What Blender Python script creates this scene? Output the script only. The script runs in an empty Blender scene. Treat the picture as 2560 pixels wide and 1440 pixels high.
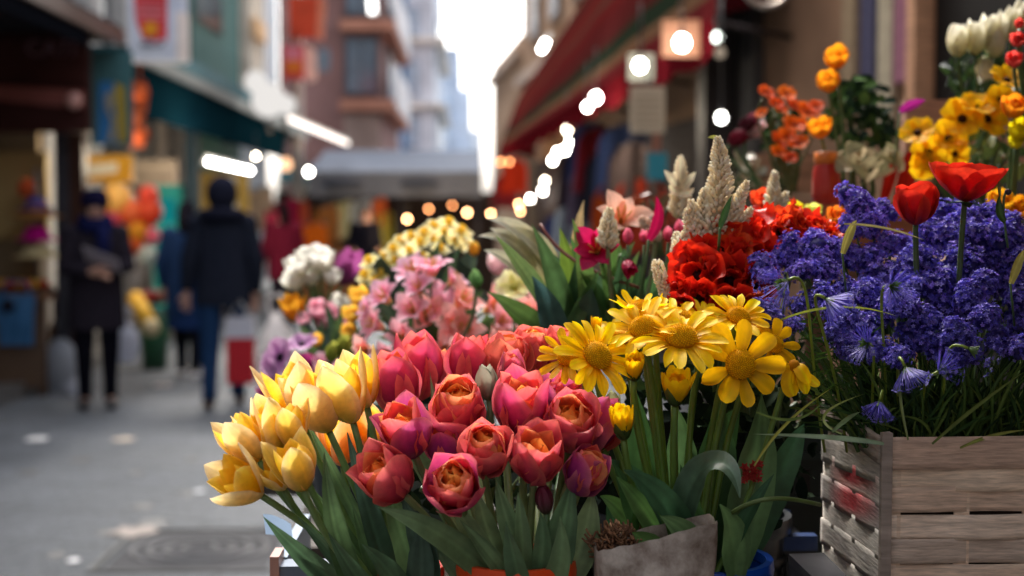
import bpy, math, random
import numpy as np
from mathutils import Vector, Matrix, Euler
scene = bpy.context.scene
COL = scene.collection
PI = math.pi
rng = random.Random(11)

# ------------------------------------------------------------------ camera
FPX, EYE = 3555.6, 1.5
YAW, PITCH = math.atan(100 / FPX), math.atan(180 / FPX)
cam_data = bpy.data.cameras.new('camera')
cam_data.sensor_width, cam_data.lens, cam_data.clip_end = 36, 50, 1500
cam_data.clip_start = 0.05
cam_data.dof.use_dof = True
cam_data.dof.focus_distance = 1.50
cam_data.dof.aperture_fstop = 3.5
cam = bpy.data.objects.new('camera', cam_data); COL.objects.link(cam)
cam.location = (0, 0, EYE)
cam.rotation_euler = (PI / 2 - PITCH, 0, -YAW)
scene.camera = cam
CM = Euler(cam.rotation_euler).to_matrix()

def P(px, py, Y):
    """world point at street distance Y seen towards (px, py) of the photograph"""
    d = CM @ Vector(((px - 1280) / FPX, -(py - 720) / FPX, -1))
    return Vector((0, 0, EYE)) + d * (Y / d.y)

def pxm(px, Y):                      # pixel length -> metres at distance Y
    return px * Y / FPX

# ------------------------------------------------------------------ mesh builder
def V3(v): return np.array(v, dtype=float)
def unit(v):
    v = V3(v); n = np.linalg.norm(v); return v / n if n > 1e-9 else np.array((0, 0, 1.))
def basis(a, hint=None):
    a = unit(a)
    h = V3(hint) if hint is not None else (np.array((1., 0, 0)) if abs(a[0]) < .8 else np.array((0, 1., 0)))
    e = unit(h - a * np.dot(a, h)); return a, e, np.cross(a, e)

class MB:
    def __init__(s): s.v, s.c, s.f, s.n = [], [], [], 0
    def add(s, verts, faces, col):
        verts = np.asarray(verts, float).reshape(-1, 3); k = len(verts)
        col = np.asarray(col, float)
        if col.ndim == 1: col = np.repeat(col[None, :3], k, 0)
        s.v.append(verts); s.c.append(col[:, :3]); n = s.n
        s.f.extend([tuple(i + n for i in f) for f in faces]); s.n += k
        return s
    def grid(s, P_, col, close=False):
        nu, nv = P_.shape[:2]; f = []
        for i in range(nu - 1):
            for j in range(nv - (0 if close else 1)):
                k = (j + 1) % nv
                f.append((i * nv + j, i * nv + k, (i + 1) * nv + k, (i + 1) * nv + j))
        col = np.asarray(col, float)
        return s.add(P_.reshape(-1, 3), f, col.reshape(-1, 3) if col.ndim == 3 else col)
    def tube(s, pts, r, col=(1, 1, 1), n=6, cap=True):
        pts = np.asarray([V3(p) for p in pts]); k = len(pts)
        r = np.interp(np.linspace(0, 1, k), np.linspace(0, 1, len(r)), r) if hasattr(r, '__len__') else np.full(k, r)
        t = np.gradient(pts, axis=0); a, e, b = basis(t[0]); rings = []
        for i in range(k):
            ti = unit(t[i]); e = unit(e - ti * np.dot(ti, e)); b = np.cross(ti, e)
            an = np.linspace(0, 2 * PI, n, endpoint=False)
            rings.append(pts[i] + r[i] * (np.cos(an)[:, None] * e + np.sin(an)[:, None] * b))
        s.grid(np.array(rings), col if np.ndim(col) == 1 else col, True)
        if cap:
            m = s.n - k * n
            s.f.append(tuple(m + j for j in reversed(range(n)))); s.f.append(tuple(m + (k - 1) * n + j for j in range(n)))
        return s
    def lathe(s, o, prof, col=(1, 1, 1), n=20, axis=(0, 0, 1), sx=1, sy=1):
        a, e, b = basis(axis, (1, 0, 0) if abs(axis[0]) < .9 else (0, 1, 0)); o = V3(o)
        an = np.linspace(0, 2 * PI, n, endpoint=False)
        g = np.array([o + z * a + r * (sx * np.cos(an)[:, None] * e + sy * np.sin(an)[:, None] * b) for r, z in prof])
        return s.grid(g, col, True)
    def ball(s, o, r, col=(1, 1, 1), n=10, m=7, axis=(0, 0, 1)):
        r = V3(r) if np.ndim(r) else np.full(3, float(r)); a, e, b = basis(axis)
        th = np.linspace(0, PI, m); an = np.linspace(0, 2 * PI, n, endpoint=False)
        g = np.array([V3(o) + math.cos(t) * r[2] * a * -1 + math.sin(t) * (r[0] * np.cos(an)[:, None] * e + r[1] * np.sin(an)[:, None] * b) for t in th])
        return s.grid(g, col, True)
    def box(s, lo, hi, col=(1, 1, 1), jit=0):
        (x0, y0, z0), (x1, y1, z1) = lo, hi
        v = [(x0, y0, z0), (x1, y0, z0), (x1, y1, z0), (x0, y1, z0), (x0, y0, z1), (x1, y0, z1), (x1, y1, z1), (x0, y1, z1)]
        if jit: v = [tuple(c + rng.uniform(-jit, jit) for c in p) for p in v]
        return s.add(v, [(0, 3, 2, 1), (4, 5, 6, 7), (0, 1, 5, 4), (1, 2, 6, 5), (2, 3, 7, 6), (3, 0, 4, 7)], col)
    def slab(s, o, u, v, w, col=(1, 1, 1)):
        """box from corner o along vectors u, v, w"""
        o, u, v, w = V3(o), V3(u), V3(v), V3(w)
        p = [o, o + u, o + u + v, o + v, o + w, o + u + w, o + u + v + w, o + v + w]
        return s.add(p, [(0, 3, 2, 1), (4, 5, 6, 7), (0, 1, 5, 4), (1, 2, 6, 5), (2, 3, 7, 6), (3, 0, 4, 7)], col)
    def build(s, name, mat, parent=None, smooth=True, sharp=None):
        me = bpy.data.meshes.new(name)
        v = np.concatenate(s.v); c = np.concatenate(s.c)
        o = bpy.data.objects.new(name, me)
        if parent is not None:
            o.parent = parent; root = parent
            while root.parent is not None: root = root.parent
            org = V3(root.location)
        else:
            org = np.array(((v[:, 0].min() + v[:, 0].max()) / 2, (v[:, 1].min() + v[:, 1].max()) / 2, v[:, 2].min()))
            o.location = org
        me.from_pydata((v - org).tolist(), [], s.f)
        at = me.color_attributes.new('Col', 'FLOAT_COLOR', 'POINT')
        at.data.foreach_set('color', np.concatenate([np.clip(c, 0, 1), np.ones((len(c), 1))], 1).ravel())
        if smooth:
            me.shade_smooth() if sharp is None else me.set_sharp_from_angle(angle=math.radians(sharp))
        me.materials.append(mat); COL.objects.link(o)
        return o

def tag(o, label, cat, group=None, kind=None):
    if label: o['label'] = label
    if cat: o['category'] = cat
    if group: o['group'] = group
    if kind: o['kind'] = kind
    return o
def thing(name, label, cat, loc, group=None):
    o = bpy.data.objects.new(name, None); o.empty_display_size = .05
    o.location = Vector(loc); COL.objects.link(o)
    return tag(o, label, cat, group)

ROWS = {1: [''], 2: ['upper row', 'lower row'], 3: ['top row', 'middle row', 'lowest row'],
        4: ['top row', 'second row', 'third row', 'lowest row'],
        5: ['top row', 'second row', 'third row', 'fourth row', 'lowest row'],
        6: ['top row', 'second row', 'third row', 'fourth row', 'fifth row', 'lowest row'],
        7: ['top row', 'second row', 'third row', 'fourth row', 'fifth row', 'sixth row', 'lowest row']}
ORD = ['first', 'second', 'third', 'fourth', 'fifth', 'sixth', 'seventh', 'eighth', 'ninth', 'tenth', 'eleventh', 'twelfth', 'thirteenth', 'fourteenth']
def ranks(pts, nrows):
    """pts [(px,py)] -> phrase per point: place in its row from the left"""
    idx = sorted(range(len(pts)), key=lambda i: pts[i][1]); out = [''] * len(pts)
    for r, ch in enumerate(np.array_split(idx, nrows)):
        for k, i in enumerate(sorted(ch, key=lambda i: pts[i][0])):
            w = 'leftmost' if k == 0 else 'rightmost' if k == len(ch) - 1 else ORD[k] + ' from left'
            out[i] = w + (' in the ' + ROWS[nrows][r] if nrows > 1 else '')
    return out

# ------------------------------------------------------------------ plant pieces
SHAPES = {
    'tulip': [(0, .38), (.2, .8), (.45, 1), (.65, .95), (.82, .7), (.93, .36), (1, .03)],
    'round': [(0, .34), (.25, .78), (.55, 1), (.78, .96), (.92, .7), (1, .32)],
    'strap': [(0, .42), (.25, .8), (.6, 1), (.82, .96), (.94, .7), (1, .3)],
    'lance': [(0, .55), (.2, .88), (.4, 1), (.65, .82), (.85, .42), (1, .02)],
    'lily': [(0, .3), (.3, .7), (.55, 1), (.75, .8), (.9, .42), (1, .03)],
    'ruff': [(0, .3), (.3, .75), (.6, 1), (.85, 1.0), (1, .75)],
    'spoon': [(0, .16), (.25, .3), (.5, .75), (.72, 1), (.9, .7), (1, .1)],
}
def mix(a, b, t): return V3(a) * (1 - t) + V3(b) * t
def petal(mb, o, a, e, L, W, ph0, ph1, p=1., cup=.3, shape='tulip', nu=9, nv=7, cols=((.5, .5, .5),) * 3, edge=None, ea=0.,
          ruffle=0., rf=9, jit=.08, flip=0., rib=0.):
    """one petal growing from o: a = flower axis, e = outward direction; ph = angle from the axis in degrees, base to tip"""
    a = unit(a); e = unit(V3(e) - a * np.dot(a, e)); b = np.cross(a, e)
    t = np.linspace(0, 1, nu + 1); ph = np.radians(ph0 + (ph1 - ph0) * t ** p)
    if flip: ph = ph + np.radians(flip) * np.clip((t - .7) / .3, 0, 1) ** 2
    d = np.cos(ph)[:, None] * a + np.sin(ph)[:, None] * e
    n = np.sin(ph)[:, None] * a - np.cos(ph)[:, None] * e
    c = V3(o) + np.concatenate([np.zeros((1, 3)), np.cumsum((d[1:] + d[:-1]) / 2, 0)]) * (L / nu)
    k = SHAPES[shape]; w = W * np.interp(t, [x[0] for x in k], [x[1] for x in k])
    s = np.linspace(-1, 1, nv)
    pr, pq = rng.uniform(0, 6.3), rng.uniform(0, 6.3)
    rip = ruffle * W * (np.sin(rf * t[:, None] + pr + 2 * s[None]) + .6 * np.sin(rf * 1.7 * t[:, None] + pq)) * (s[None] ** 2)
    rip = rip * np.clip(t * 2.2, 0, 1)[:, None]
    off = cup * w[:, None] * s[None] ** 2 + rip
    G = c[:, None, :] + b[None, None] * (s[None, :, None] * w[:, None, None]) + n[:, None, :] * off[..., None]
    C = np.array([mix(cols[0], cols[1], x * 2) if x < .5 else mix(cols[1], cols[2], x * 2 - 1) for x in t])[:, None, :].repeat(nv, 1)
    if edge is not None:
        m = np.clip(np.maximum(np.abs(s)[None] ** 3, np.clip((t - .82) / .18, 0, 1)[:, None] ** 1.5) * ea, 0, 1)
        C = C * (1 - m[..., None]) + V3(edge) * m[..., None]
    if rib: C = C * (1 - rib * np.exp(-(s / .16) ** 2)[None, :, None] * (1 - .6 * t[:, None, None]))
    C = C * (1 + jit * np.array([rng.uniform(-1, 1) for _ in range(nv)])[None, :, None]) * (1 + jit * rng.uniform(-1, 1))
    return mb.grid(G, C)

def bez(p, n=12):
    p = [V3(x) for x in p]; t = np.linspace(0, 1, n)[:, None]
    if len(p) == 2: return p[0] * (1 - t) + p[1] * t
    if len(p) == 3: return p[0] * (1 - t) ** 2 + 2 * p[1] * t * (1 - t) + p[2] * t ** 2
    return p[0] * (1 - t) ** 3 + 3 * p[1] * t * (1 - t) ** 2 + 3 * p[2] * t ** 2 * (1 - t) + p[3] * t ** 3

def leaf(mb, pts, W, face=(0, -1, .2), fold=.25, shape='lance', col=(.05, .1, .05), tipcol=None, nu=16, nv=7, roll=0., wave=.06):
    c = bez(pts, nu + 1); tg = np.gradient(c, axis=0); t = np.linspace(0, 1, nu + 1)
    k = SHAPES[shape]; w = W * np.interp(t, [x[0] for x in k], [x[1] for x in k])
    s = np.linspace(-1, 1, nv); G = np.zeros((nu + 1, nv, 3)); ph = rng.uniform(0, 6.3)
    for i in range(nu + 1):
        ti = unit(tg[i]); f = unit(V3(face) - ti * np.dot(ti, face)); b = np.cross(ti, f)
        ro = roll * (t[i] - .5); f, b = f * math.cos(ro) - b * math.sin(ro), b * math.cos(ro) + f * math.sin(ro)
        for j in range(nv):
            G[i, j] = c[i] + b * s[j] * w[i] + f * (abs(s[j]) * fold * w[i] + wave * W * math.sin(9 * t[i] + ph + s[j]) * s[j] ** 2)
    C = np.array([mix(col, tipcol if tipcol is not None else V3(col) * 1.25, x) for x in t])[:, None].repeat(nv, 1)
    vein = np.array([1 + .22 * rng.uniform(-1, 1) for _ in range(nv)]); vein[nv // 2] = 1.35
    return mb.grid(G, C * vein[None, :, None])

# ------------------------------------------------------------------ materials
def new_mat(name):
    m = bpy.data.materials.new(name); m.use_nodes = True; nt = m.node_tree; nt.nodes.clear()
    out = nt.nodes.new('ShaderNodeOutputMaterial'); return m, nt, out
def N(nt, kind, **kw):
    n = nt.nodes.new(kind)
    for k, v in kw.items():
        if k in n.inputs: n.inputs[k].default_value = v
        else: setattr(n, k, v)
    return n
def mulc(nt, c1, fac):
    m = nt.nodes.new('ShaderNodeMixRGB'); m.blend_type = 'MULTIPLY'; m.inputs[0].default_value = 1
    nt.links.new(c1, m.inputs[1]); nt.links.new(fac, m.inputs[2]); return m.outputs[0]
def noise_ramp(nt, scale, lo, hi, detail=4, coord='Object', stretch=None, rough=.55):
    tc = nt.nodes.new('ShaderNodeTexCoord'); v = tc.outputs[coord]
    if stretch:
        mp = N(nt, 'ShaderNodeMapping'); mp.inputs['Scale'].default_value = stretch; nt.links.new(v, mp.inputs[0]); v = mp.outputs[0]
    nz = N(nt, 'ShaderNodeTexNoise', Scale=scale, Detail=detail, Roughness=rough); nt.links.new(v, nz.inputs['Vector'])
    r = nt.nodes.new('ShaderNodeValToRGB'); r.color_ramp.elements[0].position = .28; r.color_ramp.elements[1].position = .72
    r.color_ramp.elements[0].color = (lo,) * 3 + (1,); r.color_ramp.elements[1].color = (hi,) * 3 + (1,)
    nt.links.new(nz.outputs['Fac'], r.inputs[0]); return r.outputs[0], nz
def mat(name, color=None, rough=.6, var=.25, scale=12, bump=.0, metal=0., trans=0., stretch=None, spec=.5, sheen=0., bdist=.004, coat=0.):
    """colour (or the mesh's own Col attribute) x procedural noise, principled, with an optional translucent share"""
    m, nt, out = new_mat(name)
    if color is None:
        at = nt.nodes.new('ShaderNodeVertexColor'); at.layer_name = 'Col'; c = at.outputs[0]
    else:
        rgb = nt.nodes.new('ShaderNodeRGB'); rgb.outputs[0].default_value = (*color, 1); c = rgb.outputs[0]
    r, nz = noise_ramp(nt, scale, 1 - var, 1 + var, stretch=stretch)
    base = mulc(nt, c, r)
    b = N(nt, 'ShaderNodeBsdfPrincipled', Roughness=rough, Metallic=metal); nt.links.new(base, b.inputs['Base Color'])
    b.inputs['Specular IOR Level'].default_value = spec
    if sheen: b.inputs['Sheen Weight'].default_value = sheen
    if coat: b.inputs['Coat Weight'].default_value = coat
    if bump:
        bp = N(nt, 'ShaderNodeBump', Strength=bump, Distance=bdist); nt.links.new(nz.outputs['Fac'], bp.inputs['Height']); nt.links.new(bp.outputs[0], b.inputs['Normal'])
    sh = b.outputs[0]
    if trans:
        tr = N(nt, 'ShaderNodeBsdfTranslucent'); nt.links.new(base, tr.inputs[0])
        mx = N(nt, 'ShaderNodeMixShader'); mx.inputs[0].default_value = trans
        nt.links.new(sh, mx.inputs[1]); nt.links.new(tr.outputs[0], mx.inputs[2]); sh = mx.outputs[0]
    nt.links.new(sh, out.inputs[0]); return m
def glow(name, color, strength):
    m, nt, out = new_mat(name)
    e = N(nt, 'ShaderNodeEmission', Strength=strength); e.inputs[0].default_value = (*color, 1)
    nt.links.new(e.outputs[0], out.inputs[0]); return m

M_PETAL = mat('petal_surface', rough=.55, var=.10, scale=90, trans=.42, bump=.12, spec=.18, bdist=.001)
M_WAXY = mat('waxy_petal', rough=.45, var=.10, scale=160, trans=.42, spec=.25, bump=.10, bdist=.0008)
M_LEAF = mat('leaf_surface', rough=.40, var=.22, scale=60, trans=.22, bump=.1, spec=.45, bdist=.001)
M_DARKLEAF = mat('shaded_leaf', rough=.85, var=.25, scale=60, trans=.06, spec=.06)
M_STEM = mat('stem_surface', rough=.45, var=.15, scale=60, trans=.08)
M_FUZZ = mat('floret_surface', rough=.6, var=.25, scale=150, trans=.25)
M_SPIKE = mat('spike_floret', rough=.6, var=.12, scale=150, trans=.42, spec=.2)
M_DISC = mat('disc_floret', rough=.8, var=.2, scale=300, trans=.08, spec=.1)
M_CLOTH = mat('woven_cloth', rough=.95, var=.18, scale=25, bump=.2, spec=.0)
M_PAINT = mat('painted_surface', rough=.6, var=.22, scale=3, bump=.05, spec=.1)
M_GLOSS = mat('glossy_plastic', rough=.3, var=.08, scale=15)
M_METAL = mat('dull_metal', rough=.4, var=.2, scale=10, metal=.7)
M_SKIN = mat('skin', rough=.5, var=.08, scale=20)
M_GLASS = mat('window_glass', rough=.12, var=.2, scale=2, spec=.8)
M_WALL = mat('rendered_wall', spec=.1, rough=.85, var=.25, scale=1.6, bump=.15, bdist=.01)
M_PLASTICBAG = mat('thin_plastic_bag', rough=.3, var=.12, scale=9, trans=.45, bump=.3, bdist=.01)
M_WOOD = mat('wood', rough=.75, var=.35, scale=14, stretch=(1, 1, 7), bump=.3)
# ------------------------------------------------------------------ colours
def S(r, g, b):
    f = lambda u: u / 12.92 if u <= .04045 else ((u + .055) / 1.055) ** 2.4
    return (f(r / 255), f(g / 255), f(b / 255))

# ------------------------------------------------------------------ light
SUN_AZ, SUN_EL = math.radians(-14), math.radians(50)       # azimuth from the street axis (+Y), negative = to the left
w = bpy.data.worlds.new('World'); scene.world = w; w.use_nodes = True
nt = w.node_tree; nt.nodes.clear()
sky = nt.nodes.new('ShaderNodeTexSky'); sky.sky_type = 'NISHITA'; sky.sun_disc = False
sky.sun_elevation = SUN_EL; sky.sun_rotation = SUN_AZ; sky.dust_density = 5; sky.air_density = 1.2
hs = nt.nodes.new('ShaderNodeHueSaturation'); hs.inputs['Saturation'].default_value = .30; hs.inputs['Value'].default_value = 3.9
bg = nt.nodes.new('ShaderNodeBackground'); bg.inputs['Strength'].default_value = .15
wo = nt.nodes.new('ShaderNodeOutputWorld')
nt.links.new(sky.outputs[0], hs.inputs['Color']); nt.links.new(hs.outputs[0], bg.inputs[0]); nt.links.new(bg.outputs[0], wo.inputs[0])
sd = bpy.data.lights.new('sun', 'SUN'); sd.energy = 4.2; sd.angle = math.radians(11); sd.color = (1, .94, .84)
so = bpy.data.objects.new('sun', sd); COL.objects.link(so)
sv = Vector((math.sin(SUN_AZ) * math.cos(SUN_EL), math.cos(SUN_AZ) * math.cos(SUN_EL), math.sin(SUN_EL)))
so.rotation_euler = sv.to_track_quat('Z', 'Y').to_euler(); so.location = sv * 40
scene.view_settings.view_transform = 'Standard'; scene.view_settings.look = 'None'
scene.view_settings.exposure = 0; scene.view_settings.gamma = 1
cy = scene.cycles
cy.use_denoising = True
try: cy.denoiser = 'OPENIMAGEDENOISE'
except Exception: pass
cy.max_bounces = 8; cy.diffuse_bounces = 4; cy.glossy_bounces = 3; cy.transmission_bounces = 4; cy.transparent_max_bounces = 8
cy.sample_clamp_indirect = 6; cy.use_adaptive_sampling = True; cy.adaptive_threshold = .01

# ------------------------------------------------------------------ ground
def asphalt(name, dark, light, sc):
    m, nt, out = new_mat(name)
    r1, n1 = noise_ramp(nt, sc, .0, 1., detail=6)
    r2, n2 = noise_ramp(nt, 38, .66, 1.25, detail=5)
    mx = nt.nodes.new('ShaderNodeMixRGB'); nt.links.new(r1, mx.inputs[0]); mx.inputs[1].default_value = (*dark, 1); mx.inputs[2].default_value = (*light, 1)
    tc = nt.nodes.new('ShaderNodeTexCoord'); mp = N(nt, 'ShaderNodeMapping'); mp.inputs['Rotation'].default_value = (0, 0, .35); nt.links.new(tc.outputs['Object'], mp.inputs[0])
    bk = nt.nodes.new('ShaderNodeTexBrick'); nt.links.new(mp.outputs[0], bk.inputs['Vector'])
    for k_, v_ in (('Color1', (1, 1, 1, 1)), ('Color2', (.86, .87, .88, 1)), ('Mortar', (.62, .62, .62, 1)), ('Scale', 1.0), ('Mortar Size', .016), ('Mortar Smooth', .4), ('Brick Width', 1.1), ('Row Height', .62)): bk.inputs[k_].default_value = v_
    b = N(nt, 'ShaderNodeBsdfPrincipled'); nt.links.new(mulc(nt, mulc(nt, mx.outputs[0], r2), bk.outputs['Color']), b.inputs['Base Color'])
    rr = N(nt, 'ShaderNodeMapRange'); nt.links.new(n1.outputs['Fac'], rr.inputs[0]); rr.inputs['To Min'].default_value = .25; rr.inputs['To Max'].default_value = .75
    nt.links.new(rr.outputs[0], b.inputs['Roughness'])
    bp = N(nt, 'ShaderNodeBump', Strength=.6, Distance=.015); nt.links.new(n2.outputs['Fac'], bp.inputs['Height']); nt.links.new(bp.outputs[0], b.inputs['Normal'])
    nt.links.new(b.outputs[0], out.inputs[0]); return m
M_ASPH = asphalt('asphalt', (.105, .116, .13), (.245, .262, .282), .9)
M_PAVE = asphalt('paving', (.12, .12, .12), (.2, .19, .18), 1.1)
g = MB().box((-300, -60, -.3), (300, 700, 0), (1, 1, 1)).build('ground', M_ASPH); tag(g, None, None, kind='structure')
g = MB().box((-4.6, 6, 0.0), (-3.86, 60, .12)).build('pavement', M_PAVE, smooth=False); tag(g, None, None, kind='structure')
kb = MB()
for i in range(54): kb.box((-3.86, 6 + i, 0.0), (-3.70, 6.985 + i, .125), jit=.003)
tag(kb.build('kerb', M_PAVE, smooth=False), None, None, kind='structure')

# drain cover, tar patches and litter on the street
c = P(500, 1395, 6.35); c.z = 0
t = thing('drain_cover', 'worn rectangular metal drain cover with ringed relief set in the grey street', 'drain cover', c)
mb = MB().box((c.x - .34, c.y - .34, 0.0), (c.x + .34, c.y + .36, .006), (.05, .05, .055)); mb.build('plate', M_WALL, t, False)
mb = MB()
for k in range(4):
    a, b = .30 - k * .075, .30 - k * .075
    pts = [(c.x + a * math.cos(q) * (1 if abs(math.cos(q)) > .4 else 1), c.y + b * math.sin(q), .008) for q in np.linspace(0, 2 * PI, 26)]
    mb.tube(pts, .013, (.17, .17, .175), 5)
mb.build('relief_ring', M_WALL, t)
mb = MB()
for a, b in (((-.4, -.4), (.4, -.37)), ((-.4, .39), (.4, .42)), ((-.4, -.37), (-.37, .39)), ((.37, -.37), (.4, .39))):
    mb.box((c.x + a[0], c.y + a[1], 0), (c.x + b[0], c.y + b[1], .012), (.11, .11, .11))
mb.build('frame', M_WALL, t, False)
def blot(name, px, py, r, col, lab, cat, m, ry=.6, h=.006):
    Y = EYE * FPX / (py - 540); q = P(px, py, Y); mb = MB()
    pts = [(q.x, q.y, h)]; k = 14
    for i in range(k):
        a = 2 * PI * i / k; rr = r * rng.uniform(.6, 1.15); pts.append((q.x + rr * math.cos(a), q.y + ry * 2 * rr * math.sin(a), h * .5 + rng.uniform(0, .002)))
    mb.add(pts, [(0, i + 1, (i + 1) % k + 1) for i in range(k)], col)
    o = mb.build(name, m); tag(o, lab, cat); return o
M_STAIN = mat('tar', (.03, .03, .034), rough=.5)
for i, (x, y, r) in enumerate([(70, 1180, .07), (200, 1150, .08), (355, 1268, .07), (480, 1150, .06), (262, 1335, .05), (470, 1235, .05), (140, 1390, .05), (340, 1185, .05), (385, 1310, .09)]):
    blot('tar_patch', x, y, r, (1, 1, 1), None, None, M_STAIN)['kind'] = 'structure'
M_PAPER = mat('paper', rough=.8, var=.08, scale=30)
blot('paper_scrap', 97, 1100, .085, (.7, .7, .7), 'crumpled white paper scrap on the street, leftmost of the litter', 'litter', M_PAPER, h=.03)
blot('paper_scrap', 310, 1101, .08, (.62, .52, .42), 'flattened tan paper scrap lying on the street below the woman', 'litter', M_PAPER, h=.02)
blot('paper_scrap', 500, 1232, .035, (.6, .62, .65), 'small pale paper scrap on the street beside yellow tulips', 'litter', M_PAPER, h=.015)
blot('paper_scrap', 185, 1408, .03, (.7, .7, .72), 'small round white scrap on the street near the drain cover', 'litter', M_PAPER, h=.02)
blot('paper_scrap', 408, 965, .1, (.55, .5, .45), 'pale scrap on the street between the two standing walkers', 'litter', M_PAPER, h=.02)
blot('cardboard_piece', 330, 1335, .12, (.25, .21, .19), 'flat brownish cardboard piece beside the drain cover', 'litter', M_PAPER, h=.02)

# ------------------------------------------------------------------ buildings
def windows(b, xs, ys, Y, wpx, hm, col_frame, pane_col):
    pass
def pbox(mb, x0, y0, x1, y1, Y, dep=.05, col=(1, 1, 1)):
    a, b = P(x0, y1, Y), P(x1, y0, Y)
    return mb.box((a.x, Y, a.z), (b.x, Y + dep, b.z), col)

# grey stone building along the left side of the street (long facade at X = -4.6)
FX = -4.6
t = thing('stone_building', 'grey stone building with pale pilasters and dark tall windows above the dark canopies', 'building', (FX - 2, 14, 0))
MB().box((FX - 4, -40, 0), (FX, 22.4, 13), S(150, 146, 142)).build('wall', M_WALL, t, False)
y = 8.0; k = 0
while y < 22:
    mb = MB().box((FX, y, 0), (FX + .22, y + .5, 13), S(188, 186, 184)); mb.build('pilaster', M_WALL, t, False)
    for z in (3.6, 6.4, 9.2):
        f = MB(); f.box((FX, y + .62, z), (FX + .06, y + 1.55, z + 2.2), S(70, 72, 78)); fr = f.build('window', M_PAINT, t, False)
        MB().box((FX + .05, y + .70, z + .08), (FX + .075, y + 1.47, z + 2.12), S(48, 56, 64)).build('pane', M_GLASS, fr, False)
    y += 1.72; k += 1
t = thing('green_building', 'teal green tiled building with dark windows next to white panelled corner', 'building', (FX - 2, 24.5, 0))
MB().box((FX - 4, 22.4, 0), (FX + .25, 27.0, 13), S(62, 104, 100)).build('wall', M_PAINT, t, False)
for z in (4.6, 5.6, 6.6, 7.6, 8.6):
    MB().box((FX + .25, 22.7, z), (FX + .29, 24.9, z + .62), S(52, 66, 70)).build('window', M_GLASS, t, False)
t = thing('white_panel_facade', 'tall white ribbed corner facade with cream upright panels above the teal canopy', 'building', (FX - 1, 29, 0))
MB().box((FX - 3, 27.0, 0), (FX + .1, 31.5, 13), S(170, 180, 186)).build('wall', M_PAINT, t, False)
for i, (yy, cc) in enumerate([(27.2, S(214, 204, 188)), (27.85, S(228, 216, 196)), (28.5, S(214, 206, 192)), (29.15, S(226, 228, 232)), (29.8, S(232, 238, 244)), (30.5, S(226, 238, 244))]):
    MB().box((FX + .1, yy, 3.2), (FX + .42, yy + .5, 13), cc).build('panel', M_PAINT, t, False)
MB().box((FX + .42, 27.3, 4.9), (FX + .55, 28.5, 5.25), S(236, 196, 150)).build('sign_box', M_PAINT, t, False)

# brick corner building facing down the street
def corner_building(name, label, px0, px1, Y, Yend, top, col, bands, wins, m, band_col, side_wins=(), frame=S(60, 62, 70), pane=S(78, 92, 108)):
    a, b = P(px0, 540, Y), P(px1, 540, Y)
    t = thing(name, label, 'building', ((a.x + b.x) / 2, (Y + Yend) / 2, 0))
    MB().box((a.x, Y, 0), (b.x, Yend, top), col).build('wall', m, t, False)
    for y0, y1 in bands:
        z0, z1 = P(px0, y1, Y).z, P(px0, y0, Y).z
        MB().box((P(px1 - 95, 540, Y).x, Y - .35, z0), (b.x + .35, Yend - .4, z1), band_col).build('balcony_slab', M_WALL, t, False)
    for x0, y0, x1, y1 in wins:
        f = pbox(MB(), x0, y0, x1, y1, Y - .06, .06, frame).build('window', M_PAINT, t, False)
        pbox(MB(), x0 + 5, y0 + 6, (x0 + x1) / 2 - 2, y1 - 6, Y - .085, .03, pane).build('pane', M_GLASS, f, False)
        pbox(MB(), (x0 + x1) / 2 + 2, y0 + 6, x1 - 5, y1 - 6, Y - .085, .03, pane).build('pane', M_GLASS, f, False)
    for yy0, yy1, z0, z1 in side_wins:
        f = MB().box((b.x, yy0, z0), (b.x + .06, yy1, z1), frame).build('window', M_PAINT, t, False)
        MB().box((b.x + .05, yy0 + .1, z0 + .1), (b.x + .085, yy1 - .1, z1 - .1), pane).build('pane', M_GLASS, f, False)
    return t
t = corner_building('brick_building', 'dark red brick corner building with orange balcony slabs and grey windows', 700, 950, 33, 41, 12, S(122, 92, 90),
                    [(52, 78), (250, 278)], [(862, 92, 944, 238), (862, -120, 944, 40)], M_WALL, S(172, 122, 104),
                    [(35.5, 38.5, 4.2, 5.8), (35.5, 38.5, 6.6, 8.2)])
pbox(MB(), 860, 285, 950, 400, 32.9, .1, S(150, 130, 124)).build('shop_band', M_WALL, t, False)
for y0, y1 in ((150, 245), (-10, 45)):
    o_ = MB(); a_ = P(952, y1, 33.2); 
    for q in range(6): o_.box((a_.x + .35, 33 + q * 1.2, a_.z - .2), (a_.x + .38, 33.8 + q * 1.2, a_.z + .75), S(206, 206, 210))
    o_.build('balcony_panel', M_PAINT, t, False)
t = corner_building('pale_building', 'pale cream apartment building with bright bay windows behind the brick corner', 985, 1088, 45, 56, 13, S(196, 200, 208),
                    [(95, 108), (260, 272)], [(1010, 20, 1048, 90), (1010, 150, 1048, 240), (1012, 290, 1050, 370)], M_WALL, S(212, 204, 194),
                    [(47, 50, 3.5, 5.2), (47, 50, 6.4, 8), (52, 55, 3.5, 5.2)], S(140, 150, 164), S(180, 196, 212))
pbox(MB(), 1004, -300, 1014, 430, 44.6, .25, S(70, 110, 150)).build('drain_pipe', M_PAINT, t, False)
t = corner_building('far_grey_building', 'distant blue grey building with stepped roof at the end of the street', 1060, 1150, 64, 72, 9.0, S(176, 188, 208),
                    [], [(1092, 150, 1130, 195), (1092, 225, 1130, 270), (1092, 310, 1130, 350)], M_WALL, S(200, 200, 200), (), S(200, 206, 214), S(150, 172, 200))
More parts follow.
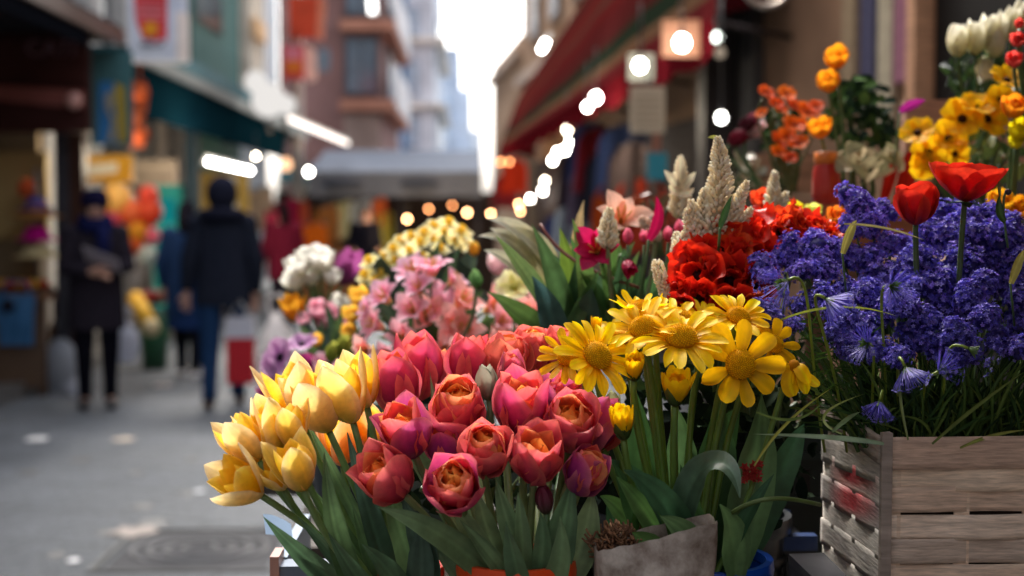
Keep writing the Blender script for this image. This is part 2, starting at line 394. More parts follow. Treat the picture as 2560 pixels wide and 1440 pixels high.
t = corner_building('far_low_building', 'distant low pale building narrowing the bright gap of sky', 1120, 1178, 78, 86, 8.4, S(190, 200, 216),
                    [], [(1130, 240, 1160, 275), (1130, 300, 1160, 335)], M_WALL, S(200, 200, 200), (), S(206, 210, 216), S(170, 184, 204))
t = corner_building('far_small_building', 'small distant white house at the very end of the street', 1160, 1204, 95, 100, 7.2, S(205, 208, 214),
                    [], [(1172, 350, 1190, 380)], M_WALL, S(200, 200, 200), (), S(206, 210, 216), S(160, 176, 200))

# tan building row on the right, facade running slightly towards the street's middle
def facade(name, label, A, B, top, col, m=M_WALL, thick=3.0):
    a, b = V3((*A, 0)), V3((*B, 0)); d = b - a; nrm = unit((d[1], -d[0], 0)); nrm = nrm if nrm[0] > 0 else -nrm
    t = thing(name, label, 'building', (a + b) / 2 + nrm)
    MB().slab(a, d, nrm * thick, (0, 0, top), col).build('wall', m, t, False)
    return t, a, d, nrm
t, a, d, nr = facade('tan_building', 'plain tan rendered building with moulded cornice rising behind the striped awning', (2.62, 8.9), (.98, 27.5), 9.5, S(150, 122, 100))
MB().slab(a - nr * .16 + (0, 0, 3.95), d, nr * .16, (0, 0, .18), S(176, 160, 150)).build('cornice', M_WALL, t, False)
for k in range(7):
    o = a + d * (.08 + .13 * k)
    for z in (4.6, 6.9):
        f = MB().slab(o - nr * .05 + (0, 0, z), d * .06, nr * .05, (0, 0, 1.5), S(120, 104, 92)).build('window', M_PAINT, t, False)
        MB().slab(o + d * .006 - nr * .07 + (0, 0, z + .1), d * .048, nr * .03, (0, 0, 1.3), S(60, 58, 60)).build('pane', M_GLASS, f, False)
t, a, d, nr = facade('low_tan_building', 'low tan end building beside the bright sky, farthest of the row', (.96, 27.7), (.50, 34), 5.0, S(168, 140, 116))
MB().slab(a - nr * .12 + (0, 0, 4.6), d, nr * .12, (0, 0, .16), S(190, 170, 156)).build('cornice', M_WALL, t, False)

# ------------------------------------------------------------------ canopies of the left side
t = thing('dark_canopy', 'dark flat metal canopy with pale front rail over the brown kiosk', 'canopy', (-3.7, 9.5, 0))
MB().box((-4.6, 6, 3.0), (-3.04, 12.5, 3.14), S(30, 32, 40)).build('roof', M_PAINT, t, False)
MB().box((-3.04, 6, 2.97), (-3.0, 12.5, 3.10), S(120, 108, 102)).build('front_rail', M_METAL, t, False)
MB().box((-3.045, 6.2, 2.84), (-3.03, 11.4, 2.96), S(20, 22, 28)).build('valance', M_CLOTH, t, False)
t = thing('teal_canopy', 'long teal canopy with slim metal edge over the left row of stalls', 'canopy', (-3.7, 20, 0))
MB().box((-4.6, 13.4, 2.95), (-3.12, 27, 3.08), S(18, 52, 60)).build('roof', M_PAINT, t, False)
MB().box((-3.12, 13.4, 2.93), (-3.08, 27, 3.06), S(74, 84, 86)).build('front_rail', M_METAL, t, False)
MB().box((-3.10, 13.4, 3.06), (-3.07, 27, 3.22), S(60, 108, 120)).build('fascia', M_PAINT, t, False)
for yy in (16, 19, 22, 25):
    MB().box((-4.55, yy, 2.75), (-3.2, yy + .09, 2.95), S(60, 62, 64)).build('cross_beam', M_METAL, t, False)
MB().box((-3.14, 13.4, 2.45), (-3.13, 24, 2.94), S(12, 40, 50)).build('valance', M_CLOTH, t, False)
t = thing('corner_awning', 'small teal awning with pale scalloped drops under the brick building', 'awning', (-2.7, 28.4, 0))
mb = MB(); a_, b_ = P(700, 300, 28), P(880, 380, 29.5)
mb.slab((a_.x, 28, 2.5), (b_.x - a_.x, .6, -.05), (0, -.35, -.35), (0, 0, .03), S(70, 112, 120)); mb.build('cloth', M_CLOTH, t, False)
mb = MB()
for k in range(6): mb.box((a_.x + .24 * k, 27.62, 1.85), (a_.x + .24 * k + .14, 27.64, 2.14), S(176, 190, 186))
mb.build('scallop', M_CLOTH, t, False)

# far canopy across the end of the street
t = thing('grey_canopy', 'wide slate grey fabric canopy with dark oval prints across the end of street', 'canopy', (-1.4, 26, 0))
x0, x1 = P(770, 480, 25).x, P(1205, 480, 25).x
z0, z1, z2 = P(800, 492, 25).z, P(800, 432, 25).z, P(800, 410, 27).z
mb = MB(); G = np.array([[(x0 + (x1 - x0) * j / 16, 25 + .05 * math.sin(j * 1.4) * (1 - i / 4), z0 + (z1 - z0) * i / 4) for j in range(17)] for i in range(5)])
mb.grid(G, S(96, 102, 114)); mb.build('valance', M_CLOTH, t)
MB().slab((x0, 25, z1), (x1 - x0, 0, 0), (0, 3, .5), (0, 0, .03), S(112, 118, 130)).build('roof', M_CLOTH, t, False)
for px in (860, 1050):
    o_ = P(px, 462, 24.9); MB().lathe((o_.x, 24.93, o_.z), [(0, -.01), (.3, -.005), (.3, .005), (0, .01)], S(70, 75, 86), 24, (0, 1, 0), sx=1.15, sy=.34).build('oval_print', M_CLOTH, t)
for px in (815, 1000, 1195):
    o_ = P(px, 500, 25.2); MB().tube([(o_.x, 25.3, 0), (o_.x, 25.3, z1)], .04, S(60, 60, 66)).build('post', M_METAL, t)

# ------------------------------------------------------------------ striped awning of the right row
t = thing('striped_awning', 'long steep red awning with tan and green stripes over the row of bulbs', 'awning', (1.4, 16, 0))
A0, B0 = V3((1.36, 8.0, 2.62)), V3((.46, 25, 2.66))          # lower (street) edge
A1, B1 = V3((1.66, 8.0, 4.25)), V3((.80, 25, 3.55))           # wall edge
STR = [(0, .10, S(130, 30, 40)), (.10, .19, S(150, 112, 84)), (.19, .32, S(22, 62, 44)), (.32, .42, S(104, 34, 36)), (.42, .56, S(120, 30, 36)), (.56, .66, S(140, 28, 34)),
       (.66, .74, S(124, 72, 62)), (.74, .86, S(150, 26, 32)), (.86, .93, S(112, 60, 54)), (.93, 1.0, S(128, 26, 32))]
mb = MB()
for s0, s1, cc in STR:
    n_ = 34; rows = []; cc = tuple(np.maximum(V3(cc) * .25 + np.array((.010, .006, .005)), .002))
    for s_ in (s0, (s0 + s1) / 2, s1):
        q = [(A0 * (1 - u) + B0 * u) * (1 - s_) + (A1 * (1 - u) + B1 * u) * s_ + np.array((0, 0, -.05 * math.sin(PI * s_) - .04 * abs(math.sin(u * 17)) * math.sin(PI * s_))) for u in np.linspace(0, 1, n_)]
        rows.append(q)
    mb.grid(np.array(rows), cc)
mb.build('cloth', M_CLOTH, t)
mb = MB(); n_ = 120
top = np.array([A0 * (1 - u) + B0 * u for u in np.linspace(0, 1, n_)]); bot = top - np.array([(0, 0, .20 + .05 * abs(math.sin(k * .42))) for k in range(n_)])
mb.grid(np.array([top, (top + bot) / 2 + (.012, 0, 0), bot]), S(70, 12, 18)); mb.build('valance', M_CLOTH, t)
MB().add([A0, A1, V3((2.5, 8.0, 4.35)), V3((2.5, 8.0, 2.9))], [(0, 1, 2, 3)], S(60, 14, 18)).build('side_panel', M_CLOTH, t); MB().add([B0, B1, V3((1.12, 25, 3.6)), V3((1.12, 25, 2.5))], [(0, 1, 2, 3)], S(70, 18, 24)).build('side_panel', M_CLOTH, t)
MB().add([A1, B1, V3((1.12, 25, 3.6)), V3((2.5, 8.0, 4.35))], [(0, 1, 2, 3)], S(60, 18, 20)).build('top_panel', M_CLOTH, t)
for u in np.linspace(0, 1, 7):
    a_, b_ = A0 * (1 - u) + B0 * u, A1 * (1 - u) + B1 * u
    MB().tube([a_ - (0, 0, .03), (b_[0] + .15, b_[1], 2.5)], .018, S(60, 50, 48)).build('support_arm', M_METAL, t)

# dark shop fronts under the awning: back wall and hung goods
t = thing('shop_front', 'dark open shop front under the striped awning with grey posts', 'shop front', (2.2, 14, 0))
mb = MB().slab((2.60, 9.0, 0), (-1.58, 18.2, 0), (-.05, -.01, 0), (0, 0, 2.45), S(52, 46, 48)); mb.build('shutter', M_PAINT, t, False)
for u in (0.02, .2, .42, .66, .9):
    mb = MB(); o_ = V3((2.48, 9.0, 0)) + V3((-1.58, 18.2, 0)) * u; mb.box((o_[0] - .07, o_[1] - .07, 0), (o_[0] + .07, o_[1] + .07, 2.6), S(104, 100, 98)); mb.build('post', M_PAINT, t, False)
GARM = [(1286, 430, 26, S(196, 60, 36), 'small red orange'), (1402, 580, 18, S(62, 68, 110), 'blue'), (1452, 430, 16, S(58, 48, 60), 'plum'), (1480, 470, 15, S(80, 70, 88), 'grey violet'), (1520, 440, 14, S(48, 52, 66), 'navy'),
        (1560, 380, 13, S(54, 66, 100), 'denim blue'), (1500, 380, 14.5, S(120, 34, 40), 'dark red'), (1545, 520, 13, S(170, 76, 34), 'rust orange'), (1590, 430, 12, S(84, 72, 70), 'taupe'), (1478, 360, 15.5, S(52, 60, 96), 'slate blue'),
        (1600, 520, 12, S(140, 50, 34), 'brick red'), (1436, 560, 17, S(150, 160, 170), 'pale grey'), (1345, 520, 26, S(70, 44, 52), 'maroon'), (1262, 470, 27, S(150, 52, 60), 'rose red')]
gl = ranks([(g_[0], g_[1]) for g_ in GARM], 1)
for (px, py, Y, cc, nm), r_ in zip(GARM, gl):
    q = P(px, py, Y); t = thing('hanging_garment', f'{nm} garment hanging in the dark shop front, {r_}', 'garment', (q.x, Y, q.z - .4), 'garments hung under the striped awning')
    mb = MB(); n_ = 13; w_, h_ = .22, .62
    G = np.array([[(q.x + w_ * (u * (1 + .25 * v) if v > .12 else u * .75), Y + .05 * math.sin(u * 7 + px), q.z + .25 - h_ * v - .05 * abs(u)) for u in np.linspace(-1, 1, n_)] for v in np.linspace(0, 1, 7)])
    mb.grid(G, cc); mb.build('cloth', M_CLOTH, t)
    mb = MB(); mb.tube([(q.x - .15, Y, q.z + .2), (q.x, Y, q.z + .28), (q.x + .15, Y, q.z + .2)], .008, S(90, 80, 70), 5); mb.tube([(q.x, Y, q.z + .28), (q.x, Y, q.z + .36)], .005, S(120, 120, 120), 5); mb.build('hanger', M_METAL, t)

# flower shop wall on the right: tan plaster, wooden post, dark doorway
SA, SB = V3((1.72, 8.8, 0)), V3((2.25, 3.2, 0)); SD = SB - SA
t = thing('flower_shop', 'tan plastered flower shop wall with wooden post and dark doorway', 'building', (3, 6, 0))
ns = unit((-SD[1], SD[0], 0)); ns = ns if ns[0] > 0 else -ns
MB().slab(SA, SD, ns * 2.5, (0, 0, 5), S(146, 112, 88)).build('wall', M_WALL, t, False)
MB().box((SB[0] + .02, -12, 0), (SB[0] + 2.5, SB[1] - .01, 6), S(140, 112, 92)).build('side_wall', M_WALL, t, False)
def onwall(u, z, off=0): return SA + SD * u - ns * off + V3((0, 0, z))
MB().slab(onwall(.50, 0, .03), SD * .17, ns * .03, (0, 0, 2.75), S(30, 26, 24)).build('doorway', M_PAINT, t, False)
MB().slab(onwall(.475, 0, .10), SD * .016, ns * .10, (0, 0, 2.75), S(196, 142, 104)).build('door_post', M_WOOD, t, False)
MB().slab(onwall(.67, 0, .08), SD * .012, ns * .08, (0, 0, 2.75), S(96, 88, 80)).build('door_frame', M_PAINT, t, False)
MB().slab(onwall(.685, 0, .04), SD * .30, ns * .04, (0, 0, 2.75), S(40, 36, 36)).build('dark_panel', M_PAINT, t, False)
MB().slab(onwall(.0, 0, .06), SD * .05, ns * .06, (0, 0, 4.5), S(70, 66, 64)).build('corner_post', M_PAINT, t, False)
for u0, cc, z0 in ((.30, S(160, 138, 112), 2.0), (.345, S(84, 82, 104), 2.05), (.385, S(180, 168, 146), 1.85), (.42, S(150, 104, 120), 2.1), (.447, S(120, 130, 110), 1.75)):
    f = MB().slab(onwall(u0, z0, .03), SD * .03, ns * .03, (0, 0, .75), cc)
    o_ = f.build('cloth_strip', M_CLOTH, t, False)
q0 = P(1760, 540, 9.2)
t = thing('shop_pillar', 'tall dark grey square pillar between striped awning and tan wall', 'pillar', (q0.x + .15, 9.35, 0))
MB().box((q0.x, 9.2, 0), (P(1842, 540, 9.2).x, 9.5, 3.4), S(66, 60, 58)).build('shaft', M_PAINT, t, False)
MB().box((P(1848, 540, 9.2).x, 9.1, 0), (P(1885, 540, 9.2).x, 9.3, 4.2), S(132, 126, 122)).build('corner_strip', M_PAINT, t, False)
MB().box((q0.x - .04, 9.14, 0), (P(1842, 540, 9.2).x + .01, 9.52, .2), S(50, 46, 44)).build('base', M_PAINT, t, False)

# unseen canvas roof added above the front benches to block overhead sky
t = thing('shade_canopy', 'unseen dark red canvas roof added to shade the front flower benches', 'canopy', (1.2, 1.8, 0))
G = np.array([[(.36 + 1.86 * u, -.5 + 2.65 * v, 2.32 + .45 * u - .03 * math.sin(PI * v * 3) ** 2) for u in np.linspace(0, 1, 7)] for v in np.linspace(0, 1, 13)])
MB().grid(G, S(120, 30, 36)).build('cloth', mat('heavy_canvas', (.12, .02, .025), rough=.9, var=.15, scale=20), t)
for yy in (-.5, 2.15): MB().tube([(2.1, yy, 0), (2.1, yy, 2.74)], .025, S(90, 84, 80)).build('post', M_METAL, t)

t = thing('added_back_building', 'unseen grey building added behind the viewpoint to shade the front faces', 'building', (-1, -24, 0))  # unseen block added behind the camera to cut the frontal sky light
MB().box((-4.6, -26, 0), (4.8, -22, 11), S(120, 116, 112)).build('wall', M_WALL, t, False)
for x in (-3.6, -1.4, .8, 3.0):
    for z in (1.2, 4.4, 7.6): MB().box((x - .5, -22, z), (x + .5, -21.95, z + 1.8), S(60, 66, 74)).build('window', M_GLASS, t, False)
# ------------------------------------------------------------------ lamps
G_WHITE = glow('lit_bulb_white', (1, .95, .86), 55)
G_SOFT = glow('lit_bulb_soft', (1, .86, .66), 36)
G_AMBER = glow('lit_bulb_amber', (1, .50, .22), 48)
G_AMBER2 = glow('lit_bulb_deep_amber', (1, .36, .13), 20)
G_TEAL = glow('lit_bulb_teal', (.45, .72, .62), 16)
G_TUBE = glow('lit_tube', (1, .97, .92), 40)
G_DIM = glow('lit_tube_dim', (1, .9, .82), 3.0)
M_SOCK = mat('lamp_socket', (.05, .05, .05), rough=.4)
def bulb(px, py, Y, r, gm, label, cord=.5, group=None, name='hanging_bulb'):
    q = P(px, py, Y); t = thing(name, label, 'bulb', (q.x, q.y, q.z), group)
    MB().lathe(q - Vector((0, 0, r)), [(.001, 0), (r * .7, r * .25), (r, r), (r * .75, r * 1.7), (r * .4, r * 2.1)], (1, 1, 1), 14).build('glass', gm, t)
    MB().lathe(q + Vector((0, 0, r)), [(r * .4, 0), (r * .45, r * .3), (r * .4, r * 1.1), (.004, r * 1.2)], (1, 1, 1), 10).build('socket', M_SOCK, t)
    if cord: MB().tube([q + Vector((0, 0, r * 2)), q + Vector((0, 0, r * 2 + cord))], .006, (1, 1, 1), 4).build('cord', M_SOCK, t)
    return q
def reflector(px, py, Y, w, h, col, label):
    a, b = P(px - w, py + h, Y), P(px + w, py - h, Y); t = thing('lamp_reflector', label, 'lamp shade', ((a.x + b.x) / 2, Y, a.z))
    mb = MB(); c = ((a.x + b.x) / 2, Y + .02, b.z); mb.slab((a.x, Y, a.z), (b.x - a.x, 0, 0), (0, .015, 0), (0, 0, b.z - a.z), col); mb.build('shade', M_PAINT, t, False)
    MB().tube([c, (c[0], c[1], c[2] + .3)], .012, S(90, 70, 60), 6).build('stem', M_METAL, t)
reflector(1703, 96, 8.35, 48, 46, S(170, 122, 96), 'square tan reflector plate behind the nearest white bulb')
reflector(1603, 168, 9.75, 32, 34, S(150, 150, 136), 'small grey reflector plate behind the second nearest bulb')
RB = [(1705, 108, 8.2, .040, G_WHITE), (1600, 165, 9.6, .036, G_WHITE), (1490, 245, 12, .036, G_WHITE), (1468, 268, 13, .028, G_WHITE), (1418, 325, 15, .028, G_SOFT),
      (1426, 357, 16.2, .032, G_WHITE), (1412, 376, 17.5, .034, G_WHITE), (1394, 381, 18.5, .034, G_WHITE), (1382, 402, 19.6, .032, G_WHITE), (1362, 453, 22, .03, G_SOFT),
      (1357, 477, 23, .034, G_WHITE), (1326, 497, 24.4, .03, G_WHITE)]
NTH = ['nearest', 'second nearest', 'third nearest', 'fourth nearest', 'fifth nearest', 'sixth nearest', 'seventh nearest', 'eighth nearest', 'ninth nearest', 'tenth nearest', 'eleventh nearest', 'farthest']
for (x, y, Y, r, gm), nth in zip(RB, NTH):
    bulb(x, y, Y, r, gm, f'glowing white bulb under the red striped awning, {nth} of its row', .35, 'bulbs along the striped awning')
AM = [(1018, 548, 23.5, .026, G_AMBER), (1072, 523, 24, .026, G_AMBER2), (1131, 514, 24.5, .022, G_AMBER2), (1168, 532, 24, .026, G_AMBER), (1227, 535, 24, .024, G_AMBER), (1297, 511, 23, .024, G_AMBER), (1301, 528, 23.5, .02, G_AMBER)]
for (x, y, Y, r, gm), p_ in zip(AM, ['leftmost', 'second from left', 'third from left', 'fourth from left', 'fifth from left', 'upper of the rightmost pair', 'lower of the rightmost pair']):
    bulb(x, y, Y, r, gm, f'amber glowing bulb below the grey canopy, {p_}', .2, 'amber bulbs at the end of the street')
bulb(1387, 503, 24, .026, G_TEAL, 'pale teal glowing bulb beside the white bulbs at the far end', .3)
bulb(1793, 94, 7.6, .026, glow('lit_bulb_far', (.92, 1, .9), 6), 'small dim greenish white bulb in front of the tan shop wall, upper one', .3)
bulb(1803, 295, 7.6, .026, glow('lit_bulb_low', (1, .98, .92), 16), 'small white bulb in front of the tan shop wall, lower one', .6)
bulb(1800, 132, 7.5, .03, glow('lit_bulb_faint', (1, .8, .6), .35), 'faint unlit bulb beside the shop pillar', .2)
bulb(1252, 405, 22, .024, G_AMBER2, 'red glowing lamp under the end of the striped awning, outer one', .1)
bulb(1274, 405, 21, .02, G_AMBER2, 'red glowing lamp under the end of the striped awning, inner one', .1)
bulb(640, 391, 18, .022, G_SOFT, 'round cream bulb beside the bright tube under the teal canopy', .25)
bulb(772, 430, 20, .036, G_WHITE, 'bright white bulb at the outer end of left stalls', .2)
bulb(715, 412, 21, .09, glow('lit_bulb_peach', (1, .55, .3), 2.2), 'soft peach bulb under teal canopy beside bright white bulb', .2)
def tube_lamp(px0, py0, Y0, px1, py1, Y1, r, gm, label):
    a, b = P(px0, py0, Y0), P(px1, py1, Y1); t = thing('tube_lamp', label, 'lamp', (a + b) / 2)
    MB().tube([a, b], r, (1, 1, 1), 12).build('tube', gm, t)
    up = Vector((0, 0, r * 1.25)); u = (b - a).normalized()
    MB().slab(a + up, b - a, (.03, 0, 0), (0, 0, .03), S(200, 200, 200)).build('housing', M_PAINT, t, False)
    for q, s in ((a, -1), (b, 1)): MB().tube([q, q + u * s * .03], r * 1.2, S(160, 160, 160), 10).build('end_cap', M_PAINT, t)
tube_lamp(514, 403, 15.5, 626, 427, 16.5, .02, G_TUBE, 'bright white fluorescent tube hanging under the teal canopy')
tube_lamp(705, 290, 20, 868, 358, 26.5, .035, G_DIM, 'long pale tube lamp fixed along the edge of the teal canopy')
tube_lamp(1354, 124, 13, 1369, 97, 12.5, .02, G_TUBE, 'short bright tube lamp above the red striped awning')
tube_lamp(566 + 360, -60, 20, 566 + 366, 35, 20, .05, glow('lit_white_board', (1, .98, .95), 5), 'upright white tube sign on the brick building')
# white spotlights clustered at the canopy corner
for px, py, r, nm in ((640, 205, .16, 'upper'), (672, 250, .24, 'middle'), (715, 262, .14, 'outer')):
    q = P(px, py, 19.5); t = thing('lamp_globe', f'dull white globe lamp at the teal canopy edge, {nm} of three', 'lamp', q, 'globe lamps on the canopy edge')
    MB().ball(q, r, S(250, 245, 238), 14, 9).build('globe', glow('lit_globe', (1, .96, .92), .85), t)
    MB().tube([q - Vector((0, 0, r)), q - Vector((0, 0, r + .2))], .03, S(120, 120, 120)).build('stem', M_METAL, t)

# ------------------------------------------------------------------ signs of the left row
def sign(name, label, px0, py0, px1, py1, Y, dep, col, cat='sign', m=M_PAINT):
    a, b = P(px0, py1, Y), P(px1, py0, Y); t = thing(name, label, cat, ((a.x + b.x) / 2, Y, a.z))
    MB().box((a.x, Y, a.z), (b.x, Y + dep, b.z), col).build('board', m, t, False)
    return t
def on(t, name, pts, Y, col, m=M_PAINT, th=.012):
    mb = MB(); q = [P(x, y, Y) for x, y in pts]; n_ = len(q)
    v = [(p.x, Y - th, p.z) for p in q] + [(p.x, Y, p.z) for p in q]
    mb.add(v, [tuple(range(n_))] + [(i, i + n_, (i + 1) % n_ + n_, (i + 1) % n_) for i in range(n_)], col); return mb.build(name, m, t, False)
def text_part(t, txt, px, py, Y, hpx, col, name='lettering'):
    cu = bpy.data.curves.new(name, 'FONT'); cu.body = txt; cu.size = pxm(hpx, Y) * 1.4; cu.extrude = .006; cu.align_x = 'CENTER'
    o = bpy.data.objects.new(name, cu); COL.objects.link(o); o.parent = t
    q = P(px, py, Y); o.location = Vector((q.x, Y - .02, q.z)) - t.location; o.rotation_euler = (PI / 2, 0, 0)
    
    bpy.context.view_layer.update()
    me = bpy.data.meshes.new_from_object(o); bpy.data.objects.remove(o)
    o2 = bpy.data.objects.new(name, me); COL.objects.link(o2); o2.parent = t; o2.location = Vector((q.x, Y - .02, q.z)) - t.location; o2.rotation_euler = (PI / 2, 0, 0)
    me.materials.clear(); me.materials.append(mat('letter_paint', col, rough=.5, var=.05))
def disc(cx, cy, rx, ry, n=18): return [(cx + rx * math.cos(a), cy + ry * math.sin(a)) for a in np.linspace(0, 2 * PI, n, endpoint=False)]
t = sign('kiosk_sign', 'dark brown shop board with faint pale capital letters above the kiosk', -60, 62, 217, 330, 11.8, .12, S(58, 30, 28))
on(t, 'lower_panel', [(-60, 210), (212, 226), (212, 272), (-60, 246)], 11.78, S(132, 78, 72))
on(t, 'upper_panel', [(-60, 96), (212, 104), (212, 205), (-60, 195)], 11.78, S(64, 34, 30))
MB().ball(P(185, 252, 11.72), (.07, .05, .07), S(200, 150, 140)).build('shiny_corner', M_GLOSS, t)
text_part(t, 'CATI', 130, 140, 11.77, 40, S(116, 86, 96))
t = sign('banner', 'teal hanging banner with blue field, grey figure and yellow stripe', 228, 128, 330, 362, 12.4, .03, S(74, 112, 116), 'banner', M_CLOTH)
on(t, 'blue_field', [(248, 204), (284, 204), (298, 360), (246, 360)], 12.4, S(64, 128, 186), M_CLOTH)
on(t, 'yellow_stripe', [(286, 206), (312, 218), (318, 352), (296, 356)], 12.38, S(172, 150, 66), M_CLOTH)
on(t, 'grey_figure', [(262, 238), (278, 226), (288, 234), (286, 262), (278, 280), (290, 300), (288, 352), (268, 354), (280, 304), (264, 270)], 12.37, S(152, 150, 138), M_CLOTH)
t = sign('light_box', 'white box sign with red ribbon emblem and yellow disc over the canopies', 322, -70, 458, 152, 12.8, .22, S(206, 214, 232))
MB().box((P(440, 0, 12.8).x, 12.79, P(440, 150, 12.8).z), (P(460, 0, 12.8).x, 13.03, P(440, 30, 12.8).z), S(236, 226, 222)).build('side_panel', M_PAINT, t, False)
on(t, 'red_emblem', [(332, -60), (418, -60), (418, 104), (404, 96), (390, 108), (376, 96), (362, 104), (350, 78), (340, 50)], 12.8, S(216, 72, 78))
on(t, 'yellow_disc', disc(377, 72, 18, 18), 12.78, S(226, 150, 44))
for k in range(3): on(t, 'pink_band', [(344, 12 + 14 * k), (408, 14 + 14 * k), (408, 20 + 14 * k), (344, 18 + 14 * k)], 12.785, S(236, 140, 150))
on(t, 'grey_notch', [(352, 108), (372, 104), (392, 114), (410, 104), (410, 116), (352, 118)], 12.785, S(110, 120, 140))
# orange red box signs on the post by the brick building
q = P(742, 120, 26); t = thing('sign_post', 'pale upright post carrying the two red box signs', 'post', (q.x, 26, 0))
MB().tube([(q.x, 26, 0), (q.x, 26, P(742, -60, 26).z)], .11, S(192, 184, 178)).build('shaft', M_PAINT, t)
MB().box((q.x - .2, 25.8, 0), (q.x + .2, 26.2, .25), S(150, 146, 140)).build('base', M_WALL, t, False)
t = sign('red_box_sign', 'plain orange red box sign on the pale post, upper one', 722, -10, 806, 92, 25.7, .25, S(214, 82, 56))
on(t, 'edge_panel', [(796, -8), (816, 4), (808, 100), (790, 92)], 25.69, S(228, 140, 112))
t = sign('red_box_sign', 'red box sign with pink top and orange lower half, beneath plain one', 706, 112, 760, 196, 25.4, .25, S(212, 72, 74))
on(t, 'pink_top', [(712, 116), (752, 116), (752, 150), (712, 150)], 25.4, S(228, 132, 150))
on(t, 'orange_half', [(714, 152), (754, 152), (754, 182), (714, 182)], 25.39, S(220, 118, 50))
on(t, 'pale_side', [(762, 114), (780, 116), (792, 136), (792, 200), (772, 206), (764, 190)], 25.41, S(246, 196, 184))
t = sign('blue_sign', 'small round dull blue sign behind the red box signs', 795, 122, 822, 178, 27.5, .05, S(110, 134, 156))
on(t, 'rim', disc(808, 150, 18, 30), 27.5, S(124, 146, 166))
# hanging orange ornaments
for k, (py0, py1) in enumerate(((212, 250), (318, 358))):
    q = P(350, (py0 + py1) / 2, 12.9); t = thing('orange_lantern', f'small orange lantern hanging beside the teal banner, {["upper", "lower"][k]} one', 'lantern', q)
    MB().ball(q, (.085, .085, .075), S(206, 98, 58), 12, 8).build('body', M_CLOTH, t)
    MB().tube([q + Vector((0, 0, .07)), q + Vector((0, 0, .3))], .012, S(150, 80, 54), 5).build('cord', M_CLOTH, t)
q = P(345, 285, 12.95); t = thing('hanging_ribbon', 'rust orange cloth ribbon hanging between the two orange lanterns', 'ribbon', q)
mb = MB(); mb.grid(np.array([[(q.x + u * .07 + .03 * math.sin(v * 6), 12.95 + .03 * math.sin(v * 9 + u), q.z + .3 - .6 * v) for u in (-1, -.3, .3, 1)] for v in np.linspace(0, 1, 10)]), S(160, 84, 56)); mb.build('cloth', M_CLOTH, t)

# ------------------------------------------------------------------ left stalls
t = thing('kiosk', 'beige kiosk with dark posts under the brown letter board', 'kiosk', (-4, 13, 0))
MB().box((-4.59, 12.6, .12), (-4.5, 16.6, 2.9), S(150, 138, 116)).build('back_panel', M_WALL, t, False)
MB().box((-5.4, 12.45, .12), (-3.75, 12.55, 2.9), S(126, 112, 90)).build('side_panel', M_WALL, t, False)
for px in (160, 196):
    q = P(px, 540, 12.2); MB().box((q.x - .06, 12.15, 0.0), (q.x + .06, 12.3, 3.0), S(58, 58, 64) if px < 180 else S(62, 40, 32)).build('post', M_PAINT, t, False)
MB().box((P(-60, 500, 12.45).x, 12.36, 1.3), (P(120, 500, 12.4).x, 12.44, 2.05), S(160, 140, 92)).build('poster', M_PAPER, t, False)
t = thing('stall_table', 'plain brown wooden stall table at the edge of street with fruit tray', 'table', (-3.9, 12.1, 0))
x0, x1 = P(-120, 720, 12).x, P(128, 720, 12).x
MB().box((x0, 11.8, .80), (x1, 12.4, .86), S(120, 86, 60)).build('tabletop', M_WOOD, t, False)
MB().box((x0 + .04, 11.84, .08), (x1 - .04, 11.88, .80), S(96, 74, 56)).build('front_panel', M_WOOD, t, False)
for x in (x0 + .05, x1 - .05):
    for yy in (11.9, 12.33): MB().box((x - .03, yy - .03, 0), (x + .03, yy + .03, .80), S(80, 60, 46)).build('leg', M_WOOD, t, False)
q = P(50, 715, 12.0); t = thing('fruit_tray', 'shallow tray of yellow and red fruit on the brown stall table', 'tray', (q.x, 12.05, .861))
MB().lathe((q.x, 12.05, .861), [(.001, 0.004), (.24, .004), (.27, .05), (.255, .05), (.23, .015), (.001, .014)], S(90, 60, 40), 20, sy=.8).build('tray', M_PAINT, t)
for k in range(14):
    a = k * 2.4; r = .055 * math.sqrt(k) ; MB().ball((q.x + r * math.cos(a), 12.05 + .7 * r * math.sin(a), .92), .05, [S(214, 160, 40), S(190, 60, 40), S(224, 180, 60)][k % 3], 8, 6).build('fruit', M_WAXY, t)
q = P(38, 800, 11.7); t = thing('blue_bag', 'bright blue plastic carrier bag with dark slot hanging on the stall front', 'bag', (q.x, 11.7, q.z))
mb = MB(); G = np.array([[(q.x + u * (.17 - .03 * v), 11.7 - .05 * (1 - u * u) * math.sin(PI * min(1, v + .2)) + .015 * math.sin(9 * u + 5 * v), q.z + .21 - .42 * v) for u in np.linspace(-1, 1, 13)] for v in np.linspace(0, 1, 10)]); mb.grid(G, S(70, 130, 186)); mb.build('pouch', M_PLASTICBAG, t)
mb = MB().ball((q.x - .04, 11.64, q.z + .12), (.06, .02, .06), S(30, 36, 50)); mb.build('slot', M_PAINT, t)
for s in (-1, 1): MB().tube(bez([(q.x + .12 * s, 11.72, q.z + .2), (q.x + .1 * s, 11.72, q.z + .36), (q.x - .02 * s, 11.75, q.z + .3)], 8), .008, S(70, 130, 186), 5).build('handle', M_PLASTICBAG, t)
